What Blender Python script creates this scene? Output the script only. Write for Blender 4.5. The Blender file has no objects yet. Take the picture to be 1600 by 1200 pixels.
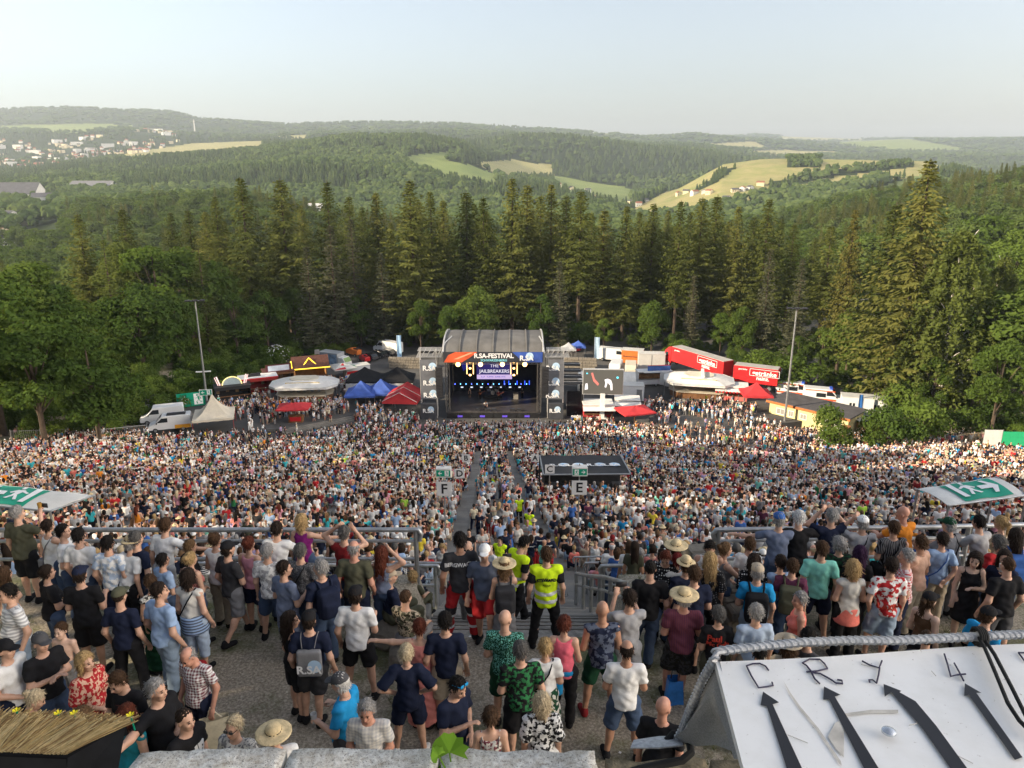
import bpy,bmesh,math,random,time
import numpy as np
from mathutils import Vector,Matrix,Quaternion,noise as mnoise
from mathutils.bvhtree import BVHTree
T0=time.time()
rnd=random.Random(7)
rng=np.random.default_rng(7)
scene=bpy.context.scene
COL=scene.collection
# camera, sky, sun, exposure
CAMZ,PITCH,FPX=7.4,math.radians(16.3),1180.0
cam_data=bpy.data.cameras.new('camera')
cam=bpy.data.objects.new('camera',cam_data)
COL.objects.link(cam)
cam.location=(0,0,CAMZ)
cam.rotation_euler=(math.radians(90)-PITCH,0,0)
cam_data.sensor_width=36.0
cam_data.lens=FPX/1600*36
cam_data.clip_start=0.05
cam_data.clip_end=40000
scene.camera=cam
SUN_EL,SUN_AZ=math.radians(20),math.radians(-110)
world=bpy.data.worlds.new('World')
scene.world=world
world.use_nodes=True
wn=world.node_tree
for n in list(wn.nodes):wn.nodes.remove(n)
w_out=wn.nodes.new('ShaderNodeOutputWorld');w_bg=wn.nodes.new('ShaderNodeBackground');w_sky=wn.nodes.new('ShaderNodeTexSky')
w_sky.sky_type='NISHITA';w_sky.sun_disc=False
w_sky.sun_elevation=SUN_EL;w_sky.sun_rotation=(-SUN_AZ)%(2*math.pi)
w_sky.altitude=500;w_sky.air_density=1.0;w_sky.dust_density=4.3;w_sky.ozone_density=1.0
w_bg.inputs['Strength'].default_value=0.116
w_hs=wn.nodes.new('ShaderNodeHueSaturation');w_hs.inputs['Saturation'].default_value=.62;wn.links.new(w_sky.outputs[0],w_hs.inputs['Color']);wn.links.new(w_hs.outputs[0],w_bg.inputs['Color']);wn.links.new(w_bg.outputs[0],w_out.inputs['Surface'])
sun_data=bpy.data.lights.new('sun','SUN')
sun_data.energy=5.0;sun_data.angle=math.radians(0.6);sun_data.color=(1.0,0.83,0.60)
sun=bpy.data.objects.new('sun',sun_data);COL.objects.link(sun)
sun_dir=Vector((math.sin(SUN_AZ)*math.cos(SUN_EL),math.cos(SUN_AZ)*math.cos(SUN_EL),math.sin(SUN_EL)))
sun.rotation_euler=(-sun_dir).to_track_quat('-Z','Y').to_euler()
sun.location=sun_dir*300
scene.view_settings.view_transform='Standard';scene.view_settings.look='None'
scene.view_settings.gamma=1.0;scene.view_settings.use_curve_mapping=False
scene.view_settings.exposure=1.2
scene.render.engine='CYCLES'
cy=scene.cycles
cy.use_denoising=True
cy.max_bounces=5;cy.diffuse_bounces=3;cy.glossy_bounces=2;cy.transmission_bounces=3;cy.volume_bounces=0
cy.transparent_max_bounces=6
cy.sample_clamp_indirect=4.0
cy.caustics_reflective=False;cy.caustics_refractive=False
# projection helpers (photo pixel -> place)
CP,SP=math.cos(PITCH),math.sin(PITCH)
def ray(u,v):
 a,b=(u-800)/FPX,(v-600)/FPX
 yc=CP-b*SP
 return a/yc,(-SP-b*CP)/yc
def at_y(u,v,y):
 dx,dz=ray(u,v);return Vector((dx*y,y,CAMZ+dz*y))
def on_z(u,v,z):
 dx,dz=ray(u,v);y=(z-CAMZ)/dz;return Vector((dx*y,y,z))
def pix(p):
 x,y,z=p[0],p[1],p[2]-CAMZ
 d=y*CP-z*SP;h=y*SP+z*CP
 return 800+FPX*x/d,600-FPX*h/d,d
PROF_S=[-90,10.6,12.4,14.4,18,24,33,42,50,60,75,90,98,104,190,205,240,330]
PROF_Z=[0,0,-.92,-2.08,-4.05,-7.0,-10.4,-13.3,-16.1,-19.5,-24.3,-28.8,-31.0,-31.5,-31.5,-34,-44,-62]
ROW,S0,S1=0.9,18.0,97.2
def sval(x,y):
 t=np.clip((np.asarray(y,float)-14)/26,0,1);t=t*t*(3-2*t)
 return np.asarray(y,float)-0.0010*np.asarray(x,float)**2*t*(np.asarray(y)<180)
def bank(x,y):
 x=np.asarray(x,float);y=np.asarray(y,float)
 b=np.clip((x-66)*.25,0,14)*np.clip((y-85)/28,0,1)
 b=b+np.clip((-x-56)*.2,0,10)*np.clip((y-88)/30,0,1)*np.clip((175-y)/40,0,1)
 return b
def aisle_x(y):return 0.1-0.031*(y-11.5)
def ground_np(x,y):
 x=np.asarray(x,float);y=np.asarray(y,float)
 z=np.interp(sval(x,y),PROF_S,PROF_Z)+bank(x,y)
 return np.where((y<12.9)&(y>10)&(np.abs(x-aisle_x(y))>1.8),0.0,z)
def ground(x,y):return float(ground_np(x,y))
def stepz(x,y):
 """height of the tread of the seat row that (x, y) stands on"""
 s=float(sval(x,y))
 if s<S0 or s>S1:return ground(x,y)
 k=math.floor((s-S0)/ROW)
 return float(np.interp(S0+(k+.5)*ROW,PROF_S,PROF_Z))+float(bank(x,y))
def on_ground(u,v,ymin=5,ymax=400):
 dx,dz=ray(u,v)
 ys=np.linspace(ymin,ymax,6000)
 f=CAMZ+dz*ys-ground_np(dx*ys,ys)
 i=int(np.argmax(f<=0))
 y=ys[i];return Vector((dx*y,y,ground(dx*y,y)))
# object helpers
def tag(o,label=None,cat=None,group=None,kind=None):
 if label:o['label']=label
 if cat:o['category']=cat
 if group:o['group']=group
 if kind:o['kind']=kind
 return o
def thing(name,label,cat,loc=(0,0,0),rz=0.0,group=None):
 o=bpy.data.objects.new(name,None);COL.objects.link(o)
 o.location=loc;o.rotation_euler=(0,0,rz);o.empty_display_size=.2
 return tag(o,label,cat,group)
def link(name,me,mats=None,parent=None,loc=None,rz=None):
 o=bpy.data.objects.new(name,me);COL.objects.link(o)
 if mats is not None:
  for m in(mats if isinstance(mats,(list,tuple))else[mats]):me.materials.append(m)
 if parent is not None:o.parent=parent
 if loc is not None:o.location=loc
 if rz is not None:o.rotation_euler=(0,0,rz)
 return o
def copy_tree(o,parent=None):
 c=o.copy();COL.objects.link(c)
 if parent is not None:c.parent=parent
 for ch in o.children:copy_tree(ch,c)
 return c
def npmesh(name,V,F,smooth=False,midx=None):
 """mesh from numpy arrays; F is (n,3) or (n,4) or a list of such"""
 me=bpy.data.meshes.new(name)
 V=np.asarray(V,np.float32)
 Fs=F if isinstance(F,list)else[F]
 Fs=[np.asarray(f,np.int32)for f in Fs if len(f)]
 me.vertices.add(len(V));me.vertices.foreach_set('co',V.ravel())
 nl=sum(f.size for f in Fs);npoly=sum(len(f)for f in Fs)
 me.loops.add(nl);me.polygons.add(npoly)
 if npoly:
  me.loops.foreach_set('vertex_index',np.concatenate([f.ravel()for f in Fs]))
  tot=np.concatenate([np.full(len(f),f.shape[1],np.int32)for f in Fs])
  st=np.concatenate([[0],np.cumsum(tot)[:-1]]).astype(np.int32)
  me.polygons.foreach_set('loop_start',st);me.polygons.foreach_set('loop_total',tot)
  if midx is not None:me.polygons.foreach_set('material_index',np.asarray(midx,np.int32))
  me.polygons.foreach_set('use_smooth',np.full(npoly,bool(smooth)))
 me.update(calc_edges=True)
 return me
class MB:
 """collects boxes, tubes, lathes, prisms into one mesh"""
 def __init__(s):s.v=[];s.f=[];s.m=[]
 def add(s,vs,fs,m=0,M=None):
  o=len(s.v)
  for p in vs:
   p=Vector(p);s.v.append(tuple(M@p)if M is not None else tuple(p))
  for f in fs:s.f.append(tuple(i+o for i in f));s.m.append(m)
  return s
 def box(s,c,d,m=0,M=None,rz=0,bev=0):
  x,y,z=d[0]/2,d[1]/2,d[2]/2
  R=Matrix.Translation(c)@Matrix.Rotation(rz,4,'Z')
  if M is not None:R=M@R
  if bev<=0:
   vs=[(i,j,k)for k in(-z,z)for j in(-y,y)for i in(-x,x)]
   fs=[(0,2,3,1),(4,5,7,6),(0,1,5,4),(2,6,7,3),(0,4,6,2),(1,3,7,5)]
   return s.add(vs,fs,m,R)
  b=min(bev,x*.9,y*.9,z*.9)
  bm=bmesh.new();bmesh.ops.create_cube(bm,size=1)
  for q in bm.verts:q.co=Vector((q.co.x*d[0],q.co.y*d[1],q.co.z*d[2]))
  bmesh.ops.bevel(bm,geom=bm.edges[:],offset=b,segments=2,affect='EDGES',profile=.5)
  bm.verts.index_update()
  s.add([q.co.copy()for q in bm.verts],[[q.index for q in f.verts]for f in bm.faces],m,R)
  bm.free();return s
 def tube(s,pts,r,n=8,m=0,caps=True,M=None):
  pts=[Vector(p)for p in pts];k=len(pts)
  rs=r if isinstance(r,(list,tuple))else[r]*k
  o=[];vs=[];fs=[]
  prev=None
  for i,p in enumerate(pts):
   d=(pts[min(i+1,k-1)]-pts[max(i-1,0)])
   d=d.normalized()if d.length>1e-9 else Vector((0,0,1))
   if prev is None:
    a=d.orthogonal().normalized()
   else:
    a=prev-d*prev.dot(d)
    a=a.normalized()if a.length>1e-6 else d.orthogonal().normalized()
   prev=a;b=d.cross(a)
   for j in range(n):
    t=2*math.pi*j/n
    vs.append(p+(a*math.cos(t)+b*math.sin(t))*rs[i])
  for i in range(k-1):
   for j in range(n):
    q=(j+1)%n
    fs.append((i*n+j,i*n+q,(i+1)*n+q,(i+1)*n+j))
  if caps:
   fs.append(tuple(range(n-1,-1,-1)));fs.append(tuple((k-1)*n+j for j in range(n)))
  return s.add(vs,fs,m,M)
 def lathe(s,prof,n=20,m=0,M=None,c=(0,0,0)):
  vs=[];fs=[];k=len(prof)
  for r,z in prof:
   for j in range(n):
    t=2*math.pi*j/n;vs.append((c[0]+r*math.cos(t),c[1]+r*math.sin(t),c[2]+z))
  for i in range(k-1):
   for j in range(n):
    q=(j+1)%n;fs.append((i*n+j,i*n+q,(i+1)*n+q,(i+1)*n+j))
  fs.append(tuple(range(n-1,-1,-1)));fs.append(tuple((k-1)*n+j for j in range(n)))
  return s.add(vs,fs,m,M)
 def prism(s,poly,h0,h1,m=0,M=None,axis='z'):
  """polygon (2D) extruded from h0 to h1 along axis"""
  def P(a,b,h):return{'z':(a,b,h),'y':(a,h,b),'x':(h,a,b)}[axis]
  n=len(poly)
  vs=[P(a,b,h0)for a,b in poly]+[P(a,b,h1)for a,b in poly]
  fs=[tuple(range(n))[::-1],tuple(range(n,2*n))]+[(i,(i+1)%n,n+(i+1)%n,n+i)for i in range(n)]
  return s.add(vs,fs,m,M)
 def sheet(s,rows,m=0,th=0.0):
  """grid of points; optional thickness downwards"""
  a=len(rows);b=len(rows[0]);vs=[p for r in rows for p in r];fs=[]
  for i in range(a-1):
   for j in range(b-1):
    fs.append((i*b+j,i*b+j+1,(i+1)*b+j+1,(i+1)*b+j))
  s.add(vs,fs,m)
  if th:
   s.add([Vector(p)-Vector((0,0,th))for p in vs],[f[::-1]for f in fs],m)
   bd=[(0,j)for j in range(b)]+[(i,b-1)for i in range(1,a)]+[(a-1,j)for j in range(b-2,-1,-1)]+[(i,0)for i in range(a-2,0,-1)]
   q=[Vector(rows[i][j])for i,j in bd];n=len(q)
   s.add(q+[p-Vector((0,0,th))for p in q],[(i,(i+1)%n,n+(i+1)%n,n+i)[::-1]for i in range(n)],m)
  return s
 def build(s,name,mats,parent=None,loc=None,rz=None,smooth=False,fixn=True):
  me=bpy.data.meshes.new(name)
  me.from_pydata(s.v,[],s.f)
  if any(s.m):me.polygons.foreach_set('material_index',s.m)
  if fixn:
   bm=bmesh.new();bm.from_mesh(me);bmesh.ops.recalc_face_normals(bm,faces=bm.faces[:]);bm.to_mesh(me);bm.free()
  if smooth:
   me.polygons.foreach_set('use_smooth',[True]*len(me.polygons))
   try:me.set_sharp_from_angle(angle=math.radians(40))
   except Exception:pass
  return link(name,me,mats,parent,loc,rz)
# materials
MATS={}
def srgb(h):
 if isinstance(h,str):
  h=h.lstrip('#');c=[int(h[i:i+2],16)/255 for i in(0,2,4)]
  return tuple(x/12.92 if x<=.04045 else((x+.055)/1.055)**2.4 for x in c)
 return tuple(h)
def new_mat(name):
 m=bpy.data.materials.new(name);m.use_nodes=True
 nt=m.node_tree;b=nt.nodes['Principled BSDF']
 return m,nt,b
def N(nt,t,**kw):
 n=nt.nodes.new(t)
 for k,v in kw.items():
  if hasattr(n,k):setattr(n,k,v)
  elif k in n.inputs:n.inputs[k].default_value=v
 return n
def ramp(nt,fac,stops,interp='LINEAR'):
 r=nt.nodes.new('ShaderNodeValToRGB');r.color_ramp.interpolation=interp
 e=r.color_ramp.elements
 while len(e)<len(stops):e.new(.5)
 for x,(p,c)in zip(e,stops):x.position=p;x.color=(*srgb(c),1)
 if fac is not None:nt.links.new(fac,r.inputs[0])
 return r.outputs[0]
def mixc(nt,fac,a,b,blend='MIX'):
 x=nt.nodes.new('ShaderNodeMix');x.data_type='RGBA';x.blend_type=blend
 for sock,val in((x.inputs[0],fac),(x.inputs[6],a),(x.inputs[7],b)):
  if hasattr(val,'is_linked'):nt.links.new(val,sock)
  elif isinstance(val,(int,float)):sock.default_value=val
  else:sock.default_value=(*srgb(val),1)
 return x.outputs[2]
def coords(nt,kind='Object',scale=None,rot=None):
 tc=nt.nodes.new('ShaderNodeTexCoord');o=tc.outputs[kind]
 if scale is not None or rot is not None:
  mp=nt.nodes.new('ShaderNodeMapping');nt.links.new(o,mp.inputs[0])
  if scale is not None:mp.inputs['Scale'].default_value=scale if isinstance(scale,tuple)else(scale,)*3
  if rot is not None:mp.inputs['Rotation'].default_value=rot
  o=mp.outputs[0]
 return o
def noise_tex(nt,vec,scale,detail=4,rough=.55):
 n=nt.nodes.new('ShaderNodeTexNoise');n.inputs['Scale'].default_value=scale
 n.inputs['Detail'].default_value=detail;n.inputs['Roughness'].default_value=rough
 if vec is not None:nt.links.new(vec,n.inputs['Vector'])
 return n.outputs['Fac']
def add_bump(nt,b,h,strength=.3,dist=.02):
 bp=nt.nodes.new('ShaderNodeBump');bp.inputs['Strength'].default_value=strength;bp.inputs['Distance'].default_value=dist
 nt.links.new(h,bp.inputs['Height']);nt.links.new(bp.outputs[0],b.inputs['Normal'])
def mat(name,col,rough=.8,var=.18,scale=3.0,bump=0.0,bscale=None,metal=0.0,spec=.3,dirt=0.0):
 """plain surface with mottled colour, wear and fine relief"""
 if name in MATS:return MATS[name]
 m,nt,b=new_mat(name);c=srgb(col)
 vec=coords(nt)
 f=noise_tex(nt,vec,scale,5,.6)
 lo=tuple(x*(1-var)for x in c);hi=tuple(min(1,x*(1+var))for x in c)
 out=ramp(nt,f,[(.3,lo),(.7,hi)])
 if dirt:
  g=noise_tex(nt,vec,scale*.37,6,.7)
  gm=ramp(nt,g,[(.45,(0,0,0)),(.75,(dirt,)*3)])
  out=mixc(nt,gm,out,(.09,.075,.055))
 nt.links.new(out,b.inputs['Base Color'])
 b.inputs['Roughness'].default_value=rough;b.inputs['Metallic'].default_value=metal
 b.inputs['Specular IOR Level'].default_value=spec
 if bump:
  add_bump(nt,b,noise_tex(nt,vec,bscale or scale*8,4,.6),bump,.02)
 MATS[name]=m;return m
def glow(name,col,strength):
 if name in MATS:return MATS[name]
 m,nt,b=new_mat(name)
 b.inputs['Base Color'].default_value=(*srgb(col),1);b.inputs['Emission Color'].default_value=(*srgb(col),1)
 b.inputs['Emission Strength'].default_value=strength;MATS[name]=m;return m
FONT_CACHE={}
def text_mesh(txt,size=1.0,align='CENTER',bold=0.0,extrude=0.0,shear=0.0,spacing=1.0):
 key=(txt,size,align,bold,extrude,shear,spacing)
 if key in FONT_CACHE:return FONT_CACHE[key]
 cu=bpy.data.curves.new('lettering','FONT');cu.body=txt;cu.size=size
 cu.align_x=align;cu.align_y='CENTER';cu.offset=bold;cu.extrude=extrude;cu.shear=shear;cu.space_character=spacing
 cu.resolution_u=3
 o=bpy.data.objects.new('lettering',cu);COL.objects.link(o)
 dg=bpy.context.evaluated_depsgraph_get()
 me=bpy.data.meshes.new_from_object(o.evaluated_get(dg))
 bpy.data.objects.remove(o);bpy.data.curves.remove(cu)
 FONT_CACHE[key]=me
 return me
def lettering(txt,size,m,parent,loc,rot=(math.pi/2,0,0),**kw):
 """flat letters; default orientation stands upright facing -Y"""
 me=text_mesh(txt,size,**kw).copy()
 o=link('lettering',me,m,parent);o.location=loc;o.rotation_euler=rot
 return o
# noise in numpy
_perm=np.random.default_rng(3).random((256,256)).astype(np.float32)
def vnoise(x,y):
 xi=np.floor(x).astype(int);yi=np.floor(y).astype(int);fx=x-xi;fy=y-yi
 fx=fx*fx*(3-2*fx);fy=fy*fy*(3-2*fy)
 g=lambda a,b:_perm[a&255,b&255]
 return(g(xi,yi)*(1-fx)+g(xi+1,yi)*fx)*(1-fy)+(g(xi,yi+1)*(1-fx)+g(xi+1,yi+1)*fx)*fy
def fbm(x,y,o=5):
 s=0;a=.5
 for i in range(o):s=s+a*(vnoise(x*2**i+17*i,y*2**i+31*i)-.5);a*=.5
 return s
# far terrain
def PL(s):return[tuple(float(q)for q in p.split(','))for p in s.split()]
LAYERS=[(330,PL('-400,430 0,405 250,405 400,430 1100,430 1250,385 1400,345 1500,330 1600,322 2000,300'),14),(560,PL('-400,340 0,352 60,345 130,322 200,312 300,303 380,300 480,325 560,345 700,355 900,368 1100,362 1190,346 1280,320 1330,306 1400,298 1480,288 1600,268 2000,245'),13),(900,PL('-400,325 0,318 150,315 300,318 450,330 600,334 800,338 900,336 1000,350 1100,346 1190,338 1250,328 1400,312 1600,300 2000,290'),4),(1300,PL('-400,290 0,290 200,280 400,262 500,255 640,262 750,285 900,300 980,318 1060,293 1130,253 1190,246 1250,246 1350,248 1450,250 1500,270 1560,285 2000,285'),2),(1800,PL('-400,275 0,264 100,252 200,243 300,236 400,226 470,216 520,209 600,207 660,207 720,216 760,240 850,270 950,286 1000,290 1060,286 1100,275 1130,266 1190,262 1350,265 1500,274 2000,285'),15),(2500,PL('-400,255 0,248 100,243 200,232 300,226 400,221 500,219 640,219 700,222 760,214 820,206 860,206 930,213 1000,222 1080,228 1130,235 1170,243 1250,252 1350,256 1500,262 2000,270'),15),(3600,PL('-400,208 0,203 200,200 300,208 400,212 500,206 600,205 700,203 800,208 850,213 1000,224 1080,224 1150,232 1250,240 1350,240 1500,240 2000,240'),10),(5500,PL('-400,175 0,170 100,168 270,174 310,184 450,193 600,190 700,192 830,200 900,203 960,208 1000,212 1080,208 1150,213 1200,215 1250,219 1300,222 1400,215 1500,216 1600,214 2000,210'),14),(9000,PL('-400,200 0,198 300,200 800,212 1080,217 1180,210 1250,214 1290,215 1330,217 1600,216 2000,214'),14),]
LY=np.log(np.array([l[0]for l in LAYERS],float))
def layer_z(t):
 """terrain height of every layer for the direction t = x / y"""
 t=np.asarray(t,float);out=[]
 for y,pl,th in LAYERS:
  us=np.array([p[0]for p in pl]);vs=np.array([p[1]for p in pl])
  u=800+FPX*t*(CP+.28*SP)
  for _ in range(2):
   v=np.interp(u,us,vs);b=(v-600)/FPX
   u=800+FPX*t*(CP-b*SP)
  v=np.interp(u,us,vs);b=(v-600)/FPX
  z=CAMZ+(-SP-b*CP)/(CP-b*SP)*y-th
  out.append(z)
 return np.array(out)
def far_z(x,y,LZ=None):
 x=np.asarray(x,float);y=np.asarray(y,float)
 t=x/np.maximum(y,1)
 if LZ is None:LZ=layer_z(t)
 ly=np.log(np.maximum(y,1));k=np.clip(np.searchsorted(LY,ly)-1,0,len(LY)-2)
 f=np.clip((ly-LY[k])/(LY[k+1]-LY[k]),0,1);f=f*f*(3-2*f)
 LZf=LZ.reshape(len(LY),-1);kk=k.ravel();ar=np.arange(kk.size)
 z=(LZf[kk,ar]*(1-f.ravel())+LZf[kk+1,ar]*f.ravel()).reshape(x.shape)
 z=z+fbm(x/240,y/240,4)*np.clip(y/110,0,16)+fbm(x/45,y/45,3)*2.5*np.clip((y-200)/400,0,1)
 g=ground_np(x,y)
 w=np.clip((y-200)/130,0,1);w=w*w*(3-2*w)
 return g*(1-w)+z*w
FIELDS=[(PL('632,244 705,236 700,252 735,258 775,272 778,296 730,288 690,280 645,268'),1000,2100,0),(PL('740,254 800,250 862,258 866,278 790,280'),1000,2600,1),(PL('862,268 925,278 992,297 985,322 940,316 870,298'),800,1900,0),(PL('950,348 1050,294 1095,266 1130,250 1200,240 1240,236 1440,240 1490,266 1400,280 1330,290 1200,308 1100,330'),930,1700,2),(PL('1330,306 1440,272 1480,281 1360,318'),650,1300,0),(PL('180,242 300,224 410,220 410,236 300,246 200,254'),1850,3400,1),(PL('0,196 150,193 210,196 120,208 80,206 0,200'),2600,5500,0),(PL('430,213 490,210 470,219'),2400,5000,1),(PL('1100,225 1180,221 1200,232 1130,232'),2600,8500,1),(PL('1290,222 1420,217 1520,234 1400,236'),2600,8800,0),(PL('1220,213 1345,213 1345,219 1220,219'),5600,9500,1),(PL('920,208 950,205 955,212'),3600,7000,1),(PL('1170,236 1260,233 1330,240 1250,244 1180,242'),2300,4200,1),]
WOODS=[PL('1198,287 1290,266 1420,254 1428,261 1300,277 1208,297'),PL('1229,262 1231,236 1278,236 1282,262'),PL('1085,300 1130,262 1150,262 1120,285')]
TOWN=[(PL('-60,215 60,225 230,202 300,205 345,214 240,235 120,262 -60,266'),1900,4600),(PL('-80,285 60,295 95,300 95,385 -80,385'),380,1100),(PL('845,285 920,283 1010,330 1120,300 1190,288 1185,300 1020,345 900,320'),700,1500)]
def inpoly(px,py,poly):
 r=np.zeros(px.shape,bool);n=len(poly)
 for i in range(n):
  x0,y0=poly[i];x1,y1=poly[(i+1)%n]
  c=(y0>py)!=(y1>py)
  with np.errstate(divide='ignore',invalid='ignore'):
   r^=c&(px<(x1-x0)*(py-y0)/(y1-y0)+x0)
 return r
def pix_np(x,y,z):
 z=z-CAMZ;d=y*CP-z*SP;h=y*SP+z*CP
 return 800+FPX*x/d,600-FPX*h/d
def field_kind(x,y,z):
 """-1 wood, else index of the field a point of the terrain lies in"""
 u,v=pix_np(x,y,z);k=np.full(x.shape,-1)
 for i,(pl,y0,y1,c)in enumerate(FIELDS):
  k[inpoly(u,v,pl)&(y>y0)&(y<y1)]=i
 for pl in WOODS:k[inpoly(u,v,pl)&(y>900)&(y<1700)]=-1
 return k
tt=np.concatenate([np.linspace(-1.15,-.76,30)[:-1],np.linspace(-.76,.76,520),np.linspace(.76,1.15,30)[1:]])
yy=np.concatenate([np.linspace(140,200,7)[:-1],np.geomspace(200,9800,300)])
TG,YG=np.meshgrid(tt,yy);XG=TG*YG
LZG=np.repeat(layer_z(tt)[:,None,:],len(yy),1)
ZG=far_z(XG,YG,LZG)
ZG=np.where((np.abs(XG)<148)&(YG<214),ZG-.8,ZG)
ny,nx=TG.shape
idx=np.arange(ny*nx).reshape(ny,nx)
Q=np.stack([idx[:-1,:-1],idx[:-1,1:],idx[1:,1:],idx[1:,:-1]],-1).reshape(-1,4)
cx,cyy,cz=[(A[:-1,:-1]+A[1:,1:]).ravel()/2 for A in(XG,YG,ZG)]
FK=field_kind(cx,cyy,cz)
V3=np.stack([XG,YG,ZG],-1).reshape(-1,3)
def sub_mesh(name,mask):
 q=Q[mask];used=np.unique(q);mp=np.zeros(len(V3),int);mp[used]=np.arange(len(used))
 return npmesh(name,V3[used],mp[q],smooth=True)
def ground_mat(name,stops,scale,detail=6):
 m,nt,b=new_mat(name);vec=coords(nt)
 f=noise_tex(nt,vec,scale,detail,.65)
 nt.links.new(ramp(nt,f,stops),b.inputs['Base Color']);b.inputs['Roughness'].default_value=.95
 b.inputs['Specular IOR Level'].default_value=.1
 return m
m_woodfloor=ground_mat('wood floor',[(.3,(.018,.03,.012)),(.7,(.04,.06,.02))],.03)
m_field=[ground_mat('pasture',[(.3,(.15,.20,.06)),(.7,(.23,.27,.09))],.012),ground_mat('ripe grain',[(.3,(.27,.26,.11)),(.7,(.38,.34,.16))],.01),ground_mat('mown meadow',[(.34,(.19,.22,.075)),(.48,(.32,.28,.13)),(.56,(.24,.25,.09)),(.68,(.36,.30,.15))],.008)]
hills=link('hills',sub_mesh('hills',FK<0),m_woodfloor);tag(hills,'rolling wooded hills and valleys reaching the skyline','hills',kind='structure')
for i,(pl,y0,y1,c)in enumerate(FIELDS):
 if(FK==i).sum()>3:
  o=link('field',sub_mesh('field',FK==i),m_field[c])
  tag(o,['light green pasture on a far hillside','pale yellow grain field on a far hillside','broad tan and green meadow on the hill right of the wood'][c],'field','fields between the woods','structure')
# foliage materials
def leaf_mat(name,stops,trans=.35,scale=.35):
 m=bpy.data.materials.new(name);m.use_nodes=True;nt=m.node_tree
 for n in list(nt.nodes):nt.nodes.remove(n)
 out=nt.nodes.new('ShaderNodeOutputMaterial')
 oi=nt.nodes.new('ShaderNodeObjectInfo');vec=coords(nt)
 f=noise_tex(nt,vec,scale,3,.6)
 ma=nt.nodes.new('ShaderNodeMath');ma.operation='MULTIPLY_ADD'
 nt.links.new(oi.outputs['Random'],ma.inputs[0]);ma.inputs[1].default_value=.5
 m2=nt.nodes.new('ShaderNodeMath');m2.operation='MULTIPLY_ADD';nt.links.new(f,m2.inputs[0]);m2.inputs[1].default_value=.9;m2.inputs[2].default_value=-.2
 nt.links.new(m2.outputs[0],ma.inputs[2])
 c=ramp(nt,ma.outputs[0],stops)
 d=nt.nodes.new('ShaderNodeBsdfDiffuse');t=nt.nodes.new('ShaderNodeBsdfTranslucent');mx=nt.nodes.new('ShaderNodeMixShader')
 nt.links.new(c,d.inputs[0]);nt.links.new(mixc(nt,.5,c,(.10,.12,.01)),t.inputs[0]);mx.inputs[0].default_value=trans
 nt.links.new(d.outputs[0],mx.inputs[1]);nt.links.new(t.outputs[0],mx.inputs[2]);nt.links.new(mx.outputs[0],out.inputs[0])
 return m
m_bark=mat('bark',(.075,.055,.04),.95,.4,2.0,.5,14)
m_birchbark=mat('birch bark',(.55,.52,.47),.85,.35,1.2,.2)
m_spruce=leaf_mat('spruce needles',[(.05,(.034,.050,.014)),(.5,(.112,.128,.034)),(.95,(.20,.195,.055))],.35)
m_bluespruce=leaf_mat('grey spruce needles',[(.05,(.045,.055,.036)),(.5,(.085,.090,.055)),(.95,(.13,.12,.075))],.2)
m_leaf=leaf_mat('broad leaves',[(.05,(.044,.074,.018)),(.5,(.092,.145,.030)),(.95,(.155,.205,.048))],.45)
m_birch=leaf_mat('birch leaves',[(.05,(.075,.10,.028)),(.5,(.12,.15,.038)),(.95,(.17,.20,.055))],.4)
m_farleaf=leaf_mat('far leaves',[(.1,(.042,.070,.024)),(.5,(.078,.115,.036)),(.9,(.125,.160,.052))],.2,.05)
m_farneedle=leaf_mat('far needles',[(.1,(.026,.046,.018)),(.5,(.052,.078,.027)),(.9,(.085,.110,.036))],.15,.05)
# cheap far trees (sources for the far wood)
def far_conifer(seed):
 r=np.random.default_rng(seed);V=[];F=[]
 n=9
 for k in range(5):
  z0=.10+.17*k;z1=min(1.0,z0+.30);R=.21*(1-z0)**.75+.02
  o=len(V)
  for j in range(n):
   a=2*math.pi*(j+r.uniform(-.25,.25))/n;q=R*r.uniform(.65,1.2)
   V.append((q*math.cos(a),q*math.sin(a),z0+r.uniform(-.03,.03)))
  V.append((r.uniform(-.01,.01),r.uniform(-.01,.01),z1))
  for j in range(n):F.append((o+j,o+(j+1)%n,o+n))
 return npmesh('far conifer',V,np.array(F))
def far_broadleaf(seed):
 bm=bmesh.new();r=random.Random(seed)
 for k in range(4):
  M=Matrix.Translation((r.uniform(-.18,.18),r.uniform(-.18,.18),r.uniform(.45,.78)))
  q=bmesh.ops.create_icosphere(bm,subdivisions=2,radius=r.uniform(.2,.32),matrix=M)
  for v in q['verts']:
   c=M.translation;d=v.co-c
   v.co=c+d*(1+.55*mnoise.noise(v.co*7+Vector((seed,0,0)))+r.uniform(-.12,.12))
 me=bpy.data.meshes.new('far broadleaf');bm.to_mesh(me);bm.free();return me
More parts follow.
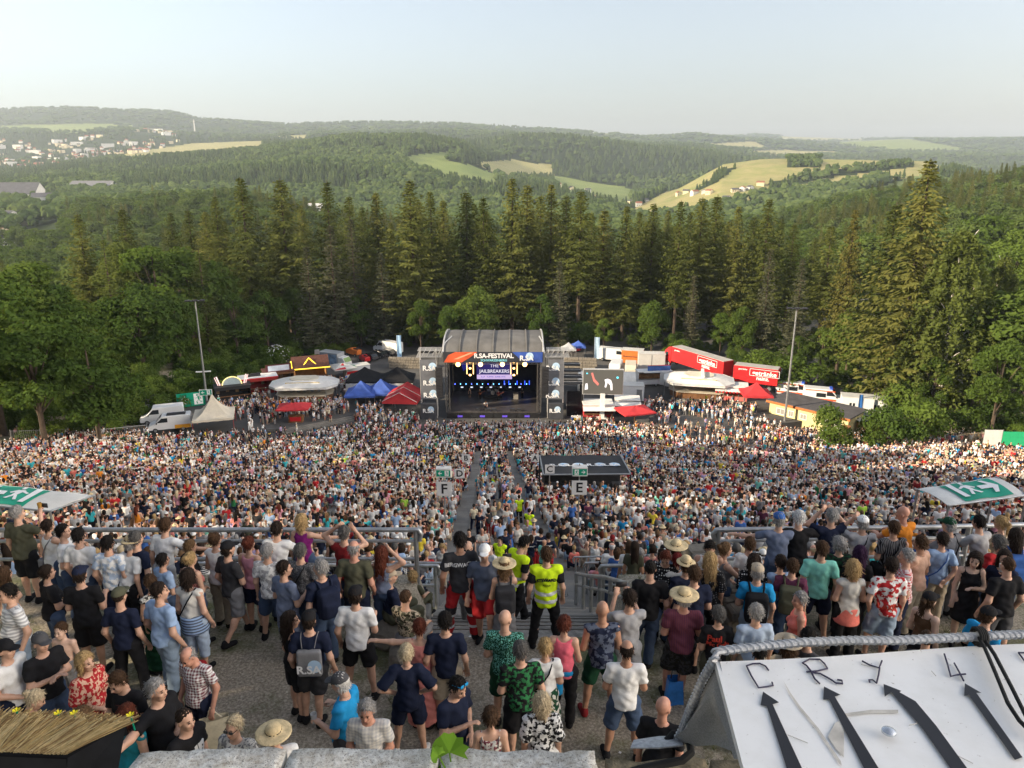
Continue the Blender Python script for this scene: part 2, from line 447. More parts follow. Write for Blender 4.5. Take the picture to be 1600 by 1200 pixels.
def instance_group(name,srcs,pts,scl,rot,kind_idx,extra=None,label=None,cat=None):
 """one object that carries a cloud of points; geometry nodes put a copy of one of the sources on each"""
 n=len(pts)
 me=bpy.data.meshes.new(name);me.vertices.add(n);me.vertices.foreach_set('co',np.asarray(pts,np.float32).ravel())
 def attr(nm,tp,arr,key):
  a=me.attributes.new(nm,tp,'POINT');a.data.foreach_set(key,np.ascontiguousarray(arr,dtype=np.int32 if tp=='INT' else np.float32).ravel())
 attr('scl','FLOAT_VECTOR',scl,'vector');attr('rot','FLOAT_VECTOR',rot,'vector');attr('kind_index','INT',kind_idx,'value')
 if extra is not None:
  for k,a in extra.items():attr(k,'FLOAT_VECTOR',a,'vector')
 me.update()
 o=link(name,me)
 ng=bpy.data.node_groups.new(name,'GeometryNodeTree')
 ng.interface.new_socket('Geometry',in_out='INPUT',socket_type='NodeSocketGeometry')
 ng.interface.new_socket('Geometry',in_out='OUTPUT',socket_type='NodeSocketGeometry')
 gi=ng.nodes.new('NodeGroupInput');go=ng.nodes.new('NodeGroupOutput')
 g2i=ng.nodes.new('GeometryNodeGeometryToInstance')
 for s in reversed(srcs):
  oi=ng.nodes.new('GeometryNodeObjectInfo');oi.inputs['Object'].default_value=s;oi.inputs['As Instance'].default_value=False
  oi.transform_space='ORIGINAL'
  ng.links.new(oi.outputs['Geometry'],g2i.inputs[0])
 iop=ng.nodes.new('GeometryNodeInstanceOnPoints')
 def na(nm,tp):
  a=ng.nodes.new('GeometryNodeInputNamedAttribute');a.data_type=tp;a.inputs['Name'].default_value=nm
  return a.outputs['Attribute']
 ng.links.new(gi.outputs[0],iop.inputs['Points']);ng.links.new(g2i.outputs[0],iop.inputs['Instance'])
 iop.inputs['Pick Instance'].default_value=True
 ng.links.new(na('kind_index','INT'),iop.inputs['Instance Index'])
 e2r=ng.nodes.new('FunctionNodeEulerToRotation');ng.links.new(na('rot','FLOAT_VECTOR'),e2r.inputs[0])
 ng.links.new(e2r.outputs[0],iop.inputs['Rotation']);ng.links.new(na('scl','FLOAT_VECTOR'),iop.inputs['Scale'])
 ng.links.new(iop.outputs[0],go.inputs[0])
 md=o.modifiers.new('copies','NODES');md.node_group=ng
 return tag(o,label,cat,kind='stuff')
def source(name,me,mats):
 o=bpy.data.objects.new(name,me)
 me.materials.clear()
 for m in(mats if isinstance(mats,(list,tuple))else[mats]):me.materials.append(m)
 return o
far_src=[source('far_conifer',far_conifer(i),m_farneedle)for i in range(5)]+[source('far_broadleaf',far_broadleaf(i+20),m_farleaf)for i in range(6)]
def scatter_far(ntot,y0,y1,seed):
 r=np.random.default_rng(seed)
 t=r.uniform(-.80,.80,ntot);q=r.random(ntot)
 y=y0*(y1/y0)**q
 x=t*y;z=far_z(x,y)
 k=field_kind(x,y,z);u,v=pix_np(x,y,z)
 town=np.zeros(ntot,bool)
 for pl,a,b in TOWN:town|=inpoly(u,v,pl)&(y>a)&(y<b)
 keep=(k<0)&(~town|(r.random(ntot)<np.where(y<1100,.15,.30)))&(v<500)
 con=vnoise(x/160+5,y/160)+.35*vnoise(x/40,y/40)
 con=con+.30*((y>1050)&(y<3200))-.6*(y<1050)
 return x[keep],y[keep],z[keep],con[keep],r
pts=[];scl=[];kk=[];rots=[]
for nt_,y0,y1,sd,big in((9000,620,1000,1,1.0),(26000,1000,2000,2,1.0),(14000,2000,3600,3,1.35),(13000,3600,9600,4,2.4)):
 x,y,z,con,r=scatter_far(nt_,y0,y1,sd);n=len(x)
 isc=con+r.uniform(-.3,.3,n)>.80
 h=np.where(isc,r.uniform(12,18,n),r.uniform(10,17,n));w=h*np.where(isc,r.uniform(.95,1.4,n),r.uniform(.9,1.3,n))*big
 h=h*(1 if big<2 else 1.05)
 uw,vw=pix_np(x,y,z);inw=np.zeros(n,bool)
 for pl_ in WOODS:inw|=inpoly(uw,vw,pl_)
 h=np.where(inw&(y>900)&(y<1700),h*.6,h);w=np.where(inw,w*.75,w)
 pts.append(np.stack([x,y,z-.5],-1));scl.append(np.stack([w,w,h],-1))
 kk.append(np.where(isc,r.integers(0,5,n),r.integers(5,11,n)));rots.append(np.stack([np.zeros(n),np.zeros(n),r.uniform(0,6.28,n)],-1))
far_wood=instance_group('forest',far_src,np.concatenate(pts),np.concatenate(scl),np.concatenate(rots),np.concatenate(kk),label='far mixed woods that cover the hills beyond the valley',cat='forest')
print('far wood',sum(len(p)for p in pts),time.time()-T0)
# haze: pale air round everything
def haze_box(x0,x1,y0,y1,z0,z1,dens):
 mb=MB();mb.box(((x0+x1)/2,(y0+y1)/2,(z0+z1)/2),(x1-x0,y1-y0,z1-z0))
 m=bpy.data.materials.new('haze');m.use_nodes=True;nt=m.node_tree
 for n in list(nt.nodes):nt.nodes.remove(n)
 out=nt.nodes.new('ShaderNodeOutputMaterial');pv=nt.nodes.new('ShaderNodeVolumePrincipled')
 pv.inputs['Color'].default_value=(.80,.90,1.0,1);pv.inputs['Density'].default_value=dens;pv.inputs['Anisotropy'].default_value=.3
 nt.links.new(pv.outputs[0],out.inputs['Volume'])
 o=mb.build('haze',m);return tag(o,'thin pale summer haze in the air over the valley','haze',kind='stuff')
haze_box(-12000,12000,-120,10500,float(ZG.min())-3,float(ZG.max())+60,1.15e-4)
print('terrain z',ZG.min(),ZG.max())
# near ground
xs=np.concatenate([np.arange(-150,-60,6.),np.arange(-60,-4,2.),np.arange(-4,4.1,.25),np.arange(6,60,2.),np.arange(60,151,6.)])
ys=np.concatenate([np.arange(-90,0,10.),np.arange(0,9,1.),np.arange(9,20,.4),np.arange(20,216,2.5)])
GX,GY=np.meshgrid(xs,ys);GZ=ground_np(GX,GY)
sv=sval(GX,GY);GZ=GZ-np.where((sv>S0-1.2)&(sv<S1+.5)&(np.abs(GX)<62),.55,0)
GZ=GZ+np.where((GY<14),fbm(GX/2.2,GY/2.2,3)*.08,0)
gi=np.arange(GX.size).reshape(GX.shape)
GQ=np.stack([gi[:-1,:-1],gi[:-1,1:],gi[1:,1:],gi[1:,:-1]],-1).reshape(-1,4)
m_ground,nt,b=new_mat('trodden ground');vec=coords(nt)
n1=noise_tex(nt,vec,.55,6,.65);n2=noise_tex(nt,vec,26,3,.7);n3=noise_tex(nt,vec,3.2,5,.7)
soil=ramp(nt,n2,[(.3,(.155,.130,.098)),(.5,(.285,.245,.19)),(.68,(.47,.42,.345))])
grass=ramp(nt,n3,[(.3,(.06,.078,.026)),(.7,(.13,.135,.055))])
gm=ramp(nt,n1,[(.48,(0,0,0)),(.60,(.85,.85,.85))])
out=mixc(nt,gm,soil,grass)
vor=nt.nodes.new('ShaderNodeTexVoronoi');vor.inputs['Scale'].default_value=34;nt.links.new(vec,vor.inputs['Vector'])
peb=ramp(nt,vor.outputs['Distance'],[(.12,(1,1,1)),(.3,(0,0,0))])
pm=nt.nodes.new('ShaderNodeMath');pm.operation='MULTIPLY';nt.links.new(peb,pm.inputs[0]);pm.inputs[1].default_value=.35
out=mixc(nt,pm.outputs[0],out,(.33,.31,.28))
nt.links.new(out,b.inputs['Base Color']);b.inputs['Roughness'].default_value=.95;b.inputs['Specular IOR Level'].default_value=.15
add_bump(nt,b,n2,.6,.03)
gnd=link('ground',npmesh('ground',np.stack([GX,GY,GZ],-1).reshape(-1,3),GQ,smooth=True),m_ground)
tag(gnd,'trodden gravel and earth with thin grass','ground',kind='structure')
m_asphalt=mat('asphalt',(.085,.083,.082),.9,.25,.35,.4,30,dirt=.35)
m_concrete=mat('concrete',(.20,.19,.175),.9,.22,.8,.3,20,dirt=.35)
m_gravel=mat('gravel steps',(.27,.255,.235),.95,.4,9,.7,40,dirt=.3)
PX,PY=np.meshgrid(np.linspace(-62,62,63),np.linspace(100,188,45))
PZ=ground_np(PX,PY)+.04
pi_=np.arange(PX.size).reshape(PX.shape)
PQ=np.stack([pi_[:-1,:-1],pi_[:-1,1:],pi_[1:,1:],pi_[1:,:-1]],-1).reshape(-1,4)
tag(link('plaza',npmesh('plaza',np.stack([PX,PY,PZ],-1).reshape(-1,3),PQ,smooth=True),m_asphalt),'grey asphalt yard in front of and beside the stage','yard',kind='structure')
AW=1.7
def y_of_s(s,x):
 y=s
 for _ in range(6):y=y+(s-float(sval(x,y)))
 return y
def terrace(side):
 V=[];F=[]
 nrow=int(round((S1-S0)/ROW));nc=26
 for k in range(nrow):
  s0=S0+k*ROW;z=float(np.interp(s0+ROW/2,PROF_S,PROF_Z));zn=float(np.interp(s0+ROW*1.5,PROF_S,PROF_Z))
  o=len(V)
  for j in range(nc+1):
   q=j/nc
   for s,zz in((s0,z),(s0+ROW,z),(s0+ROW,min(zn,z)-.02)):
    y0=s
    x=aisle_x(s)+side*(AW+q*(60-AW))
    y=y_of_s(s,x)
    V.append((x,y,zz+float(bank(x,y))))
  for j in range(nc):
   a=o+j*3
   F.append((a,a+3,a+4,a+1));F.append((a+1,a+4,a+5,a+2))
 F=np.array(F)
 if side<0:F=F[:,::-1]
 return npmesh('seating_terrace',V,F)
for side,w in((-1,'left'),(1,'right')):
 tag(link('seating_terrace',terrace(side),m_concrete),'stepped seating rows %s of the central stairs'%w,'terrace',kind='structure')
mb=MB();s=10.6;zprev=0.0
mstair=m_gravel
ns=0
while s<99:
 d=.45;z=float(np.interp(s+d/2,PROF_S,PROF_Z));c=aisle_x(s)
 mb.box((c,s+d/2,z-.3),(2*AW-.02,d+.012,.62));s+=d;ns+=1
tag(mb.build('central_stairs',m_gravel),'long straight gravel stairs running down between the seat blocks','stairs',kind='structure')
mb=MB();s=10.6
while s<60:
 z=float(np.interp(s+.225,PROF_S,PROF_Z));c=aisle_x(s);mb.box((c,s+.45-.03,z+.018),(2*AW-.06,.055,.02));s+=.45
tag(mb.build('step_edges',m_concrete),'pale concrete step edges of the stairs','step edges',kind='stuff')
# shared paints
m_white=mat('white paint',(.74,.74,.72),.5,.06,1.5,dirt=.12)
m_canvas=mat('white canvas',(.66,.65,.62),.85,.10,1.2,.15,6,dirt=.18)
m_cream=mat('cream canvas',(.62,.56,.45),.85,.10,1.2,.15,6,dirt=.18)
m_black=mat('black cloth',(.012,.012,.014),.85,.3,2,.2,12)
m_dark=mat('dark gear',(.025,.025,.028),.55,.3,4)
m_grey=mat('grey metal',(.30,.31,.32),.45,.15,2,metal=.6)
m_galv=mat('galvanised steel',(.40,.41,.42),.38,.25,6,.08,30,metal=.75,dirt=.2)
m_truss=mat('aluminium truss',(.55,.55,.54),.4,.12,3,metal=.5)
m_red=mat('red canvas',(.48,.035,.04),.75,.15,1.2,.15,8)
m_redpaint=mat('red lacquer',(.50,.018,.022),.35,.08,.8,spec=.5,dirt=.08)
m_blue=mat('blue canvas',(.06,.12,.42),.75,.25,.8,.1,6)
m_sky=mat('light blue cloth',(.33,.52,.74),.8,.15,.8)
m_wood=mat('brown timber',(.16,.075,.032),.8,.35,1.5,.3,12)
m_glass=mat('dark glass',(.018,.022,.026),.12,.1,1,spec=.6)
m_rubber=mat('black rubber',(.015,.015,.015),.9,.2,4)
m_yellow=mat('yellow render',(.62,.53,.27),.9,.12,.7,.15,20,dirt=.2)
m_roofing=mat('roofing felt',(.085,.08,.082),.95,.25,.6,.2,10)
m_green=mat('safety green',(.0,.27,.16),.6,.08,1)
m_text_w=mat('white lettering',(.78,.78,.78),.6,.03,1)
m_text_k=mat('black lettering',(.015,.015,.017),.6,.1,1)
m_orange=mat('orange paint',(.55,.15,.03),.6,.15,1)
m_stone=mat('field stone',(.22,.195,.16),.95,.4,1.5,.6,10,dirt=.3)
m_logo=mat('pale blue print',(.45,.62,.80),.6,.2,1.2)
m_stage_roof=mat('grey stage cover',(.125,.122,.118),.7,.25,.5,.25,3,dirt=.25)
GROUND_Z=-31.46
# the R.SA logo: round globe patch with letters
def logo(parent,loc,size,rot=(math.pi/2,0,0),txt='R.SA'):
 g=MB();n=20
 pts=[(.17*size*1.7+.34*size*math.cos(2*math.pi*i/n),.12*size+.36*size*math.sin(2*math.pi*i/n),0)for i in range(n)]
 g.add(pts,[tuple(range(n))])
 e=g.build('logo',m_logo,parent,fixn=False);e.location=loc;e.rotation_euler=rot
 t=lettering(txt,size*.62,m_text_w,e,(0,-.05*size,.02*size+.012),rot=(0,0,0),bold=size*.018)
 return e
# stage
SY=113.6;SZ=GROUND_Z;DK=SZ+1.05
sx=(770-800)/9.83
def SXu(u,y=SY,v=610):
 return ray(u,v)[0]*y
stage=thing('concert_stage','big festival stage with grey curved cover, name banner and lit LED wall','stage',(SXu(770),SY,SZ))
def stl(u,v,y):p=at_y(u,v,y);return p-Vector(stage.location)
L,R=SXu(697)-stage.location.x,SXu(845)-stage.location.x
W=R-L;D=11.2
mb=MB();mb.box(((L+R)/2,D/2,.95),(W,D,.2));mdeck=mat('stage deck',(.06,.055,.055),.35,.3,1,dirt=.2)
mb.build('stage_floor',mdeck,stage)
mb=MB()
for i in range(8):mb.box((L+(i+.5)*W/8,-.06,.42),(W/8-.06,.1,.82))
mb.build('skirt',m_black,stage)
for i in range(4):
 q=MB();q.box((L+(i+.6)*W/4.2,-.13,.35),(.8,.03,.3));q.build('skirt_light',glow('violet glow',(.10,.06,.5),.25),stage)
mb=MB();mb.box(((L+R)/2,D+.1,5.0),(W,.12,8.4));
for x in(L+.1,R-.1):mb.box((x,D*.62,5.0),(.1,D*.75,8.2))
mb.build('back_drape',m_black,stage)
prof=[(-.3,10.75),(.5,11.6),(1.8,12.1),(3.6,12.4),(6,12.5),(9,12.3),(12.0,11.7)]
rows=[[(L-.3+(W+.6)*j/12,y,z+.05*math.sin(j*1.7)*(0<j<12))for j in range(13)]for y,z in prof]
mb=MB();mb.sheet(rows,th=.12);mb.build('cover',m_stage_roof,stage,smooth=True)
for j in range(7):
 q=MB();x=L-.3+(W+.6)*j/6
 q.tube([(x,y-.03,z+.10)for y,z in prof],.09 if 0<j<6 else.13,6,0);q.build('rib',m_truss if j in(0,6)else m_stage_roof,stage)
for pts_ in([(L-.5,-.4,10.7),(L-.1,1.2,12.0),(L+.8,3.6,12.5)],[(R+.5,-.4,10.7),(R+.3,1.2,12.0),(R-.2,3.6,12.5)]):
 q=MB();q.tube(pts_,.1,6);q.build('slanted_tube',m_truss,stage)
for x in(L-.3,R+.3):
 q=MB();q.prism([(y,z)for y,z in prof]+[(12,9.3),(-.3,9.3)],x-.03,x+.03,axis='x');q.build('gable',m_stage_roof,stage)
def truss(name,parent,a,b_,w=.45,r=.035,m=None,n=None):
 a=Vector(a);b_=Vector(b_);d=b_-a;ln=d.length;d.normalize();n=n or max(3,int(ln/w/1.3))
 u=d.orthogonal().normalized()if abs(d.z)<.9 else Vector((1,0,0));w2=d.cross(u)
 cs=[(u*i+w2*j)*w/2 for i,j in((-1,-1),(1,-1),(1,1),(-1,1))]
 q=MB()
 for c in cs:q.tube([a+c,b_+c],r,5)
 for k in range(n):
  for f in range(4):
   p0=a+d*ln*k/n+cs[f];p1=a+d*ln*(k+1)/n+cs[(f+1)%4]
   q.tube([p0,p1],r*.7,4,caps=False)
 return q.build(name,m or m_truss,parent)
for x in(L+.25,R-.25):truss('corner_truss',stage,(x,.2,1.05),(x,.2,9.3),.6,.045,mat('dark truss',(.10,.095,.09),.5,.2,2,metal=.4))
truss('roof_truss',stage,(L+.3,.8,9.0),(R-.3,.8,9.0),.5)
truss('roof_truss',stage,(L+.3,6,9.2),(R-.3,6,9.2),.5)
bz0,bz1=9.25,10.9
mb=MB();mb.box(((L+R)/2,-.35,(bz0+bz1)/2),(W+.5,.1,bz1-bz0))
ban=mb.build('banner',mat('dark banner',(.03,.032,.04),.6,.2,.5),stage)
q=MB();q.add([(L-.2,-.42,bz0),(L+2.6,-.42,bz0),(L+3.9,-.42,bz0+.8),(L+5.0,-.42,bz1),(L+1.6,-.42,bz1),(L+.5,-.42,bz1-.5)],[(0,1,2,3,4,5)]);q.build('orange_print',mat('orange red print',(.62,.10,.035),.6,.35,.6),ban,fixn=False)
q=MB();q.add([(L+1.3,-.426,bz0+.5),(L+1.9,-.426,bz0+.5),(L+4.4,-.426,bz1-.1),(L+3.9,-.426,bz1-.1)],[(0,1,2,3)]);q.build('light_print',mat('peach print',(.72,.38,.22),.6,.1,1),ban,fixn=False)
q=MB();q.add([(R-4.5,-.42,bz1),(R+.2,-.42,bz1),(R+.2,-.42,bz0),(R-2.2,-.42,bz0),(R-3.4,-.42,bz0+.6)],[(0,1,2,3,4)][:1]);q.build('blue_print',mat('royal blue print',(.04,.09,.36),.6,.4,.5),ban,fixn=False)
lettering('R.SA-FESTIVAL',1.02,m_text_w,ban,((L+R)/2+.1,-.45,bz0+1.02),bold=.03,spacing=.95)
lettering('SCHWARZENBERG',.48,mat('cyan lettering',(.22,.62,.72),.6,.05,1),ban,((L+R)/2+.1,-.45,bz0+.32),bold=.012,spacing=1.0)
logo(ban,(R-2.3,-.45,bz0+.75),1.75)
wy=7.0
def atw(u,v):p=at_y(u,v,SY+wy);return p.x-stage.location.x,p.z-stage.location.z
x0,z1=atw(741,569);x1,z0=atw(796,596)
x0=(L+R)/2-2.95;x1=(L+R)/2+2.95
lz=lambda v_:at_y(770,v_,SY+wy).z-stage.location.z
mb=MB();mb.box(((x0+x1)/2,wy,(lz(565)+lz(593))/2),(x1-x0,.15,lz(565)-lz(593)));led=mb.build('led_screen',glow('screen blue',(.018,.014,.10),.55),stage)
g_w=glow('screen white',(.80,.78,.85),.42)
lettering('THE',.78,g_w,led,((x0+x1)/2,wy-.09,lz(571.5)),bold=.005)
lettering('JAILBREAKERS',.80,g_w,led,((x0+x1)/2,wy-.09,lz(580)),bold=.012)
q=MB();q.box(((x0+x1)/2,wy-.1,lz(588.5)),(x1-x0-.1,.05,.75));strip=q.build('caption_strip',glow('caption',(.62,.48,.78),.40),led)
lettering('R.SA   FLIPPER  SUPER HITS',.34,glow('caption print',(.22,.18,.62),.2),strip,((x0+x1)/2-.2,wy-.14,lz(588.5)),bold=.008)
g_blue=glow('blue wash',(.015,.02,.34),.9)
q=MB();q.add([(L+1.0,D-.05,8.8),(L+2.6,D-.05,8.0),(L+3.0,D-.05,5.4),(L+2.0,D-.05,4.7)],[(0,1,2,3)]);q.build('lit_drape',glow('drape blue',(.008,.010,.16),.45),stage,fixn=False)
g_warm=glow('warm lamp',(1.0,.60,.20),3.2)
for u in(716,751,785,820):
 p=stl(u,568,SY+.9);q=MB();q.lathe([(.16,-.5),(.42,-.1),(.42,.25),(.2,.45)],12,0,Matrix.Translation(p)@Matrix.Rotation(math.radians(105),4,'X'));fx=q.build('spotlight',m_dark,stage)
 q=MB();q.lathe([(.36,-.51),(.36,-.46)],12,0,Matrix.Translation(p+Vector((0,-.05,0)))@Matrix.Rotation(math.radians(90),4,'X')@Matrix.Translation((0,0,.98)));q.build('lens',g_warm,fx)
for u0 in(734.5,803):
 for du in(-5,5):
  p=stl(u0+du,575,SY+1.0);q=MB();q.box(p,(.13,.12,2.0));q.build('light_bar',glow('warm bar',(1.0,.58,.22),1.3),stage)
 for v in(566,575.5,586):
  p=stl(u0,v,SY+1.0);q=MB();q.box(p,(.34,.2,.24),bev=.05);q.build('blinder',g_warm,stage)
for i in range(14):
 u=711+i*8.6;p=stl(u,600,SY+D-.7);q=MB();q.box(p,(.13,.13,.16));q.build('led_dot',glow('cyan dot' if i%3 else 'blue dot',(.15,.5,1.0)if i%3 else(.1,.15,1.0),2),stage)
for u in(788,795,808,820,827):
 p=stl(u,598,SY+D-.5);q=MB();q.box(p,(.12,.1,.7));q.build('led_bar',glow('blue bar',(.03,.10,1.0),1.0),stage)
for i in range(7):
 u=722+i*15;p=stl(u,605,SY+D-1.2);q=MB();q.box(p,(.42,.25,.14));q.build('panel_light',glow('pale panel',(.60,.66,.75),.6),stage)
deckz=SZ+1.05
def on_deck(u,v):return on_z(u,v,deckz)
for i,(u,v,lb)in enumerate(((746,641,'first stage monitor wedge from the drummer side'),(762,642,'stage monitor wedge in front of the bending singer'),(772,642,'stage monitor wedge right beside the singer wedge'),(801,642,'stage monitor wedge close to the right stage corner'),(811,642,'outermost stage monitor wedge by the right truss'))):
 p=on_deck(u,v);o=thing('stage_monitor',lb,'monitor',p,0,'wedges on the stage edge')
 q=MB();q.prism([(-.3,0),(.3,0),(.3,.2),(-.1,.42),(-.3,.35)],-.4,.4,axis='x');q.build('cabinet',m_dark,o)
 q=MB();q.add([(-.36,.28,.225),(.36,.28,.225),(.36,-.08,.425),(-.36,-.08,.425)],[(0,1,2,3)]);q.build('grille',glow('lit grille',(.09,.24,.42),.3),o)
p=on_deck(806,624);o=thing('guitar_amplifier','pale guitar amplifier cabinet standing on the right of the stage','amplifier',p)
q=MB();q.box((0,0,.6),(.9,.45,1.2),bev=.04);q.build('cabinet',m_dark,o);q=MB();q.box((0,-.24,.5),(.78,.03,.85));q.build('speaker_cloth',mat('speaker cloth',(.30,.28,.25),.9,.2,3),o)
p=on_deck(770,619);o=thing('drum_kit','drum kit on the low riser at the back of the stage','drums',p)
q=MB();q.box((0,0,.2),(3.2,2.2,.4));q.build('riser',m_dark,o)
for x,y,r,h,z in((0,-.4,.34,.5,.75),(-.5,-.1,.2,.3,1.1),(.5,-.1,.2,.3,1.1),(.8,.3,.26,.4,.8),(-.8,.3,.2,.25,.95)):
 q=MB();q.lathe([(r,-h/2),(r,h/2)],14,0,Matrix.Translation((x,y,z))@(Matrix.Rotation(math.pi/2,4,'X')if r>.3 else Matrix()));q.build('drum',mat('drum shell',(.35,.33,.30),.4,.2,2),o)
for x,y,z in((-1.0,.1,1.5),(1.0,.1,1.55),(.2,.5,1.6)):
 q=MB();q.lathe([(.02,.03),(.27,0),(.27,-.01),(.02,.0)],14,0,Matrix.Translation((x,y,z))@Matrix.Rotation(.2,4,'X'));q.tube([(x,y,.4),(x,y,z)],.015,5);q.build('cymbal',mat('cymbal brass',(.55,.42,.16),.3,.1,2,metal=.8),o)
def tower(uc,w,mir,label):
 x=SXu(uc);t=thing('speaker_tower',label,'tower',(x,SY+.6,SZ),0,'speaker towers beside the stage')
 H=9.6
 for sx_ in(-1,1):
  for y in(-.6,.6):q=MB();q.tube([(sx_*w/2,y,0),(sx_*w/2,y,H+1.6)],.06,6);q.build('mast',m_truss,t)
 q=MB();q.box((0,-.68,3.1+(H-3.0)/2),(w,.05,H-3.2));sc=q.build('scrim',mat('tower scrim',(.13,.135,.15),.7,.25,.6,.2,5),t)
 for z in(8.3,5.9,3.9):logo(sc,(.35*mir-.15,-.73,z),1.75)
 q=MB();q.box((-.1*mir,-.85,1.3),(w*.95,.9,2.5));bx=q.build('subwoofer_box',mat('dark scrim',(.05,.052,.06),.7,.25,.6),t)
 logo(bx,(-.1,-1.33,1.5),1.45)
 for k in range(5):
  q=MB();y=-1.0+k*.55
  q.tube([(-w/2-.5,y,H+.5),(w/2+.9,y,H+.5)],.045,5);q.tube([(-w/2-.3,y,H+1.5),(w/2+.9,y,H+1.5)],.045,5)
  for j in range(5):q.tube([(-w/2-.5+j*.8,y,H+.5),(-w/2+.1+j*.8,y,H+1.5)],.035,4)
  q.build('top_frame',m_truss,t)
 xa=(w/2+.45)*mir
 for k in range(10):
  q=MB();q.box((xa,-.95+.012*k*k*.6,8.25-k*.51),(1.05,.75,.46),bev=.03);q.build('line_array_box',m_dark,t)
 q=MB();q.tube([(xa,-.7,8.5),(xa,-.7,H+.5)],.05,5);q.build('hoist',m_dark,t)
 return t
tower(670,2.5,1,'speaker tower with three round-globe logos left of the stage')
tower(868,2.4,-1,'speaker tower with three round-globe logos right of the stage')
p=on_ground(896,655);o=thing('stage_wing','black draped side wing with ramp between stage and video screen','wing',(p.x,SY+1,SZ))
q=MB();q.box((.3,0,2.1),(2.6,.08,4.2));q.box((1.6,3,2.1),(.08,6,4.2));q.build('drape',m_black,o)
for k in range(4):
 q=MB();q.box((.2,3.5+k*2.2,4.6+k*.45),(3.2,2.1,.12));q.build('ramp',m_dark,o);q=MB();q.tube([(-1.4,2.5+k*2.2,5.0+k*.45),(1.9,2.5+k*2.2,5.0+k*.45)],.04,5);q.build('rail',m_truss,o)
for x in(-1,1.6):q=MB();q.tube([(x,0,0),(x,0,4.3)],.05,5);q.build('post',m_grey,o)
YARDS=[]
def yard(pts,h,label):
 g=[on_ground(u,v)for u,v in pts]
 YARDS.append(([(p.x,p.y)for p in g],h))
 mb=MB();mb.prism([(p.x,p.y)for p in g],GROUND_Z-.3,GROUND_Z+h);tag(mb.build('raised_yard',m_asphalt),label,'yard',kind='structure')
def flight(a,b_,h,n,out,label):
 A=on_ground(*a);B=on_ground(*b_);d=(B-A);d.z=0;ln=d.length;d.normalize();nrm=Vector((d.y,-d.x,0))
 if nrm.y>0:nrm=-nrm
 mb=MB()
 for k in range(n):
  c=(A+B)/2+nrm*(.45*(n-k)-.22);hh=h*(k+1)/(n+1)
  mb.box((c.x,c.y,GROUND_Z+out+hh/2),(ln,.44,hh),rz=math.atan2(d.y,d.x))
  c2=c+nrm*.2;mb.box((c2.x,c2.y,GROUND_Z+out+hh+.03),(ln,.1,.07),rz=math.atan2(d.y,d.x))
 tag(mb.build('yard_steps',m_concrete),label,'steps',kind='structure')
yard([(438,676),(562,652),(560,610),(520,570),(330,600),(230,650),(300,684)],.6,'raised yard that carries the left row of stalls')
flight((438,676),(562,652),.6,3,0,'low steps up to the left row of stalls')
yard([(1052,628),(1215,672),(1290,664),(1150,592),(1040,596)],1.0,'upper raised yard in front of the red lorries')
yard([(1012,664),(1190,712),(1300,690),(1216,672.5),(1051,628.5)],.5,'lower raised yard right of the video screen')
flight((1052,628),(1215,672),.5,3,.5,'steps between the two raised yards on the right')
flight((1012,664),(1190,712),.5,3,0,'steps up from the crowd to the right raised yard')
def yard_h(x,y):
 if y<95:return 0.0
 for pl,h in YARDS:
  if inpoly(np.array([x]),np.array([y]),pl)[0]:return h
 return.04 if abs(x)<62 and y>100 else 0.0
def on_yard(u,v):
 p=on_ground(u,v)
 if p.y>95:
  h=yard_h(p.x,p.y)
  if h>.1:p=on_z(u,v,GROUND_Z+h)
  else:p.z+=h
 return p
# generic tents and stalls
def place(u,v):return on_yard(u,v)
def ppm(p):return FPX/pix(p)[2]
def popup(u,v,w,d,he,hp,m,label,cat='tent',name='canopy_tent',rz=0,mval=None,group=None,concave=.75,nseg=6,legs=m_grey):
 """four legged canopy with curved pyramid roof"""
 p=place(u,v);t=thing(name,label,cat,p,rz,group)
 rows=[]
 for i in range(nseg+1):
  k=1-i/nseg;z=he+(hp-he)*((1-k)**(1/concave)if concave<1 else(1-k))
  k=max(k,.03)
  ring=[]
  for a,b_ in((-1,-1),(1,-1),(1,1),(-1,1),(-1,-1)):
   ring.append((a*w/2*k,b_*d/2*k,z))
  full=[]
  for e in range(4):
   A=Vector(ring[e]);B=Vector(ring[e+1])
   for s_ in range(4):q_=A.lerp(B,s_/4);full.append((q_.x,q_.y,q_.z-.10*k*(1 if s_ else 0)*(.5 if i else.0)))
  full.append(full[0]);rows.append(full)
 mb=MB();mb.sheet(rows);mb.build('roof',m,t,smooth=True)
 mb=MB()
 for a0,b0,a1,b1 in((-1,-1,1,-1),(1,-1,1,1),(1,1,-1,1),(-1,1,-1,-1)):
  A=Vector((a0*w/2,b0*d/2,he));B=Vector((a1*w/2,b1*d/2,he))
  rr=[[A.lerp(B,j/8)for j in range(9)],[A.lerp(B,j/8)-Vector((0,0,.28+.05*(j%2)))for j in range(9)]]
  mb.sheet(rr)
 mb.build('valance',mval or m,t)
 for a,b_ in((-1,-1),(1,-1),(1,1),(-1,1)):
  q=MB();q.tube([(a*(w/2-.06),b_*(d/2-.06),0),(a*(w/2-.06),b_*(d/2-.06),he)],.045,6);q.build('leg',legs,t)
 return t
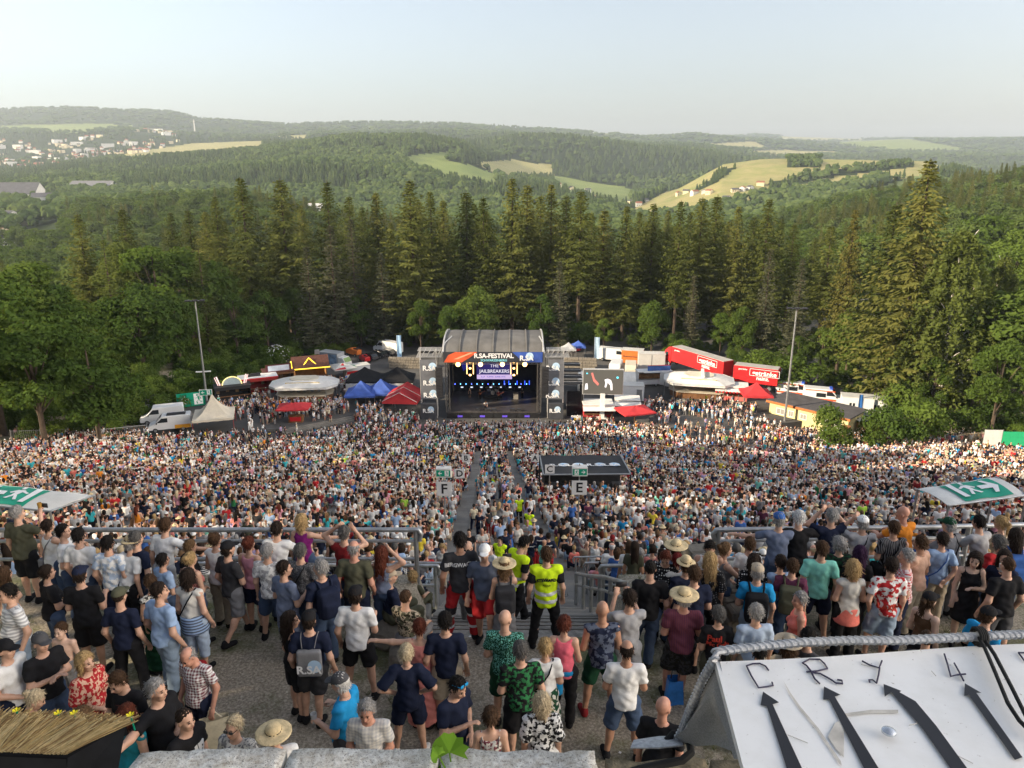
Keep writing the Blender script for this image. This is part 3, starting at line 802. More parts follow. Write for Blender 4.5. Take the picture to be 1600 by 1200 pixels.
def gable_tent(u,v,w,d,he,hr,m,label,rz=0,bays=2,mval=None):
 """ridge runs along local y (towards the back)"""
 p=place(u,v);t=thing('gable_tent',label,'tent',p,rz)
 for k in range(bays):
  y0=-d/2+d*k/bays+.04;y1=-d/2+d*(k+1)/bays-.04
  q=MB();rows=[[(x,y,z)for x,z in((-w/2,he),(-w/4,(he+hr)/2-.06),(0,hr),(w/4,(he+hr)/2-.06),(w/2,he))]for y in(y0,(y0+y1)/2,y1)]
  q.sheet(rows,th=.04);q.build('roof',m,t)
  q=MB();q.tube([(-w/2,y0-.03,he+.03),(0,y0-.03,hr+.03),(w/2,y0-.03,he+.03)],.05,5);q.build('seam',m_canvas,t)
 q=MB();q.add([(-w/2,-d/2,he),(0,-d/2,hr),(w/2,-d/2,he),(w/2,-d/2,he-.35),(-w/2,-d/2,he-.35)],[(0,1,2,3,4)]);q.build('gable',mval or m,t)
 q=MB()
 for sx_ in(-1,1):q.box((sx_*w/2,0,he-.17),(.03,d,.34))
 q.build('valance',mval or m,t)
 for a in(-1,1):
  for b_ in(-1,1):q=MB();q.tube([(a*(w/2-.08),b_*(d/2-.08),0),(a*(w/2-.08),b_*(d/2-.08),he)],.06,6);q.build('leg',m_grey,t)
 return t
def stall_box(u,v,w,d,h,mw,label,rz=0,name='food_stall',counter=None,mcounter=None,awning=None,mroof=None,cat='stall',opening=True):
 """sales booth with an open counter on its front (-y)"""
 p=place(u,v);t=thing(name,label,cat,p,rz)
 q=MB();q.box((0,d/2-.05,h/2),(w,.1,h));q.box((-w/2+.05,0,h/2),(.1,d-.24,h));q.box((w/2-.05,0,h/2),(.1,d-.24,h));q.build('wall',mw,t)
 q=MB();q.box((0,0,h+.08),(w+.3,d+.3,.16),bev=.04);q.build('roof',mroof or mw,t)
 q=MB();q.box((0,-d/2+.05,.5),(w-.02,.1,1.0));q.build('counter',mcounter or mw,t)
 q=MB();q.box((0,-d/2-.12,1.03),(w,.45,.06));q.build('counter_top',m_wood,t)
 q=MB();q.box((0,-d/2+.05,h-.22),(w-.02,.1,.44));q.build('fascia',mw,t)
 q=MB()
 for k in range(4):q.box((-w/2+.5+k*(w-1)/3,d/2-.3,1.3+.2*(k%2)),(.5,.35,.6))
 q.build('shelf_goods',mat('stall goods',(.22,.15,.09),.8,.6,1.2),t)
 if awning:
  q=MB();a=awning
  q.sheet([[(x,-d/2,h-.1),(x,-d/2-a*.5,h-.14),(x,-d/2-a,h-.45)]for x in np.linspace(-w/2-.2,w/2+.2,5)],th=.04);q.build('awning',m_canvas,t)
 return t
# vehicles
def bevel(o,w=.05,seg=2):
 md=o.modifiers.new('bevel','BEVEL');md.width=w;md.segments=seg;md.limit_method='ANGLE';md.angle_limit=math.radians(35);return o
def wheels(t,xs,hw,r=.36,w=.24):
 for x in xs:
  for s in(-1,1):
   q=MB();q.lathe([(r*.6,-w/2),(r*.97,-w/2),(r,-w/3),(r,w/3),(r*.97,w/2),(r*.6,w/2)],18,0,Matrix.Translation((x,s*hw,r))@Matrix.Rotation(math.pi/2,4,'X'))
   wh=q.build('wheel',m_rubber,t,smooth=True)
   q=MB();q.lathe([(.05,-w/2-.015),(r*.6,-w/2-.005),(r*.6,w/2+.005),(.05,w/2+.015)],14,0,Matrix.Translation((x,s*hw,r))@Matrix.Rotation(math.pi/2,4,'X'));q.build('rim',m_grey,wh)
def van(p,rz,Ln,Wd,H,paint,label,name='white_van',cat='van',group=None,camper=False,roof_rack=False,nose=1.0):
 t=thing(name,label,cat,p,rz,group);a=Ln/2;w=Wd/2
 prof=[(-a,.42),(-a,H-.12),(-a+.12,H),(a-1.95*nose,H),(a-1.05*nose,H*.60),(a-.12,H*.46),(a,H*.36),(a,.42)]
 q=MB();q.prism(prof,-w,w,axis='y');bevel(q.build('body',paint,t),.10,3)
 x0,x1=a-1.88*nose,a-1.12*nose;z0,z1=H*.95,H*.645
 n=Vector((z0-z1,0,x1-x0)).normalized()*.03
 q=MB();q.add([Vector(c)+n for c in((x0,-w+.12,z0),(x0,w-.12,z0),(x1,w-.10,z1),(x1,-w+.10,z1))],[(0,1,2,3)]);q.build('windscreen',m_glass,t,fixn=False)
 for s in(-1,1):
  q=MB();q.prism([(a-2.75*nose,H*.62),(a-2.75*nose,H*.88),(a-1.95*nose,H*.88),(a-1.25*nose,H*.62)],s*w-.01,s*w+.012,axis='y');q.build('side_window',m_glass,t)
  q=MB();q.box((a-.03,s*(w-.28),H*.36),(.08,.38,.2),bev=.02);q.build('headlight',mat('headlight',(.6,.6,.6),.2,.05),t)
  q=MB();q.box((a-1.25*nose,s*(w+.12),H*.6),(.12,.2,.3),bev=.03);q.build('mirror',m_dark,t)
 q=MB();q.box((a-.02,0,.5),(.12,Wd*.94,.26));q.box((-a+.02,0,.5),(.12,Wd*.94,.2));q.build('bumper',m_dark,t)
 wheels(t,(a-.95,-a+1.15),w-.1)
 return t
def two(u0,v0,u1,v1):
 """vehicle placed by the ground points under its rear and its front"""
 A=on_yard(u0,v0);B=on_yard(u1,v1);c=(A+B)/2;d=B-A
 c.z=max(A.z,B.z);return c,math.atan2(d.y,d.x),math.hypot(d.x,d.y)
m_vanwhite=mat('van paint',(.66,.66,.65),.35,.04,.6,spec=.5,dirt=.12)
c,rz,ln=two(628,556,586,548);van(c,rz,7.0,2.0,2.7,m_vanwhite,'white high roof van parked by the fence left of the stage')
c,rz,ln=two(936,562,986,567);van(c,rz,7.0,2.0,2.75,m_vanwhite,'pale grey high roof van parked beside the light blue beach flag',nose=1.1)
m_camper=mat('camper white',(.68,.69,.70),.4,.04,.6,spec=.5,dirt=.1)
c,rz,ln=two(303,668,232,680);t=van(c,rz,5.9,2.0,2.45,m_camper,'white box van with orange stripe beside the pointed pavilion','box_van')
for s in(-1,1):
 q=MB();q.box((-1.8,s*1.01,.75),(2.2,.03,.55));q.build('orange_stripe',mat('amber stripe',(.70,.32,.03),.5,.1),t)
q=MB();q.box((-1.0,.2,2.52),(2.6,1.1,.12));q.build('roof_panel',m_dark,t)
c,rz,ln=two(292,655,218,668);van(c,rz,6.2,2.0,2.6,m_camper,'taller white van parked behind the one with the orange stripe','box_van')
def ambulance(a,b_,label):
 c,rz,ln=two(*a,*b_);t=van(c,rz,6.4,2.1,2.75,m_camper,label,'ambulance','ambulance','ambulances parked behind the yellow building')
 mo=mat('signal red stripe',(.72,.10,.03),.5,.1)
 for s in(-1,1):
  q=MB();q.box((-.5,s*1.06,1.02),(5.0,.03,.30));q.build('stripe',mo,t)
  q=MB();q.box((-.6,s*1.06,2.5),(4.6,.03,.16));q.build('stripe',mo,t)
  q=MB();q.box((-.4,s*1.062,1.75),(1.5,.02,.7));q.build('side_window',m_glass,t)
 q=MB();q.box((3.0,0,1.05),(.5,1.9,.25));q.build('stripe',mo,t)
 q=MB();q.box((1.1,0,2.84),(.5,1.6,.2),bev=.06);q.build('light_bar',mat('blue lamp',(.05,.12,.6),.2,.1),t)
 return t
ambulance((1214,618),(1270,624),'rear ambulance with red stripes next to the red lorry')
ambulance((1254,628),(1316,634),'front ambulance with red stripes and windscreen by the bush')
def car(p,rz,paint,label,Ln=4.3):
 t=thing('parked_car',label,'car',p,rz);a=Ln/2
 q=MB();q.prism([(-a,.3),(-a,.8),(-a+.25,.92),(a-1.3,.95),(a-.15,.75),(a,.55),(a,.3)],-.87,.87,axis='y');bevel(q.build('body',paint,t),.10,3)
 q=MB();q.prism([(-a+.2,.92),(-a+.75,1.42),(a-2.2,1.45),(a-1.25,.94)],-.74,.74,axis='y');bevel(q.build('window_band',m_glass,t),.05)
 q=MB();q.prism([(-a+.7,1.40),(-a+.8,1.47),(a-2.25,1.49),(a-2.1,1.42)],-.70,.70,axis='y');bevel(q.build('roof',paint,t),.03)
 for s in(-1,1):
  q=MB();q.box((a-.08,s*.62,.62),(.12,.36,.14),bev=.03);q.build('headlight',MATS['headlight'],t)
 wheels(t,(a-.8,-a+.75),.78,.32,.2);return t
c,rz,ln=two(905,551,880,545);car(c,rz,mat('car red',(.45,.02,.03),.25,.05,1,spec=.6),'red car parked behind the stage beside the blue tent top')
for i,(u,v,rz,lb)in enumerate(((590,558,2.6,'black car nearest the white van left of the stage'),(577,562,2.4,'black car next to the red quad'),(603,556,2.7,'black car with trailer in front of the white van'))):
 car(on_yard(u,v),rz,mat('car black',(.02,.02,.024),.25,.1,1,spec=.6),lb,4.6)
def quad(u,v,rz,m,label,nm='quad_bike',k=1.0):
 t=thing(nm,label,'vehicle',on_yard(u,v),rz)
 q=MB();q.prism([(-.9*k,.4),(-.95*k,.8*k),(-.2*k,.85*k),(0,1.0*k),(.5*k,.95*k),(.95*k,.7*k),(.9*k,.4)],-.4*k,.4*k,axis='y');bevel(q.build('body',m,t),.06)
 q=MB();q.box((-.4*k,0,.95*k),(.8*k,.4,.16),bev=.05);q.build('seat',m_dark,t);q=MB();q.tube([(.35*k,-.4,1.2*k),(.3*k,0,1.1*k),(.35*k,.4,1.2*k)],.03,6);q.build('handlebar',m_dark,t)
 wheels(t,(.65*k,-.65*k),.5*k,.32,.25)
quad(570,566,2.2,m_redpaint,'red quad bike parked below the black cars',k=1.5)
quad(553,556,2.6,m_orange,'orange yard tractor behind the box lorry','yard_tractor',1.7)
c,rz,ln=two(506,572,548,578)
t=thing('box_lorry','grey box lorry with printed sides behind the wooden hut','lorry',c,rz)
q=MB();q.box((-1.2,0,1.95),(4.6,2.3,2.5));bevel(q.build('box',mat('lorry grey',(.28,.30,.32),.5,.1),t))
for s in(-1,1):
 q=MB();q.box((-1.2,s*1.165,1.9),(4.2,.02,2.0));q.build('print',mat('blue lorry print',(.16,.24,.34),.6,.6,1.1),t)
q=MB();q.prism([(1.2,.5),(1.2,2.5),(2.3,2.4),(2.9,1.5),(3.05,.5)],-1.05,1.05,axis='y');bevel(q.build('cab',m_vanwhite,t),.1)
q=MB();q.add([(2.36,-.9,2.36),(2.36,.9,2.36),(2.93,.9,1.55),(2.93,-.9,1.55)],[(0,1,2,3)]);q.build('windscreen',mat('lit windscreen',(.20,.30,.12),.2,.2),t,fixn=False);wheels(t,(2.2,-2.2),.95,.42)
def big_lorry(a,b_,label,cab=True):
 """a = ground under the rear, b_ = ground under the front"""
 c,rz,ln=two(*a,*b_);t=thing('drinks_lorry' if cab else 'drinks_trailer',label,'lorry' if cab else 'trailer',c,rz,None)
 h0,h1=1.15,4.0;x0=-ln/2;x1=ln/2-(2.0 if cab else 0)
 q=MB();q.box(((x0+x1)/2,0,(h0+h1)/2),(x1-x0,2.5,h1-h0));bevel(q.build('cargo_box',m_redpaint,t),.05)
 q=MB();q.box(((x0+x1)/2,0,h1+.035),(x1-x0-.2,2.4,.05));q.build('roof',mat('lorry roof',(.42,.40,.37),.8,.15,.5,dirt=.3),t)
 if cab:
  q=MB();q.prism([(x1+.12,.6),(x1+.12,3.9),(x1+.9,3.75),(ln/2-.05,2.9),(ln/2+.05,.6)],-1.2,1.2,axis='y');bevel(q.build('cab',m_redpaint,t),.12,3)
  q=MB();q.add([(ln/2-.10,-1.05,2.95),(ln/2-.10,1.05,2.95),(ln/2+.06,1.05,1.75),(ln/2+.06,-1.05,1.75)],[(0,1,2,3)]);q.build('windscreen',m_glass,t,fixn=False)
  for s in(-1,1):
   q=MB();q.box((ln/2-.75,s*1.21,2.35),(.85,.03,.75));q.build('side_window',m_glass,t)
   q=MB();q.box((ln/2+.06,s*.9,.95),(.06,.4,.2));q.build('headlight',MATS['headlight'],t)
 q=MB();q.box(((x0+x1)/2,0,.95),(x1-x0-.4,.9,.25));q.build('chassis',m_dark,t)
 wheels(t,((x0+1.1,x0+2.5,ln/2-1.3)if cab else(x0+1.3,x1-1.4,x1-2.5)),1.05,.5,.32)
 for s in(-1,1):
  rot=(math.pi/2,0,0 if s<0 else math.pi)
  k=-s if False else 1
  xx=x0+ln*.22
  lettering('getränke',1.15,m_text_w,t,(xx+.6,s*1.262,3.05),rot=rot,bold=.025)
  lettering('nainz.',.95,m_text_w,t,(xx+.8,s*1.262,2.15),rot=rot,bold=.022)
  q=MB()
  for bx in((0,.98,4.9,.07),(0,-.2,4.9,.07),(-2.45,.39,.07,1.2),(2.45,.39,.07,1.2)):q.box((xx+.6+bx[0],s*1.258,2.75+bx[1]),(bx[2],.012,bx[3]))
  q.build('emblem_frame',m_text_w,t)
  lettering('getränke',.42,m_text_w,t,(x1-1.6,s*1.262,3.5),rot=rot,bold=.006)
 q=MB();q.box((x0-.02,0,(h0+h1)/2),(.04,2.3,h1-h0-.2));q.build('rear_door',mat('dark red door',(.28,.012,.016),.45,.1),t)
 return t
big_lorry((1136,598),(1044,576),'long red drinks lorry with cab and white lettering on its side')
big_lorry((1214,620),(1146,602),'red drinks trailer with white lettering parked behind the red lorry',False)
def crate(u,v,rz,dims,m,label,name,cat,extras=()):
 p=on_yard(u,v);t=thing(name,label,cat,p,rz);w,d,h=dims
 q=MB();q.box((0,0,h/2+.15),(w,d,h));bevel(q.build('body',m,t),.04)
 q=MB();q.box((0,0,h+.19),(w+.12,d+.12,.08));q.build('roof',mat('container roof',(.55,.55,.53),.7,.1,.6,dirt=.25),t)
 for ex in extras:
  q=MB();q.box(ex[0],ex[1]);q.build(ex[2],ex[3],t)
 return t
crate(1017,577,-.12,(5.2,2.3,3.1),mat('container grey',(.50,.50,.48),.6,.06,.8,dirt=.2),'pale grey box container left of the red lorry','box_container','container',[((0,-1.17,1.7),(.06,.03,2.8),'door_seam',m_dark)])
crate(988,567,-.3,(4.2,2.3,2.6),m_orange,'orange container behind the pale grey van','orange_container','container',[((0,-1.17,1.5),(3.6,.03,.12),'side_rail',m_dark)])
def caravan(u,v,rz,m,label):
 p=on_yard(u,v);t=thing('caravan',label,'caravan',p,rz)
 q=MB();q.prism([(-2.3,.5),(-2.35,1.6),(-2.1,2.4),(1.9,2.45),(2.4,1.5),(2.3,.5)],-1.05,1.05,axis='y');bevel(q.build('body',m,t),.1)
 for s in(-1,1):q=MB();q.box((.2,s*1.06,1.65),(1.3,.03,.6));q.build('window',m_glass,t)
 q=MB();q.tube([(2.3,0,.5),(3.3,0,.5)],.05,6);q.build('tow_bar',m_dark,t);wheels(t,(-.1,),.95,.33,.2);return t
caravan(962,584,1.3,m_camper,'small white caravan behind the tunnel tent');caravan(985,586,1.4,mat('caravan cream',(.60,.55,.44),.5,.08),'cream caravan between the tunnel tent and the food trailer')
c,rz,ln=two(544,594,572,590)
t=crate(558,592,rz,(4.6,2.2,2.5),m_camper,'white sales trailer with red band behind the black tents','sales_trailer','trailer',[((0,-1.12,1.6),(4.4,.03,.55),'red_band',m_redpaint)])
p=on_yard(1020,602);t=thing('food_trailer','white food trailer with raised flap and blue roof sign','food trailer',p,.12)
q=MB();q.box((0,.9,1.6),(6.2,.12,2.3));q.box((-3.05,0,1.6),(.12,1.9,2.3));q.box((3.05,0,1.6),(.12,1.9,2.3));q.box((0,-.9,.85),(6.1,.12,.8));q.box((0,0,.46),(6,1.8,.1));q.build('body',m_camper,t)
q=MB();q.box((0,0,2.82),(6.4,2.1,.12));q.build('roof',m_white,t)
q=MB();q.sheet([[(x,-.95,2.7),(x,-2.1,2.95)]for x in(-2.2,0,2.6)],th=.05);q.build('flap',m_white,t)
q=MB();q.box((.8,-.6,3.35),(4.2,.1,.9));sg=q.build('roof_sign',mat('blue sign',(.05,.12,.34),.5,.35,1),t)
q=MB();q.box((.8,-.66,3.86),(4.2,.05,.1));q.build('sign_edge',m_redpaint,sg)
q=MB();q.box((0,.5,1.6),(5.4,.5,.9));q.build('oven',mat('warm goods',(.30,.16,.07),.7,.5,1.5),t);wheels(t,(.3,),.85,.34,.2)
# tents and stalls
popup(337,670,5.7,5.7,2.4,5.4,m_cream,'cream pointed pavilion with red legs beside the white box van','pavilion','pointed_pavilion',rz=.3,concave=.5,nseg=8,legs=mat('red post',(.25,.03,.03),.7))
popup(566,634,5.0,5.0,2.4,4.3,m_blue,'blue pop up canopy, left one of the pair','tent',rz=.05,concave=.7);popup(597,631,4.9,4.9,2.4,4.3,m_blue,'blue pop up canopy, right one of the pair beside the red tent','tent',rz=.05,concave=.7)
gable_tent(632,643,5.6,6.5,2.6,4.1,m_red,'red gabled tent with white seams against the left speaker tower',rz=-.08)
popup(1179,636,4.6,4.6,2.5,4.2,m_red,'red pop up tent in front of the red trailer','tent',rz=-.1,concave=.6)
for u,lb in((572,'black pavilion tent with white side sheets, left of the two'),(622,'black pavilion tent with white side sheets, right of the two')):
 t=popup(u,616,5.9,5.6,3.0,4.9,m_black,lb,'tent',rz=.04,concave=.8)
 q=MB();q.sheet([[(x,-2.82-.05*math.sin(x*3),z)for z in(.1,1.5,2.75)]for x in np.linspace(-2.9,2.9,15)]);q.build('side_sheet',m_canvas,t)
popup(903,556,3,3,2.2,3.3,m_blue,'small blue tent top beside the red car','tent',concave=.7)
popup(888,560,3,3,2.2,3.4,mat('grey canvas',(.42,.43,.44),.8,.15),'small grey tent top behind the right speaker tower','tent',concave=.7)
def beer_pavilion(u,v,rx,ry,label,band=None,rz=0):
 """long eight sided canopy with a counter under it"""
 p=on_yard(u,v);t=thing('drinks_pavilion',label,'drinks stand',p,rz)
 oc=[(-1,-.45),(-.72,-1),(.72,-1),(1,-.45),(1,.45),(.72,1),(-.72,1),(-1,.45)]
 def ring(k,z):return[(a*rx*k,b_*ry*k,z)for a,b_ in oc]+[(oc[0][0]*rx*k,oc[0][1]*ry*k,z)]
 q=MB();q.sheet([ring(1,2.75),ring(.8,3.05),ring(.45,3.5),ring(.42,3.52)],th=.05);q.build('roof',m_canvas,t)
 q=MB();q.sheet([ring(1.0,2.78),ring(1.0,2.4)]);q.build('valance',m_canvas,t)
 q=MB();q.prism([(a*rx*.42,b_*ry*.42)for a,b_ in oc],3.45,3.62);q.build('cap',m_cream,t)
 for k in(-1,1):
  q=MB();q.box((0,-ry*.62*1,3.22),(rx*1.0,.04,.3));
 q.build('golden_band',mat('golden print',(.50,.36,.10),.6,.4,1.5),t)
 for a,b_ in oc:q=MB();q.tube([(a*rx*.97,b_*ry*.97,0),(a*rx*.97,b_*ry*.97,2.5)],.05,6);q.build('post',m_grey,t)
 q=MB();q.prism([(a*rx*.8,b_*ry*.75)for a,b_ in oc],0,1.05);q.build('counter',m_wood,t)
 q=MB();q.prism([(a*rx*.84,b_*ry*.8)for a,b_ in oc],1.06,1.12);q.build('counter_top',m_cream,t)
 q=MB()
 for k in range(5):q.box((-rx*.4+k*rx*.2,0,1.5),(.5,.4,.75))
 q.build('taps',m_grey,t);return t
beer_pavilion(478,622,5.6,3.4,'long white eight sided drinks pavilion on the left yard',rz=.10)
t=beer_pavilion(1090,616,5.8,3.8,'wide white drinks pavilion in front of the red lorry',rz=-.22)
q=MB();q.box((.6,0,3.75),(.5,4.5,.5));q.build('roof_box',m_white,t)
p=on_yard(486,592);t=thing('wooden_hut','brown wooden hut with yellow lit strips along its roof','hut',p,.35)
q=MB();q.box((0,1.6,1.4),(5.6,.12,2.8));q.box((-2.75,0,1.4),(.12,3.1,2.8));q.box((2.75,0,1.4),(.12,3.1,2.8));q.build('wall',mat('larch boards',(.30,.15,.055),.7,.3,1.5,.2,10),t)
m_shingle=mat('brown shingles',(.10,.042,.03),.8,.3,3,.4,14)
for s in(-1,1):
 q=MB();q.sheet([[(x,s*2.3,2.65),(x,s*1.2,3.55),(x,0,4.45)]for x in(-3.3,-1,1,3.3)],th=.10);q.build('roof',m_shingle,t)
g_y=glow('yellow tube',(1.0,.62,.05),.75)
q=MB();q.tube([(-3.35,-2.35,2.62),(3.35,-2.35,2.62)],.12,6);q.build('light_strip',g_y,t)
q=MB();q.tube([(-1.3,-1.62,3.05),(-.2,-.75,4.2),(1.0,-1.62,3.05)],.12,6);q.build('light_strip',g_y,t)
q=MB();q.tube([(-3.38,-2.3,2.7),(-3.38,-.9,3.85)],.12,6);q.build('light_strip',g_y,t)
q=MB();q.box((0,-1.5,.55),(5.4,.14,1.1));q.build('counter',m_wood,t);q=MB();q.box((1.6,1.9,4.55),(.9,.1,.9),bev=.2);q.build('round_sign',m_grey,t)
p=on_yard(436,601);t=stall_box(436,601,5.2,3.0,2.7,m_wood,'dark brown stall with a white roof sign left of the hut',.42,mroof=m_shingle)
q=MB();q.box((0,-1.5,3.5),(4.4,.12,1.3));sg=q.build('roof_sign',mat('maroon board',(.12,.03,.035),.6,.2),t);q=MB();q.box((0,-1.58,3.5),(3.6,.04,.95));q.build('sign_face',mat('sign face',(.62,.68,.76),.5,.2,.8),sg)
t=stall_box(405,612,6.2,3.0,2.7,mat('stall red',(.30,.03,.025),.6),'flat roofed stall with red and white roof edge',.42,mroof=m_white)
q=MB();q.box((0,-1.68,2.82),(6.5,.06,.22));q.build('red_edge',m_redpaint,t)
q=MB();q.box((-.6,.2,3.0),(2.2,.8,.25));q.box((-.3,.4,3.2),(1.6,.5,.15));q.build('roof_unit',m_dark,t)
t=stall_box(365,624,5.6,2.6,2.5,m_dark,'dark stall with a glowing half round roof sign',.42)
q=MB();q.prism([(1.5*math.cos(math.pi*i/14),2.6+1.35*math.sin(math.pi*i/14))for i in range(15)],-.10,.0,axis='y');sg=q.build('dome_sign',mat('dome face',(.34,.42,.46),.5,.2,1),t)
q=MB();q.tube([(1.55*math.cos(math.pi*i/14),-.14,2.6+1.4*math.sin(math.pi*i/14))for i in range(15)],.09,6);q.build('neon_arc',glow('neon cream',(1.0,.80,.32),.5),sg)
for sx_ in(-1,1):
 q=MB();q.tube([(sx_*1.9,-.1,2.7),(sx_*2.35,-.1,4.2)],.12,6);q.tube([(sx_*2.2,-.1,2.7),(sx_*2.65,-.1,4.1)],.07,6);q.build('neon_bar',glow('neon white',(.9,.62,.58),.4),sg)
def umbrella(u,v,w,d,h,label,cat='sunshade',rz=0,kiosk=False,m=None):
 p=on_yard(u,v);t=thing('market_umbrella',label,cat,p,rz)
 rows=[]
 for k,z in((1,h),(.55,h+.35),(.05,h+.6)):
  rows.append([(a*w/2*k,b_*d/2*k,z-.06*(abs(a)+abs(b_)<2))for a,b_ in((-1,-1),(0,-1),(1,-1),(1,0),(1,1),(0,1),(-1,1),(-1,0),(-1,-1))])
 q=MB();q.sheet(rows);q.sheet([rows[0],[(x,y,z-.2)for x,y,z in rows[0]]]);q.build('canopy',m or m_red,t)
 q=MB();q.tube([(0,0,0),(0,0,h+.55)],.05,8);q.build('pole',m_wood,t)
 if kiosk:
  q=MB();q.box((.2,0,.55),(w*.45,1.0,1.1),bev=.03);q.build('counter',m_wood,t);q=MB();q.box((.2,-.52,.6),(w*.35,.04,.7));q.build('front_panel',m_redpaint,t)
 return t
umbrella(461,659,4.8,3.4,2.5,'flat red canopy over a little wooden counter on the left',rz=.08,kiosk=True)
umbrella(991,664,5.2,4.2,2.4,'red umbrella on the crowded yard below the video screen',rz=.3)
t=umbrella(537,590,4.2,4.2,2.2,'sunshade in red, white and green panels by the sales trailer',rz=.5,m=mat('striped shade',(.55,.55,.52),.8,.1));
q=MB();q.add([(-2.1,-2.12,2.2),(0,-2.12,2.16),(0,-.1,2.83)],[(0,1,2)]);q.add([(2.12,-2.1,2.2),(2.12,0,2.16),(.1,0,2.83)],[(0,1,2)],1);q.build('coloured_panel',[m_redpaint,mat('shade green',(.03,.22,.10),.8)],t,fixn=False)
t=stall_box(933,652,4.6,3,2.4,m_red,'stall with white awning and red counter under the video screen',0,awning=1.4,mroof=m_canvas)
t=stall_box(979,645,3.8,2.6,2.4,m_dark,'small stall with pale green awning beside the video screen',-.1,awning=1.5,mroof=m_canvas)
p=on_yard(947,611);t=thing('tunnel_tent','long white barrel roofed tent behind the video screen','tent',p,-.07)
for k in range(4):
 q=MB();x0=-5.0+k*2.5;rows=[[(x,2.4*math.cos(a)*-1,1.6+1.9*math.sin(a))for a in np.linspace(0,math.pi,9)]for x in(x0+.03,x0+2.47)]
 q.sheet([[(x,-2.4,.05)]+r_+[(x,2.4,.05)]for x,r_ in zip((x0+.03,x0+2.47),rows)],th=.03);q.build('bay',m_canvas,t,smooth=True)
q=MB();q.prism([(-2.4,.05)]+[(2.4*-math.cos(a),1.6+1.9*math.sin(a))for a in np.linspace(0,math.pi,9)]+[(2.4,.05)],-5.05,-5.0,axis='x');q.prism([(-2.4,.05)]+[(2.4*-math.cos(a),1.6+1.9*math.sin(a))for a in np.linspace(0,math.pi,9)]+[(2.4,.05)],5.0,5.05,axis='x');q.build('end_wall',m_canvas,t)
crate(988,625,-.07,(3.6,2.4,2.6),m_camper,'plain white cabin at the right end of the tunnel tent','white_cabin','cabin',[((1.0,-1.22,1.2),(.9,.03,2.0),'door',m_grey)])
t=stall_box(1142,622,5.0,3.0,2.3,mat('striped wall',(.52,.16,.14),.7),'stall with red and white striped edge next to the red tent',-.25,awning=1.2,mroof=m_canvas)
q=MB()
for k in range(10):q.box((-2.5+k*.55,-1.66-1.1,1.75),(.27,.03,.3))
q.build('stripes',m_redpaint,t)
for i,(u,v)in enumerate(((1045,603),(1056,606))):
 p=on_yard(u,v);t=thing('white_screen_wall',('long' if i else 'short')+' white cloth wall between food trailer and drinks pavilion','screen',p,-.5)
 q=MB();q.box((0,0,1.2),(3.4+i,.08,2.3));q.build('cloth',m_canvas,t)
 for x in(-1.6,1.6):q=MB();q.tube([(x,.1,0),(x,.1,2.45)],.05,6);q.build('post',m_grey,t)
p=on_yard(940,657);t=thing('video_screen','big video screen on a mast showing the performers','screen',p,-.06)
k=1/ppm(p)
q=MB();q.box((0,0,.25),(8.5,3.6,.5));q.build('platform',m_dark,t)
q=MB();q.box((0,-.4,2.4),(.7,.5,4.2));q.box((0,-.4,.56),(1.4,1.2,.12));q.build('mast',m_white,t)
q=MB();q.box((0,-.1,6.35),(6.3,.4,4.1));scr=q.build('case',mat('screen case',(.45,.46,.47),.5,.08),t)
q=MB();q.box((0,-.32,6.35),(6.1,.03,3.9));face=q.build('picture',glow('screen grey',(.085,.085,.078),.12),scr)
def blob(parent,pts,m,nm):
 q=MB();q.add([(x,-.345,6.35+z)for x,z in pts],[tuple(range(len(pts)))]);return q.build(nm,m,parent,fixn=False)
gw=glow('screen bright',(.70,.72,.80),.22);gr=glow('screen red',(.48,.14,.12),.35)
blob(scr,[(.2,.4),(.7,.55),(1.2,.35),(1.45,-.3),(1.5,-1.3),(1.2,-1.3),(1.1,-.5),(.7,-.1),(.5,-.9),(.25,-.8),(.35,-.1)],gw,'picture_figure')
blob(scr,[(-1.9,1.4),(-1.6,1.5),(-1.3,.5),(-.6,-.3),(-.8,-.6),(-1.5,.1)],gr,'picture_figure');blob(scr,[(-2.7,-.3),(-2.4,-.2),(-2.3,-1.2),(-2.8,-1.3)],gw,'picture_figure')
gc=glow('screen cyan',(.1,.6,.8),.5);blob(scr,[(2.2+.18*math.cos(a),.75+.18*math.sin(a))for a in np.linspace(0,6.28,12)[:-1]],gc,'picture_spot');blob(scr,[(-2.5+.12*math.cos(a),1.35+.12*math.sin(a))for a in np.linspace(0,6.28,12)[:-1]],gc,'picture_spot')
crate(901,660,0,(1.6,.9,.7),mat('yellow case',(.62,.38,.03),.6),'yellow equipment case in front of the black wing','equipment_case','case')
def beach_flag(u,v,hpx,wpx,label,m=None,tilt=0):
 p=on_yard(u,v);k=1/ppm(p);h=hpx*k;w=wpx*k;t=thing('beach_flag',label,'flag',p,.1)
 q=MB();q.tube([(0,0,0),(0,0,h)],.04,6);q.build('pole',m_grey,t)
 rows=[[(x*w,.12*math.sin(x*4+z*2),h*(.12+.87*z))for x in np.linspace(.03,1,6)]for z in np.linspace(0,1,8)]
 q=MB();q.sheet(rows);q.build('cloth',m or m_sky,t,smooth=True);q=MB();q.lathe([(.4,0),(.4,.08),(.05,.1)],12);q.build('foot',m_dark,t)
beach_flag(621,563,40,7,'light blue beach flag left of the stage');beach_flag(928,566,40,8,'pale blue beach flag beside the grey high roof van',mat('paler blue cloth',(.45,.62,.76),.8,.15));beach_flag(1338,657,42,6,'deep blue banner flag before the white container',mat('deep blue cloth',(.03,.14,.42),.8,.2))
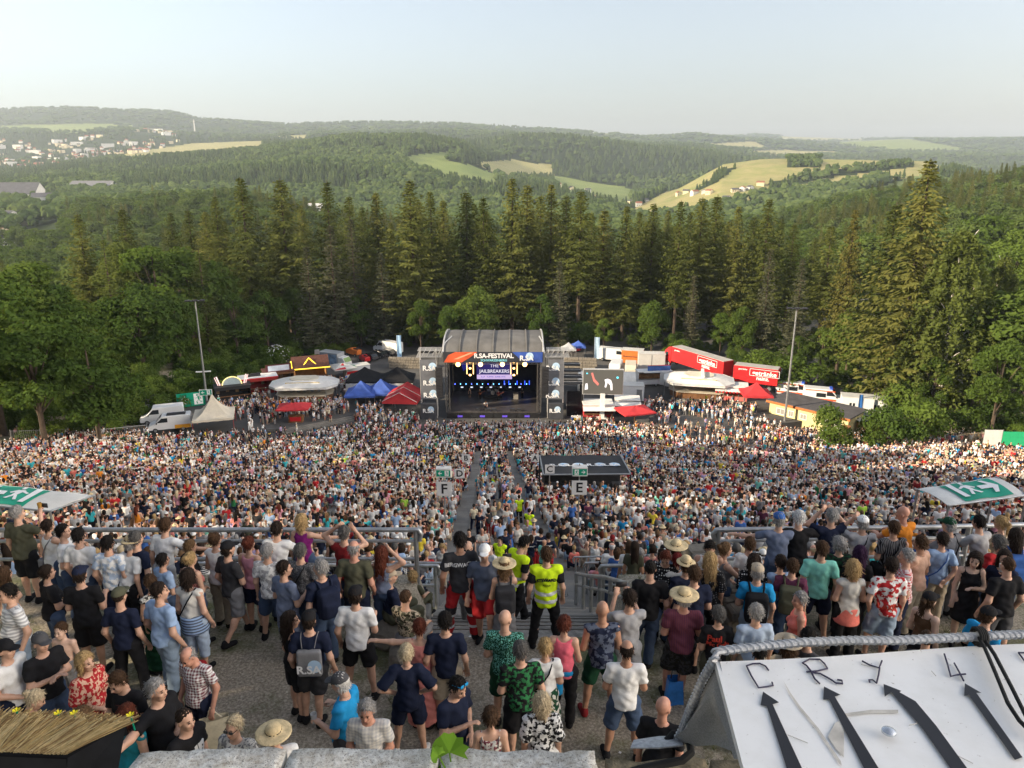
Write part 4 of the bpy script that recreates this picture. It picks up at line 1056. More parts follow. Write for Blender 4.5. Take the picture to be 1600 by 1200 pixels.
def rubble_wall(a,b_,h,th,label,z0=None,rows=4,mm=None):
 A=on_yard(*a);B=on_yard(*b_);d=B-A;ln=math.hypot(d.x,d.y);t=thing('stone_wall',label,'wall',A,math.atan2(d.y,d.x))
 q=MB();q.box((ln/2,0,h/2-.05),(ln,th*.8,h-.12));q.build('core',mm or m_stone,t)
 rh=h/rows;meshes=[]
 for i in range(6):
  bm=MB();bm.box((0,0,0),(1,1,1),bev=.12);o_=bm;me=bpy.data.meshes.new('stone');me.from_pydata([tuple(c_+.05*(rnd.random()-.5)for c_ in v_)for v_ in o_.v],[],o_.f);me.materials.append(mm or m_stone);meshes.append(me)
 for r_ in range(rows):
  x=-rnd.random()*.4
  while x<ln:
   w=rnd.uniform(.5,1.2)*min(1.5,max(.35,rh*1.3));o_=bpy.data.objects.new('stone',rnd.choice(meshes));COL.objects.link(o_);o_.parent=t
   o_.location=(min(x+w/2,ln),0,rh*(r_+.5));o_.scale=(w-.03,th*rnd.uniform(.95,1.12),rh-.03);x+=w
 return t
rubble_wall((884,575),(930,577),2.2,.9,'brown stone retaining wall behind the right speaker tower',rows=4);rubble_wall((610,575),(656,576),2.2,.9,'brown stone retaining wall behind the left speaker tower',rows=4)
A=on_ground(1200,655);B=on_ground(1322,684);d=B-A;ln=math.hypot(d.x,d.y)
t=thing('service_building','low yellow building with flat dark roof and orange eaves','building',A,math.atan2(d.y,d.x))
q=MB();q.box((ln/2,2.8,1.4),(ln,5.4,3.4));q.build('wall',m_yellow,t)
q=MB();q.box((ln/2,2.8,3.2),(ln+.8,6.4,.2));q.build('roof',m_roofing,t)
q=MB();q.box((ln/2,-.42,3.04),(ln+.8,.08,.34));q.build('eaves_board',mat('orange board',(.42,.13,.035),.6),t)
for i,(x,w,hh)in enumerate(((1.9,1.3,.9),(3.6,.8,.9),(5.6,1.0,.8),(9.0,1.2,1.0),(10.9,1.0,.9))):
 q=MB();q.box((x,.07,1.75),(w,.06,hh));w_=q.build('window',mat('frosted pane',(.26,.25,.23),.35,.1),t)
 q=MB()
 for dx_,dz_,a_,b_ in((0,hh/2,w+.14,.08),(0,-hh/2,w+.14,.08),(-w/2,0,.08,hh),(w/2,0,.08,hh),(0,0,.05,hh)):q.box((x+dx_,.06,1.75+dz_),(a_,.1,b_))
 q.build('frame',m_white,w_)
q=MB();q.box((12.3,.06,1.05),(1.0,.08,2.1));q.build('door',m_wood,t)
crate(1346,648,-.3,(6.6,2.5,2.9),m_camper,'white office container with small window pictograms by the fir','office_container','container',[((-2.0,-1.27,1.8),(.3,.03,.7),'window',m_glass),((-1.5,-1.27,1.8),(.3,.03,.7),'window',m_glass),((1.6,-1.27,1.8),(.3,.03,.7),'window',m_glass),((2.1,-1.27,1.8),(.3,.03,.7),'window',m_glass)])
crate(1352,678,-.1,(3.0,1.8,2.0),mat('cardboard',(.44,.30,.13),.9,.2,1),'tan boarded shed at the edge of the crowd','boarded_shed','shed',[((.5,-.92,1.0),(.9,.03,1.7),'door',m_wood)])
# escape route pictogram
def exit_picto(parent,c,w,h,side=-1,rot=(math.pi/2,0,0),off=.012):
 """green panel with white arrow and running figure beside a door, in the x-z plane of the parent"""
 e=bpy.data.objects.new('pictogram',None);COL.objects.link(e);e.parent=parent;e.location=c;e.rotation_euler=rot
 q=MB();q.add([(-w/2,-h/2,0),(w/2,-h/2,0),(w/2,h/2,0),(-w/2,h/2,0)],[(0,1,2,3)]);q.build('green_field',m_green,e,fixn=False)
 a=h*.8;q=MB();s=side;x0=s*w*.25
 def P(L):q.add([(x,y,off)for x,y in L],[tuple(range(len(L)))if True else 0])
 t_=h*.10
 P([(x0+s*.30*h,0),(x0,.30*h),(x0-s*.10*h,.30*h),(x0+s*.13*h,.07*h),(x0+s*.13*h,-.07*h),(x0-s*.10*h,-.30*h),(x0,-.30*h)])
 P([(x0+s*.13*h,.07*h),(x0-s*.28*h,.07*h),(x0-s*.28*h,-.07*h),(x0+s*.13*h,-.07*h)])
 x1=-s*w*.24
 P([(x1-.30*h,-.42*h),(x1+.30*h,-.42*h),(x1+.30*h,.42*h),(x1-.30*h,.42*h)]);q.build('white_mark',m_text_w,e,fixn=False)
 q=MB();off+=off
 P([(x1+.07*h*math.cos(t)+s*.06*h,.30*h+.07*h*math.sin(t))for t in np.linspace(0,6.28,11)[:-1]])
 def limb(x,y,X,Y,r):
  d=Vector((X-x,Y-y)).normalized();n_=Vector((-d.y,d.x))*r
  P([(x1+s*(x)*h-n_.x*h,y*h-n_.y*h),(x1+s*x*h+n_.x*h,y*h+n_.y*h),(x1+s*X*h+n_.x*h,Y*h+n_.y*h),(x1+s*X*h-n_.x*h,Y*h-n_.y*h)])
 limb(.0,.2,-.04,-.06,.06);limb(-.04,-.06,.12,-.18,.04);limb(.12,-.18,.08,-.36,.035);limb(-.04,-.06,-.14,-.22,.04);limb(-.14,-.22,-.26,-.22,.03);limb(.0,.17,.16,.06,.03);limb(.16,.06,.24,.12,.025);limb(0,.17,-.16,.10,.03);limb(-.16,.10,-.18,-.02,.025)
 q.build('running_figure',m_green,e,fixn=False)
 return e
def sign_post(u,v,letter,size,y,label,exit_v=None,side=-1):
 p=at_y(u,v,y);g=stepz(p.x,y);t=thing('block_sign',label,'sign',(p.x,y,g),0);hz=p.z-g
 top=hz+size*.55
 if exit_v:top=at_y(u,exit_v,y).z-g+.3
 q=MB();q.tube([(0,.06,0),(0,.06,top)],.03,8);q.build('post',m_galv,t)
 q=MB();q.box((0,0,hz),(size,.03,size),bev=.01);pn=q.build('panel',mat('sign panel',(.62,.62,.62),.6,.08,2),t)
 lettering(letter,size*.95,m_text_k,pn,(0,-.02,hz-.01),bold=size*.02)
 if exit_v:
  z=at_y(u,exit_v,y).z-g
  q=MB();q.box((0,0,z),(size*.98,.34,size*.62),bev=.01);bx=q.build('escape_sign_box',m_canvas,t)
  exit_picto(bx,(0,-.176,z-.01),size*.9,size*.44,side,off=.004)
 return t
sign_post(694,764,'F',.68,31,'letter F sign with green escape sign above, left of the stairs',737,-1)
sign_post(905,762,'E',.68,31,'letter E sign with green escape sign above, right of the stairs',735,1)
sign_post(718,740,'D',.66,46,'letter D sign on a post left of the stairs')
sign_post(859,733,'C',.62,46,'letter C sign on a post before the mixing tent')
sign_post(728,716,'B',.72,62,'small letter B sign far down left of the stairs')
sign_post(836,716,'A',.66,58,'small letter A sign at the corner of the mixing tent')
# mixing tent among the seats
A=at_y(849,741,50.0);B=at_y(986,737,50.0);g=stepz((A.x+B.x)/2,51);cxm=(A.x+B.x)/2
t=thing('mixing_tent','black roofed mixing desk tent with four globe logos among the seats','tent',(cxm,50,g),.02)
w=B.x-A.x;hf=A.z-g;hb=hf-.38;dpt=4.6
q=MB();q.sheet([[(x,yy_,z+.04*math.sin(x*2))for x in np.linspace(-w/2,w/2,9)]for yy_,z in((0,hf),(1.5,hf-.11),(3.0,hf-.24),(dpt,hb))],th=.06);rf=q.build('roof',mat('black roof cloth',(.022,.022,.025),.7,.3,.8,.2,4),t)
q=MB();q.tube([(-w/2,-.02,hf),(w/2,-.02,hf)],.06,6);q.tube([(-w/2,0,hf),(-w/2,dpt,hb)],.06,6);q.tube([(w/2,0,hf),(w/2,dpt,hb)],.06,6);q.build('edge_tube',m_grey,t)
for x in(-w/2,w/2):
 for yy_,z in((0,hf),(dpt,hb)):q=MB();q.tube([(x,yy_,-1.5),(x,yy_,z)],.06,6);q.build('post',m_dark,t)
sl=math.atan2(-.38,dpt)
for x in(-1.35,-.55,.65,1.45):
 logo(rf,(x*1.35,2.0,hf-.12),1.15,rot=(sl,0,0))
q=MB();q.box((0,1.9,-.2),(w-.5,1.0,1.9));q.box((0,3.9,.3),(w-.3,.1,hf*1.2));q.build('desk',m_dark,t)
q=MB()
for k in range(5):q.box((-w/2+.8+k*(w-1.6)/4,1.6,.95),(.6,.5,.25),bev=.03)
q.build('console',mat('console',(.06,.06,.065),.4,.4,3),t)
def banner_roof(pts,y_front,y_back,label,side,green):
 """pts: photo corners of the roof: front left, front right, back right, back left"""
 P=[at_y(*pts[0],y_front[0]),at_y(*pts[1],y_front[1]),at_y(*pts[2],y_back[1]),at_y(*pts[3],y_back[0])]
 base=Vector((sum(p.x for p in P)/4,sum(p.y for p in P)/4,0));base.z=stepz(base.x,base.y)
 t=thing('banner_tent',label,'tent',base,0);P=[p-base for p in P]
 def S(a,b_):return P[0].lerp(P[1],a).lerp(P[3].lerp(P[2],a),b_)
 q=MB();q.sheet([[S(a,b_)+Vector((0,0,.10*math.sin(math.pi*b_)+.02*math.sin(a*17)))for a in np.linspace(0,1,15)]for b_ in np.linspace(0,1,6)],th=.03);q.build('roof',m_canvas,t,smooth=True)
 a0,a1=green
 q=MB();q.sheet([[S(a0+(a1-a0)*a,.06+.86*b_)+Vector((0,0,.035+.10*math.sin(math.pi*(.06+.86*b_))+.02*math.sin((a0+(a1-a0)*a)*17)))for a in np.linspace(0,1,12)]for b_ in np.linspace(0,1,6)]);gb=q.build('green_banner',mat('green banner',(.02,.30,.20),.7,.15,.8),t,smooth=True)
 q=MB();dz=Vector((0,0,.16))
 def G(x,y):return S(a0+(a1-a0)*x,.06+.86*y)+dz
 def poly(L):q.add([G(*p)for p in L],[tuple(range(len(L)))])
 s=(lambda x:x)if side<0 else(lambda x:1-x)
 poly([(s(.06),.5),(s(.22),.85),(s(.30),.85),(s(.22),.60),(s(.22),.40),(s(.30),.15),(s(.22),.15)]);poly([(s(.22),.60),(s(.45),.60),(s(.45),.40),(s(.22),.40)])
 for L in([(.62,.78),(.68,.78),(.69,.90),(.63,.90)],[(.60,.72),(.72,.74),(.66,.42),(.58,.42)],[(.60,.46),(.66,.46),(.56,.22),(.50,.24)],[(.62,.46),(.68,.44),(.76,.2),(.70,.18)],[(.70,.72),(.82,.60),(.80,.54),(.68,.64)],[(.60,.72),(.50,.56),(.53,.52),(.62,.62)],[(.84,.1),(.95,.1),(.95,.9),(.84,.9)]):
  poly([(s(x),y)for x,y in L])
 q.build('white_mark',m_text_w,gb,fixn=False)
 for p in P:q=MB();q.tube([(p.x,p.y,-3.0),(p.x,p.y,p.z)],.05,6);q.build('leg',m_galv,t)
 q=MB();q.tube([P[0],P[1]],.04,6);q.tube([P[1],P[2]],.04,6);q.build('edge_tube',m_galv,t)
banner_roof(((-60,786),(78,799),(147,774),(-40,752)),(27,27.4),(29.3,29.6),'white tent roof with green escape banner beside the left terrace',-1,(.12,.66))
banner_roof(((1482,790),(1604,774),(1556,745),(1434,764)),(29,29.6),(31.6,31.2),'white tent roof with green escape banner among the right seats',1,(.24,.86))
# lamp masts
def lamp_mast(u,v,utop,vtop,label,rz,extras):
 p=on_ground(u,v);top=at_y(utop,vtop,p.y);h=top.z-p.z;t=thing('lamp_mast',label,'lamp mast',p,rz)
 q=MB();q.tube([(0,0,-.2),(0,0,h*.5),(0,0,h)],[.20,.15,.10],10);q.build('pole',m_galv,t,smooth=True)
 q=MB();q.tube([(-1.3,0,h),(1.3,0,h)],.06,6);q.build('cross_arm',m_galv,t)
 for x in(-1.1,0,1.1):
  q=MB();q.box((x,-.25,h+.08),(.75,.55,.22),bev=.05);q.build('floodlight',m_dark,t)
 for z in extras:
  for s in(-1,1):q=MB();q.box((s*.65,-.1,h*z),(1.0,.35,.16),bev=.04);q.build('bracket_lamp',m_white,t)
 return t
t=lamp_mast(325,640,314,470,'tall steel lamp mast on the left by the pointed pavilion',.2,(.36,))
q=MB();q.box((0,-.2,3.0),(2.0,.06,1.0));sg=q.build('escape_sign',m_white,t);exit_picto(sg,(0,-.24,3.0),1.8,.85,-1,off=.01)
lamp_mast(1225,668,1242,482,'tall steel lamp mast on the right in front of the yellow building',-.1,())
# steel fences
def bar_fence(a,b_,h,label,name='bar_fence',n=None,m=None):
 A=on_ground(*a);B=on_ground(*b_);d=B-A;ln=d.length;t=thing(name,label,'fence',A,math.atan2(d.y,d.x));slope=d.z/math.hypot(d.x,d.y);l2=math.hypot(d.x,d.y);m=m or m_grey
 n=n or int(l2/.22)
 q=MB();q.tube([(0,0,.2),(l2,0,.2+slope*l2)],.03,5);q.tube([(0,0,h-.1),(l2,0,h-.1+slope*l2)],.03,5);q.build('rail',m,t)
 k=max(2,int(l2/2.5))
 for i in range(k+1):q=MB();x=l2*i/k;q.tube([(x,.05,-.3),(x,.05,h+.1+0)],.05,6,0,True,Matrix.Translation((0,0,slope*x)));q.build('post',m,t)
 q=MB()
 for i in range(n):x=l2*(i+.5)/n;q.tube([(x,-.02,.1+slope*x),(x,-.02,h+slope*x)],.016,4)
 tag(q.build('bars',m,t),kind='stuff');return t
bar_fence((20,694),(110,690),1.9,'dark bar fence under the beech on the far left');bar_fence((160,690),(232,682),1.9,'dark bar fence behind the left end of the crowd');bar_fence((226,652),(282,640),2.0,'bar fence above the white box vans')
bar_fence((1495,700),(1544,696),2.0,'pale wooden bar fence at the right end of the crowd',m=mat('pale timber',(.40,.32,.20),.85))
bar_fence((620,535),(692,533),2.4,'dark mesh fence behind the left side of the stage',m=m_dark);bar_fence((850,536),(925,540),2.4,'dark mesh fence behind the right side of the stage',m=m_dark)
p=on_ground(282,645);t=thing('escape_banner','big green escape banner with arrow hung above the white vans','banner',p,.45)
k=1/ppm(p);q=MB();q.box((1.9,0,2.0),(4.4,.05,2.3));bn=q.build('cloth',m_green,t);exit_picto(bn,(1.9,-.03,2.0),4.2,2.2,-1,off=.012)
for x in(-.3,4.1):q=MB();q.tube([(x,.08,-.4),(x,.08,3.2)],.05,6);q.build('post',m_grey,t)
p=on_ground(1572,700);t=thing('escape_banner','green cloth banner on the fence at the far right end','banner',p,-.05)
q=MB();q.box((1.5,0,1.3),(4.4,.05,1.9));bn=q.build('cloth',mat('bright green cloth',(.02,.38,.17),.7,.12),t);q=MB();q.box((-1.9,0,1.3),(2.2,.05,2.3));q.build('white_cloth',m_canvas,t)
for x in(-3,-.7,3.7):q=MB();q.tube([(x,.08,-.4),(x,.08,2.5)],.05,6);q.build('post',m_grey,t)
print('site',time.time()-T0)
# people: smooth blended bodies turned into meshes
class Field:
 def __init__(s,lo,hi,h):
  s.h=h;s.o=np.array(lo,np.float32);s.n=np.maximum(((np.array(hi)-np.array(lo))/h).astype(int)+2,4)
  s.D=np.full(s.n,.2,np.float32)
  s.ax=[s.o[i]+h*np.arange(s.n[i],dtype=np.float32)for i in range(3)]
 def _sl(s,lo,hi,pad):
  a=np.clip(np.floor((np.array(lo)-pad-s.o)/s.h).astype(int),0,s.n);b=np.clip(np.ceil((np.array(hi)+pad-s.o)/s.h).astype(int)+1,0,s.n)
  if np.any(b-a<1):return None,None
  sl=tuple(slice(i,j)for i,j in zip(a,b))
  X=s.ax[0][sl[0]][:,None,None];Y=s.ax[1][sl[1]][None,:,None];Z=s.ax[2][sl[2]][None,None,:]
  return sl,(X,Y,Z)
 def _mix(s,sl,d,k):
  a=s.D[sl]
  if k<=0:s.D[sl]=np.minimum(a,d);return
  t=np.clip(.5+.5*(d-a)/k,0,1);s.D[sl]=d*(1-t)+a*t-k*t*(1-t)
 def cap(s,a,b,ra,rb,k=.03,flat=False):
  a=np.asarray(a,np.float32);b=np.asarray(b,np.float32);r=max(ra,rb)
  sl,P=s._sl(np.minimum(a,b)-r,np.maximum(a,b)+r,.06)
  if sl is None:return
  ab=b-a;l2=float(ab@ab)+1e-9
  dx,dy,dz=P[0]-a[0],P[1]-a[1],P[2]-a[2]
  t=np.clip((dx*ab[0]+dy*ab[1]+dz*ab[2])/l2,0,1)
  d=np.sqrt((dx-t*ab[0])**2+(dy-t*ab[1])**2+(dz-t*ab[2])**2)-(ra+(rb-ra)*t)
  if flat:
   l=math.sqrt(l2);d=np.maximum(d,((P[0]-b[0])*ab[0]+(P[1]-b[1])*ab[1]+(P[2]-b[2])*ab[2])/l)
  s._mix(sl,d,k)
 def ell(s,c,r,k=.03,R=None,sub=False):
  c=np.asarray(c,np.float32);r=np.asarray(r,np.float32);m=float(r.max())
  sl,P=s._sl(c-m,c+m,.06)
  if sl is None:return
  x,y,z=P[0]-c[0],P[1]-c[1],P[2]-c[2]
  if R is not None:
   x,y,z=(R[0,0]*x+R[1,0]*y+R[2,0]*z,R[0,1]*x+R[1,1]*y+R[2,1]*z,R[0,2]*x+R[1,2]*y+R[2,2]*z)
  q=np.sqrt((x/r[0])**2+(y/r[1])**2+(z/r[2])**2)
  g=np.sqrt((x/r[0]**2)**2+(y/r[1]**2)**2+(z/r[2]**2)**2)+1e-6
  d=q*(q-1)/g
  if sub:s.D[sl]=np.maximum(s.D[sl],-d)
  else:s._mix(sl,d,k)
 def rbox(s,c,half,rad,R,k=.0):
  c=np.asarray(c,np.float32);m=float(np.linalg.norm(half))+rad
  sl,P=s._sl(c-m,c+m,.05)
  if sl is None:return
  x,y,z=P[0]-c[0],P[1]-c[1],P[2]-c[2]
  x,y,z=(R[0,0]*x+R[1,0]*y+R[2,0]*z,R[0,1]*x+R[1,1]*y+R[2,1]*z,R[0,2]*x+R[1,2]*y+R[2,2]*z)
  qx,qy,qz=np.abs(x)-half[0],np.abs(y)-half[1],np.abs(z)-half[2]
  d=np.sqrt(np.maximum(qx,0)**2+np.maximum(qy,0)**2+np.maximum(qz,0)**2)+np.minimum(np.maximum(qx,np.maximum(qy,qz)),0)-rad
  s._mix(sl,d,k)
 def plane(s,c,n):
  """keep only the side of the plane away from n"""
  X,Y,Z=s.ax[0][:,None,None],s.ax[1][None,:,None],s.ax[2][None,None,:]
  s.D=np.maximum(s.D,(X-c[0])*n[0]+(Y-c[1])*n[1]+(Z-c[2])*n[2])
 def sample(s,V):
  i=np.clip(np.rint((V-s.o)/s.h).astype(int),0,s.n-1);return s.D[i[:,0],i[:,1],i[:,2]]
 def net(s):
  D=s.D;S=D<0
  if not S.any():return np.zeros((0,3),np.float32),np.zeros((0,4),int)
  D=D.copy();D[0]=D[-1]=.1;D[:,0]=D[:,-1]=.1;D[:,:,0]=D[:,:,-1]=.1;S=D<0
  c=[S[i:S.shape[0]-1+i,j:S.shape[1]-1+j,k:S.shape[2]-1+k]for i in(0,1)for j in(0,1)for k in(0,1)]
  cnt=sum(q.astype(np.int8)for q in c);act=(cnt>0)&(cnt<8)
  I=np.argwhere(act);n=len(I);vid=np.full(act.shape,-1,np.int32);vid[act]=np.arange(n)
  pos=np.zeros((n,3),np.float32);num=np.zeros((n,1),np.float32)
  for(p,q)in(((0,0,0),(1,0,0)),((0,1,0),(1,1,0)),((0,0,1),(1,0,1)),((0,1,1),(1,1,1)),((0,0,0),(0,1,0)),((1,0,0),(1,1,0)),((0,0,1),(0,1,1)),((1,0,1),(1,1,1)),((0,0,0),(0,0,1)),((1,0,0),(1,0,1)),((0,1,0),(0,1,1)),((1,1,0),(1,1,1))):
   a=D[I[:,0]+p[0],I[:,1]+p[1],I[:,2]+p[2]];b=D[I[:,0]+q[0],I[:,1]+q[1],I[:,2]+q[2]]
   m=(a<0)!=(b<0);t=np.where(m,a/np.where(m,a-b,1),0)[:,None]
   P=np.array(p,np.float32)+t*(np.array(q,np.float32)-np.array(p,np.float32));pos+=P*m[:,None];num+=m[:,None]
  V=s.o+(I+pos/num)*s.h
  F=[]
  for ax in range(3):
   o1,o2=[(1,2),(2,0),(0,1)][ax]
   A=np.take(S,range(S.shape[ax]-1),ax);B=np.take(S,range(1,S.shape[ax]),ax);E=np.argwhere(A!=B)
   E=E[(E[:,o1]>0)&(E[:,o2]>0)&(E[:,o1]<S.shape[o1]-1)&(E[:,o2]<S.shape[o2]-1)]
   if not len(E):continue
   d1=np.zeros(3,int);d1[o1]=1;d2=np.zeros(3,int);d2[o2]=1
   g=lambda X:vid[X[:,0],X[:,1],X[:,2]]
   q=np.stack([g(E-d1-d2),g(E-d2),g(E),g(E-d1)],-1)
   fl=~S[E[:,0],E[:,1],E[:,2]];q[fl]=q[fl][:,::-1];F.append(q)
  return V,np.concatenate(F)
def unit_(v):return v/(np.linalg.norm(v,axis=-1,keepdims=True)+1e-9)
def rot_x(a):
 c,s_=math.cos(a),math.sin(a);return np.array([[1,0,0],[0,c,s_],[0,-s_,c]])
def rot_z(a):c,s_=math.cos(a),math.sin(a);return np.array([[c,-s_,0],[s_,c,0],[0,0,1]])
def rot_y(a):c,s_=math.cos(a),math.sin(a);return np.array([[c,0,s_],[0,1,0],[-s_,0,c]])
ARMS={'down':((.05,-.02,-.29),(.07,.05,-.53)),'down2':((.08,-.05,-.28),(.09,.07,-.51)),'fold':((.06,.06,-.28),(-.16,.22,-.20)),'front':((.06,.0,-.29),(-.10,.20,-.38)),'pocket':((.12,-.08,-.27),(.04,.02,-.47)),'hip':((.20,-.08,-.23),(.02,.04,-.38)),'back':((.08,-.11,-.27),(-.10,-.17,-.42)),'phone':((.04,.20,-.16),(-.07,.34,.10)),'drink':((.06,.03,-.29),(.0,.26,-.22)),'rail':((.10,.22,-.17),(-.02,.43,-.18)),'railside':((.24,.12,-.10),(.48,.22,-.10)),'up':((.10,.06,.26),(.05,.09,.50)),'head':((.22,.06,.14),(.0,.06,.30)),'brow':((.13,.17,.02),(-.06,.17,.24)),'mouth':((.05,.16,-.22),(-.12,.19,.05)),'knee':((.05,.12,-.26),(.0,.34,-.32)),'clap':((.08,.12,-.24),(-.13,.34,-.10)),'shoulder':((.25,.02,-.03),(.47,.02,-.03)),'reach':((.08,.20,-.20),(.05,.44,-.26)),'guitar':((.14,.02,-.26),(-.08,.20,-.32))}
_HANDS={}
def hand_mesh(kind,h):
 if(kind,h)in _HANDS:return _HANDS[kind,h]
 f=Field((-.07,-.06,-.03),(.07,.10,.21),h)
 f.ell((0,0,.05),(.040,.017,.055),.01)
 f.cap((0,0,-.02),(0,0,.03),.026,.027,.02)
 bend={'relax':.45,'grip':1.25,'flat':.12}[kind]
 for i,(x,l)in enumerate(((-.030,.070),(-.010,.080),(.010,.076),(.029,.058))):
  p=np.array([x,.0,.085]);a=bend*(.5+.12*i);q=p
  for sgm in(.42,.33,.25):
   n=q+l*sgm*np.array([x*.25/.03*.12,math.sin(a),math.cos(a)]);f.cap(q,n,.0095,.0085,.004);q=n;a+=bend*.75
 f.cap((-.03,.0,.02),(-.062,.018,.055),.012,.011,.01);f.cap((-.062,.018,.055),(-.062+.012*bend,.03+.01*bend,.085),.0105,.009,.004)
 _HANDS[kind,h]=f.net();return _HANDS[kind,h]
class Merge:
 def __init__(s):s.V=[];s.F=[];s.M=[];s.n=0
 def add(s,V,F,m=0):
  if len(F)==0:return
  s.V.append(np.asarray(V,np.float32));s.F.append(np.asarray(F,int)+s.n);s.M.append(np.full(len(F),m));s.n+=len(V)
 def mesh(s,name):
  if not s.V:return None
  return npmesh(name,np.concatenate(s.V),np.concatenate(s.F),True,np.concatenate(s.M))
def sphere_quads(c,r,n=6):
 V=[];F=[]
 for i in range(1,n):
  for j in range(n):a=math.pi*i/n;b=2*math.pi*j/n;V.append((c[0]+r[0]*math.sin(a)*math.cos(b),c[1]+r[1]*math.sin(a)*math.sin(b),c[2]+r[2]*math.cos(a)))
 for i in range(n-2):
  for j in range(n):F.append((i*n+j,i*n+(j+1)%n,(i+1)*n+(j+1)%n,(i+1)*n+j))
 return np.array(V),np.array(F)
PCACHE={}
def person_parts(sex='m',g=1.0,arms=('down','down'),legs='stand',lean=0,yaw=0,pitch=0,hair='short',top='tee',bot='trousers',hat=None,bag=None,tilt=0,lod=0,hands=('relax','relax'),age=1.0):
 """meshes of one figure that faces +Y, 1.75 m tall when upright: body, hair, top, bottom, shoes, hat, bag"""
 key=(sex,g,arms,legs,lean,yaw,pitch,hair,top,bot,hat,bag,tilt,lod,hands,age)
 if key in PCACHE:return PCACHE[key]
 H0=(.023,.032,.048)[lod];HH=(.0125,.022,.036)[lod]
 fem=sex=='f';kid=sex=='k'
 g=g-.05;hs=1.14 if kid else 1.01
 hz=.93;sh_w=(.148 if fem else.172)*(1+(g-1)*.35);hp=.095 if fem else.088
 hip=np.array([0.,0.,hz]);foot=[np.array([-.10,0,.07]),np.array([.10,0,.07])];knee=[np.array([-.10,.015,.49]),np.array([.10,.015,.49])];fdir=[np.array([-.25,1,0]),np.array([.25,1,0])]
 if legs=='wide':foot=[np.array([-.19,.02,.07]),np.array([.19,-.02,.07])];knee=[np.array([-.145,.03,.49]),np.array([.145,.02,.49])];hip[2]-=.02
 elif legs=='contra':hip[0]+=.035;foot=[np.array([-.13,.06,.07]),np.array([.07,-.02,.07])];knee=[np.array([-.11,.09,.50]),np.array([.085,.0,.49])]
 elif legs=='contra2':hip[0]-=.035;foot=[np.array([-.07,-.02,.07]),np.array([.14,.05,.07])];knee=[np.array([-.085,.0,.49]),np.array([.12,.09,.50])]
 elif legs=='stride':foot=[np.array([-.08,.26,.07]),np.array([.09,-.28,.10])];knee=[np.array([-.09,.17,.50]),np.array([.09,.0,.47])];hip[2]-=.035
 elif legs=='walkup':foot=[np.array([-.09,.22,.24]),np.array([.09,-.10,.07])];knee=[np.array([-.10,.26,.66]),np.array([.09,.02,.49])];hip[2]-=.03
 elif legs=='sit':hip=np.array([0,0,.50]);knee=[np.array([-.13,.42,.52]),np.array([.13,.42,.52])];foot=[np.array([-.12,.40,.07]),np.array([.12,.44,.07])]
 T=rot_x(math.radians(lean))@rot_y(math.radians(tilt))
 tp=lambda x,y,z:hip+T@np.array([x,y,z])
 nb=tp(0,-.015,.53);hc=nb+T@rot_x(math.radians(-lean*.6+pitch))@np.array([0,.025,.165]);HR=T@rot_x(math.radians(-lean*.6+pitch))@rot_z(math.radians(yaw))
 hd=lambda x,y,z:hc+HR@(np.array([x,y,z])*hs)
 sho=[tp(-sh_w,-.015,.455),tp(sh_w,-.015,.455)];elb=[];wri=[]
 for i in(0,1):
  e,w=ARMS[arms[i]];m=np.array([-1 if i==0 else 1,1,1]);elb.append(sho[i]+T@(np.array(e)*m));wri.append(sho[i]+T@(np.array(w)*m))
 hipj=[hip+np.array([-hp,0,-.02]),hip+np.array([hp,0,-.02])]
 pts=np.array([nb,hc,*sho,*elb,*wri,*foot,*knee,hip]);lo=pts.min(0)-.30;hi=pts.max(0)+.30;lo[2]=-.06;hi[2]=max(p[2]for p in pts)+.10
 gg=1+(g-1)*1.0;armr=1+(g-1)*.5;wx=.118 if fem else.138
 def torso(f,e,k=.05):
  f.ell(tp(0,-.005,-.01),((.158 if fem else.145)*gg+e,.118*gg+e,.125+e),k,T)
  f.ell(tp(0,.005,.16),(wx*gg+e,.098*gg+e,.15+e),k,T)
  f.ell(tp(0,0,.33),((.138 if fem else.160)*(.5+.5*gg)+e,.108*(.5+.5*gg)+e,.16+e),k,T)
  f.cap(sho[0],sho[1],.053+e,.053+e,k)
  if g>1.08:f.ell(tp(0,.05*gg,.10),(.125*gg+e,.10*gg+e,.14+e),k,T)
  if fem:
   for s_ in(-1,1):f.ell(tp(.068*s_,.085,.305),(.062+e,.055+e,.06+e),.03,T)
 def arm(f,i,e,frac,k=.03):
  f.cap(sho[i],elb[i],.052*armr+e,.042*armr+e,k)if frac>=1 else f.cap(sho[i],sho[i]+(elb[i]-sho[i])*frac,.054*armr+e,.05*armr+e*1.5,k,True)
  if frac>1:f.cap(elb[i],elb[i]+(wri[i]-elb[i])*min(1,frac-1),.042*armr+e,.031*armr+e,k,frac<1.99)
 def leg(f,i,e,frac,k=.03,straight=1.0):
  if frac<1:f.cap(hipj[i],hipj[i]+(knee[i]-hipj[i])*frac,.088*gg**.5+e,.074*gg**.5+e*1.6,k,True)
  else:
   f.cap(hipj[i],knee[i],.088*gg**.5+e,.060*gg**.5+e,k)
   fr=frac-1
   if fr>0:f.cap(knee[i],knee[i]+(foot[i]-knee[i])*min(1,fr),.056*gg**.3+e,(.036+.016*(fr<1))+e*1.2,k,True)
   if fr>=.9 or fr==0:pass
# clothes
 out={};cover=[]
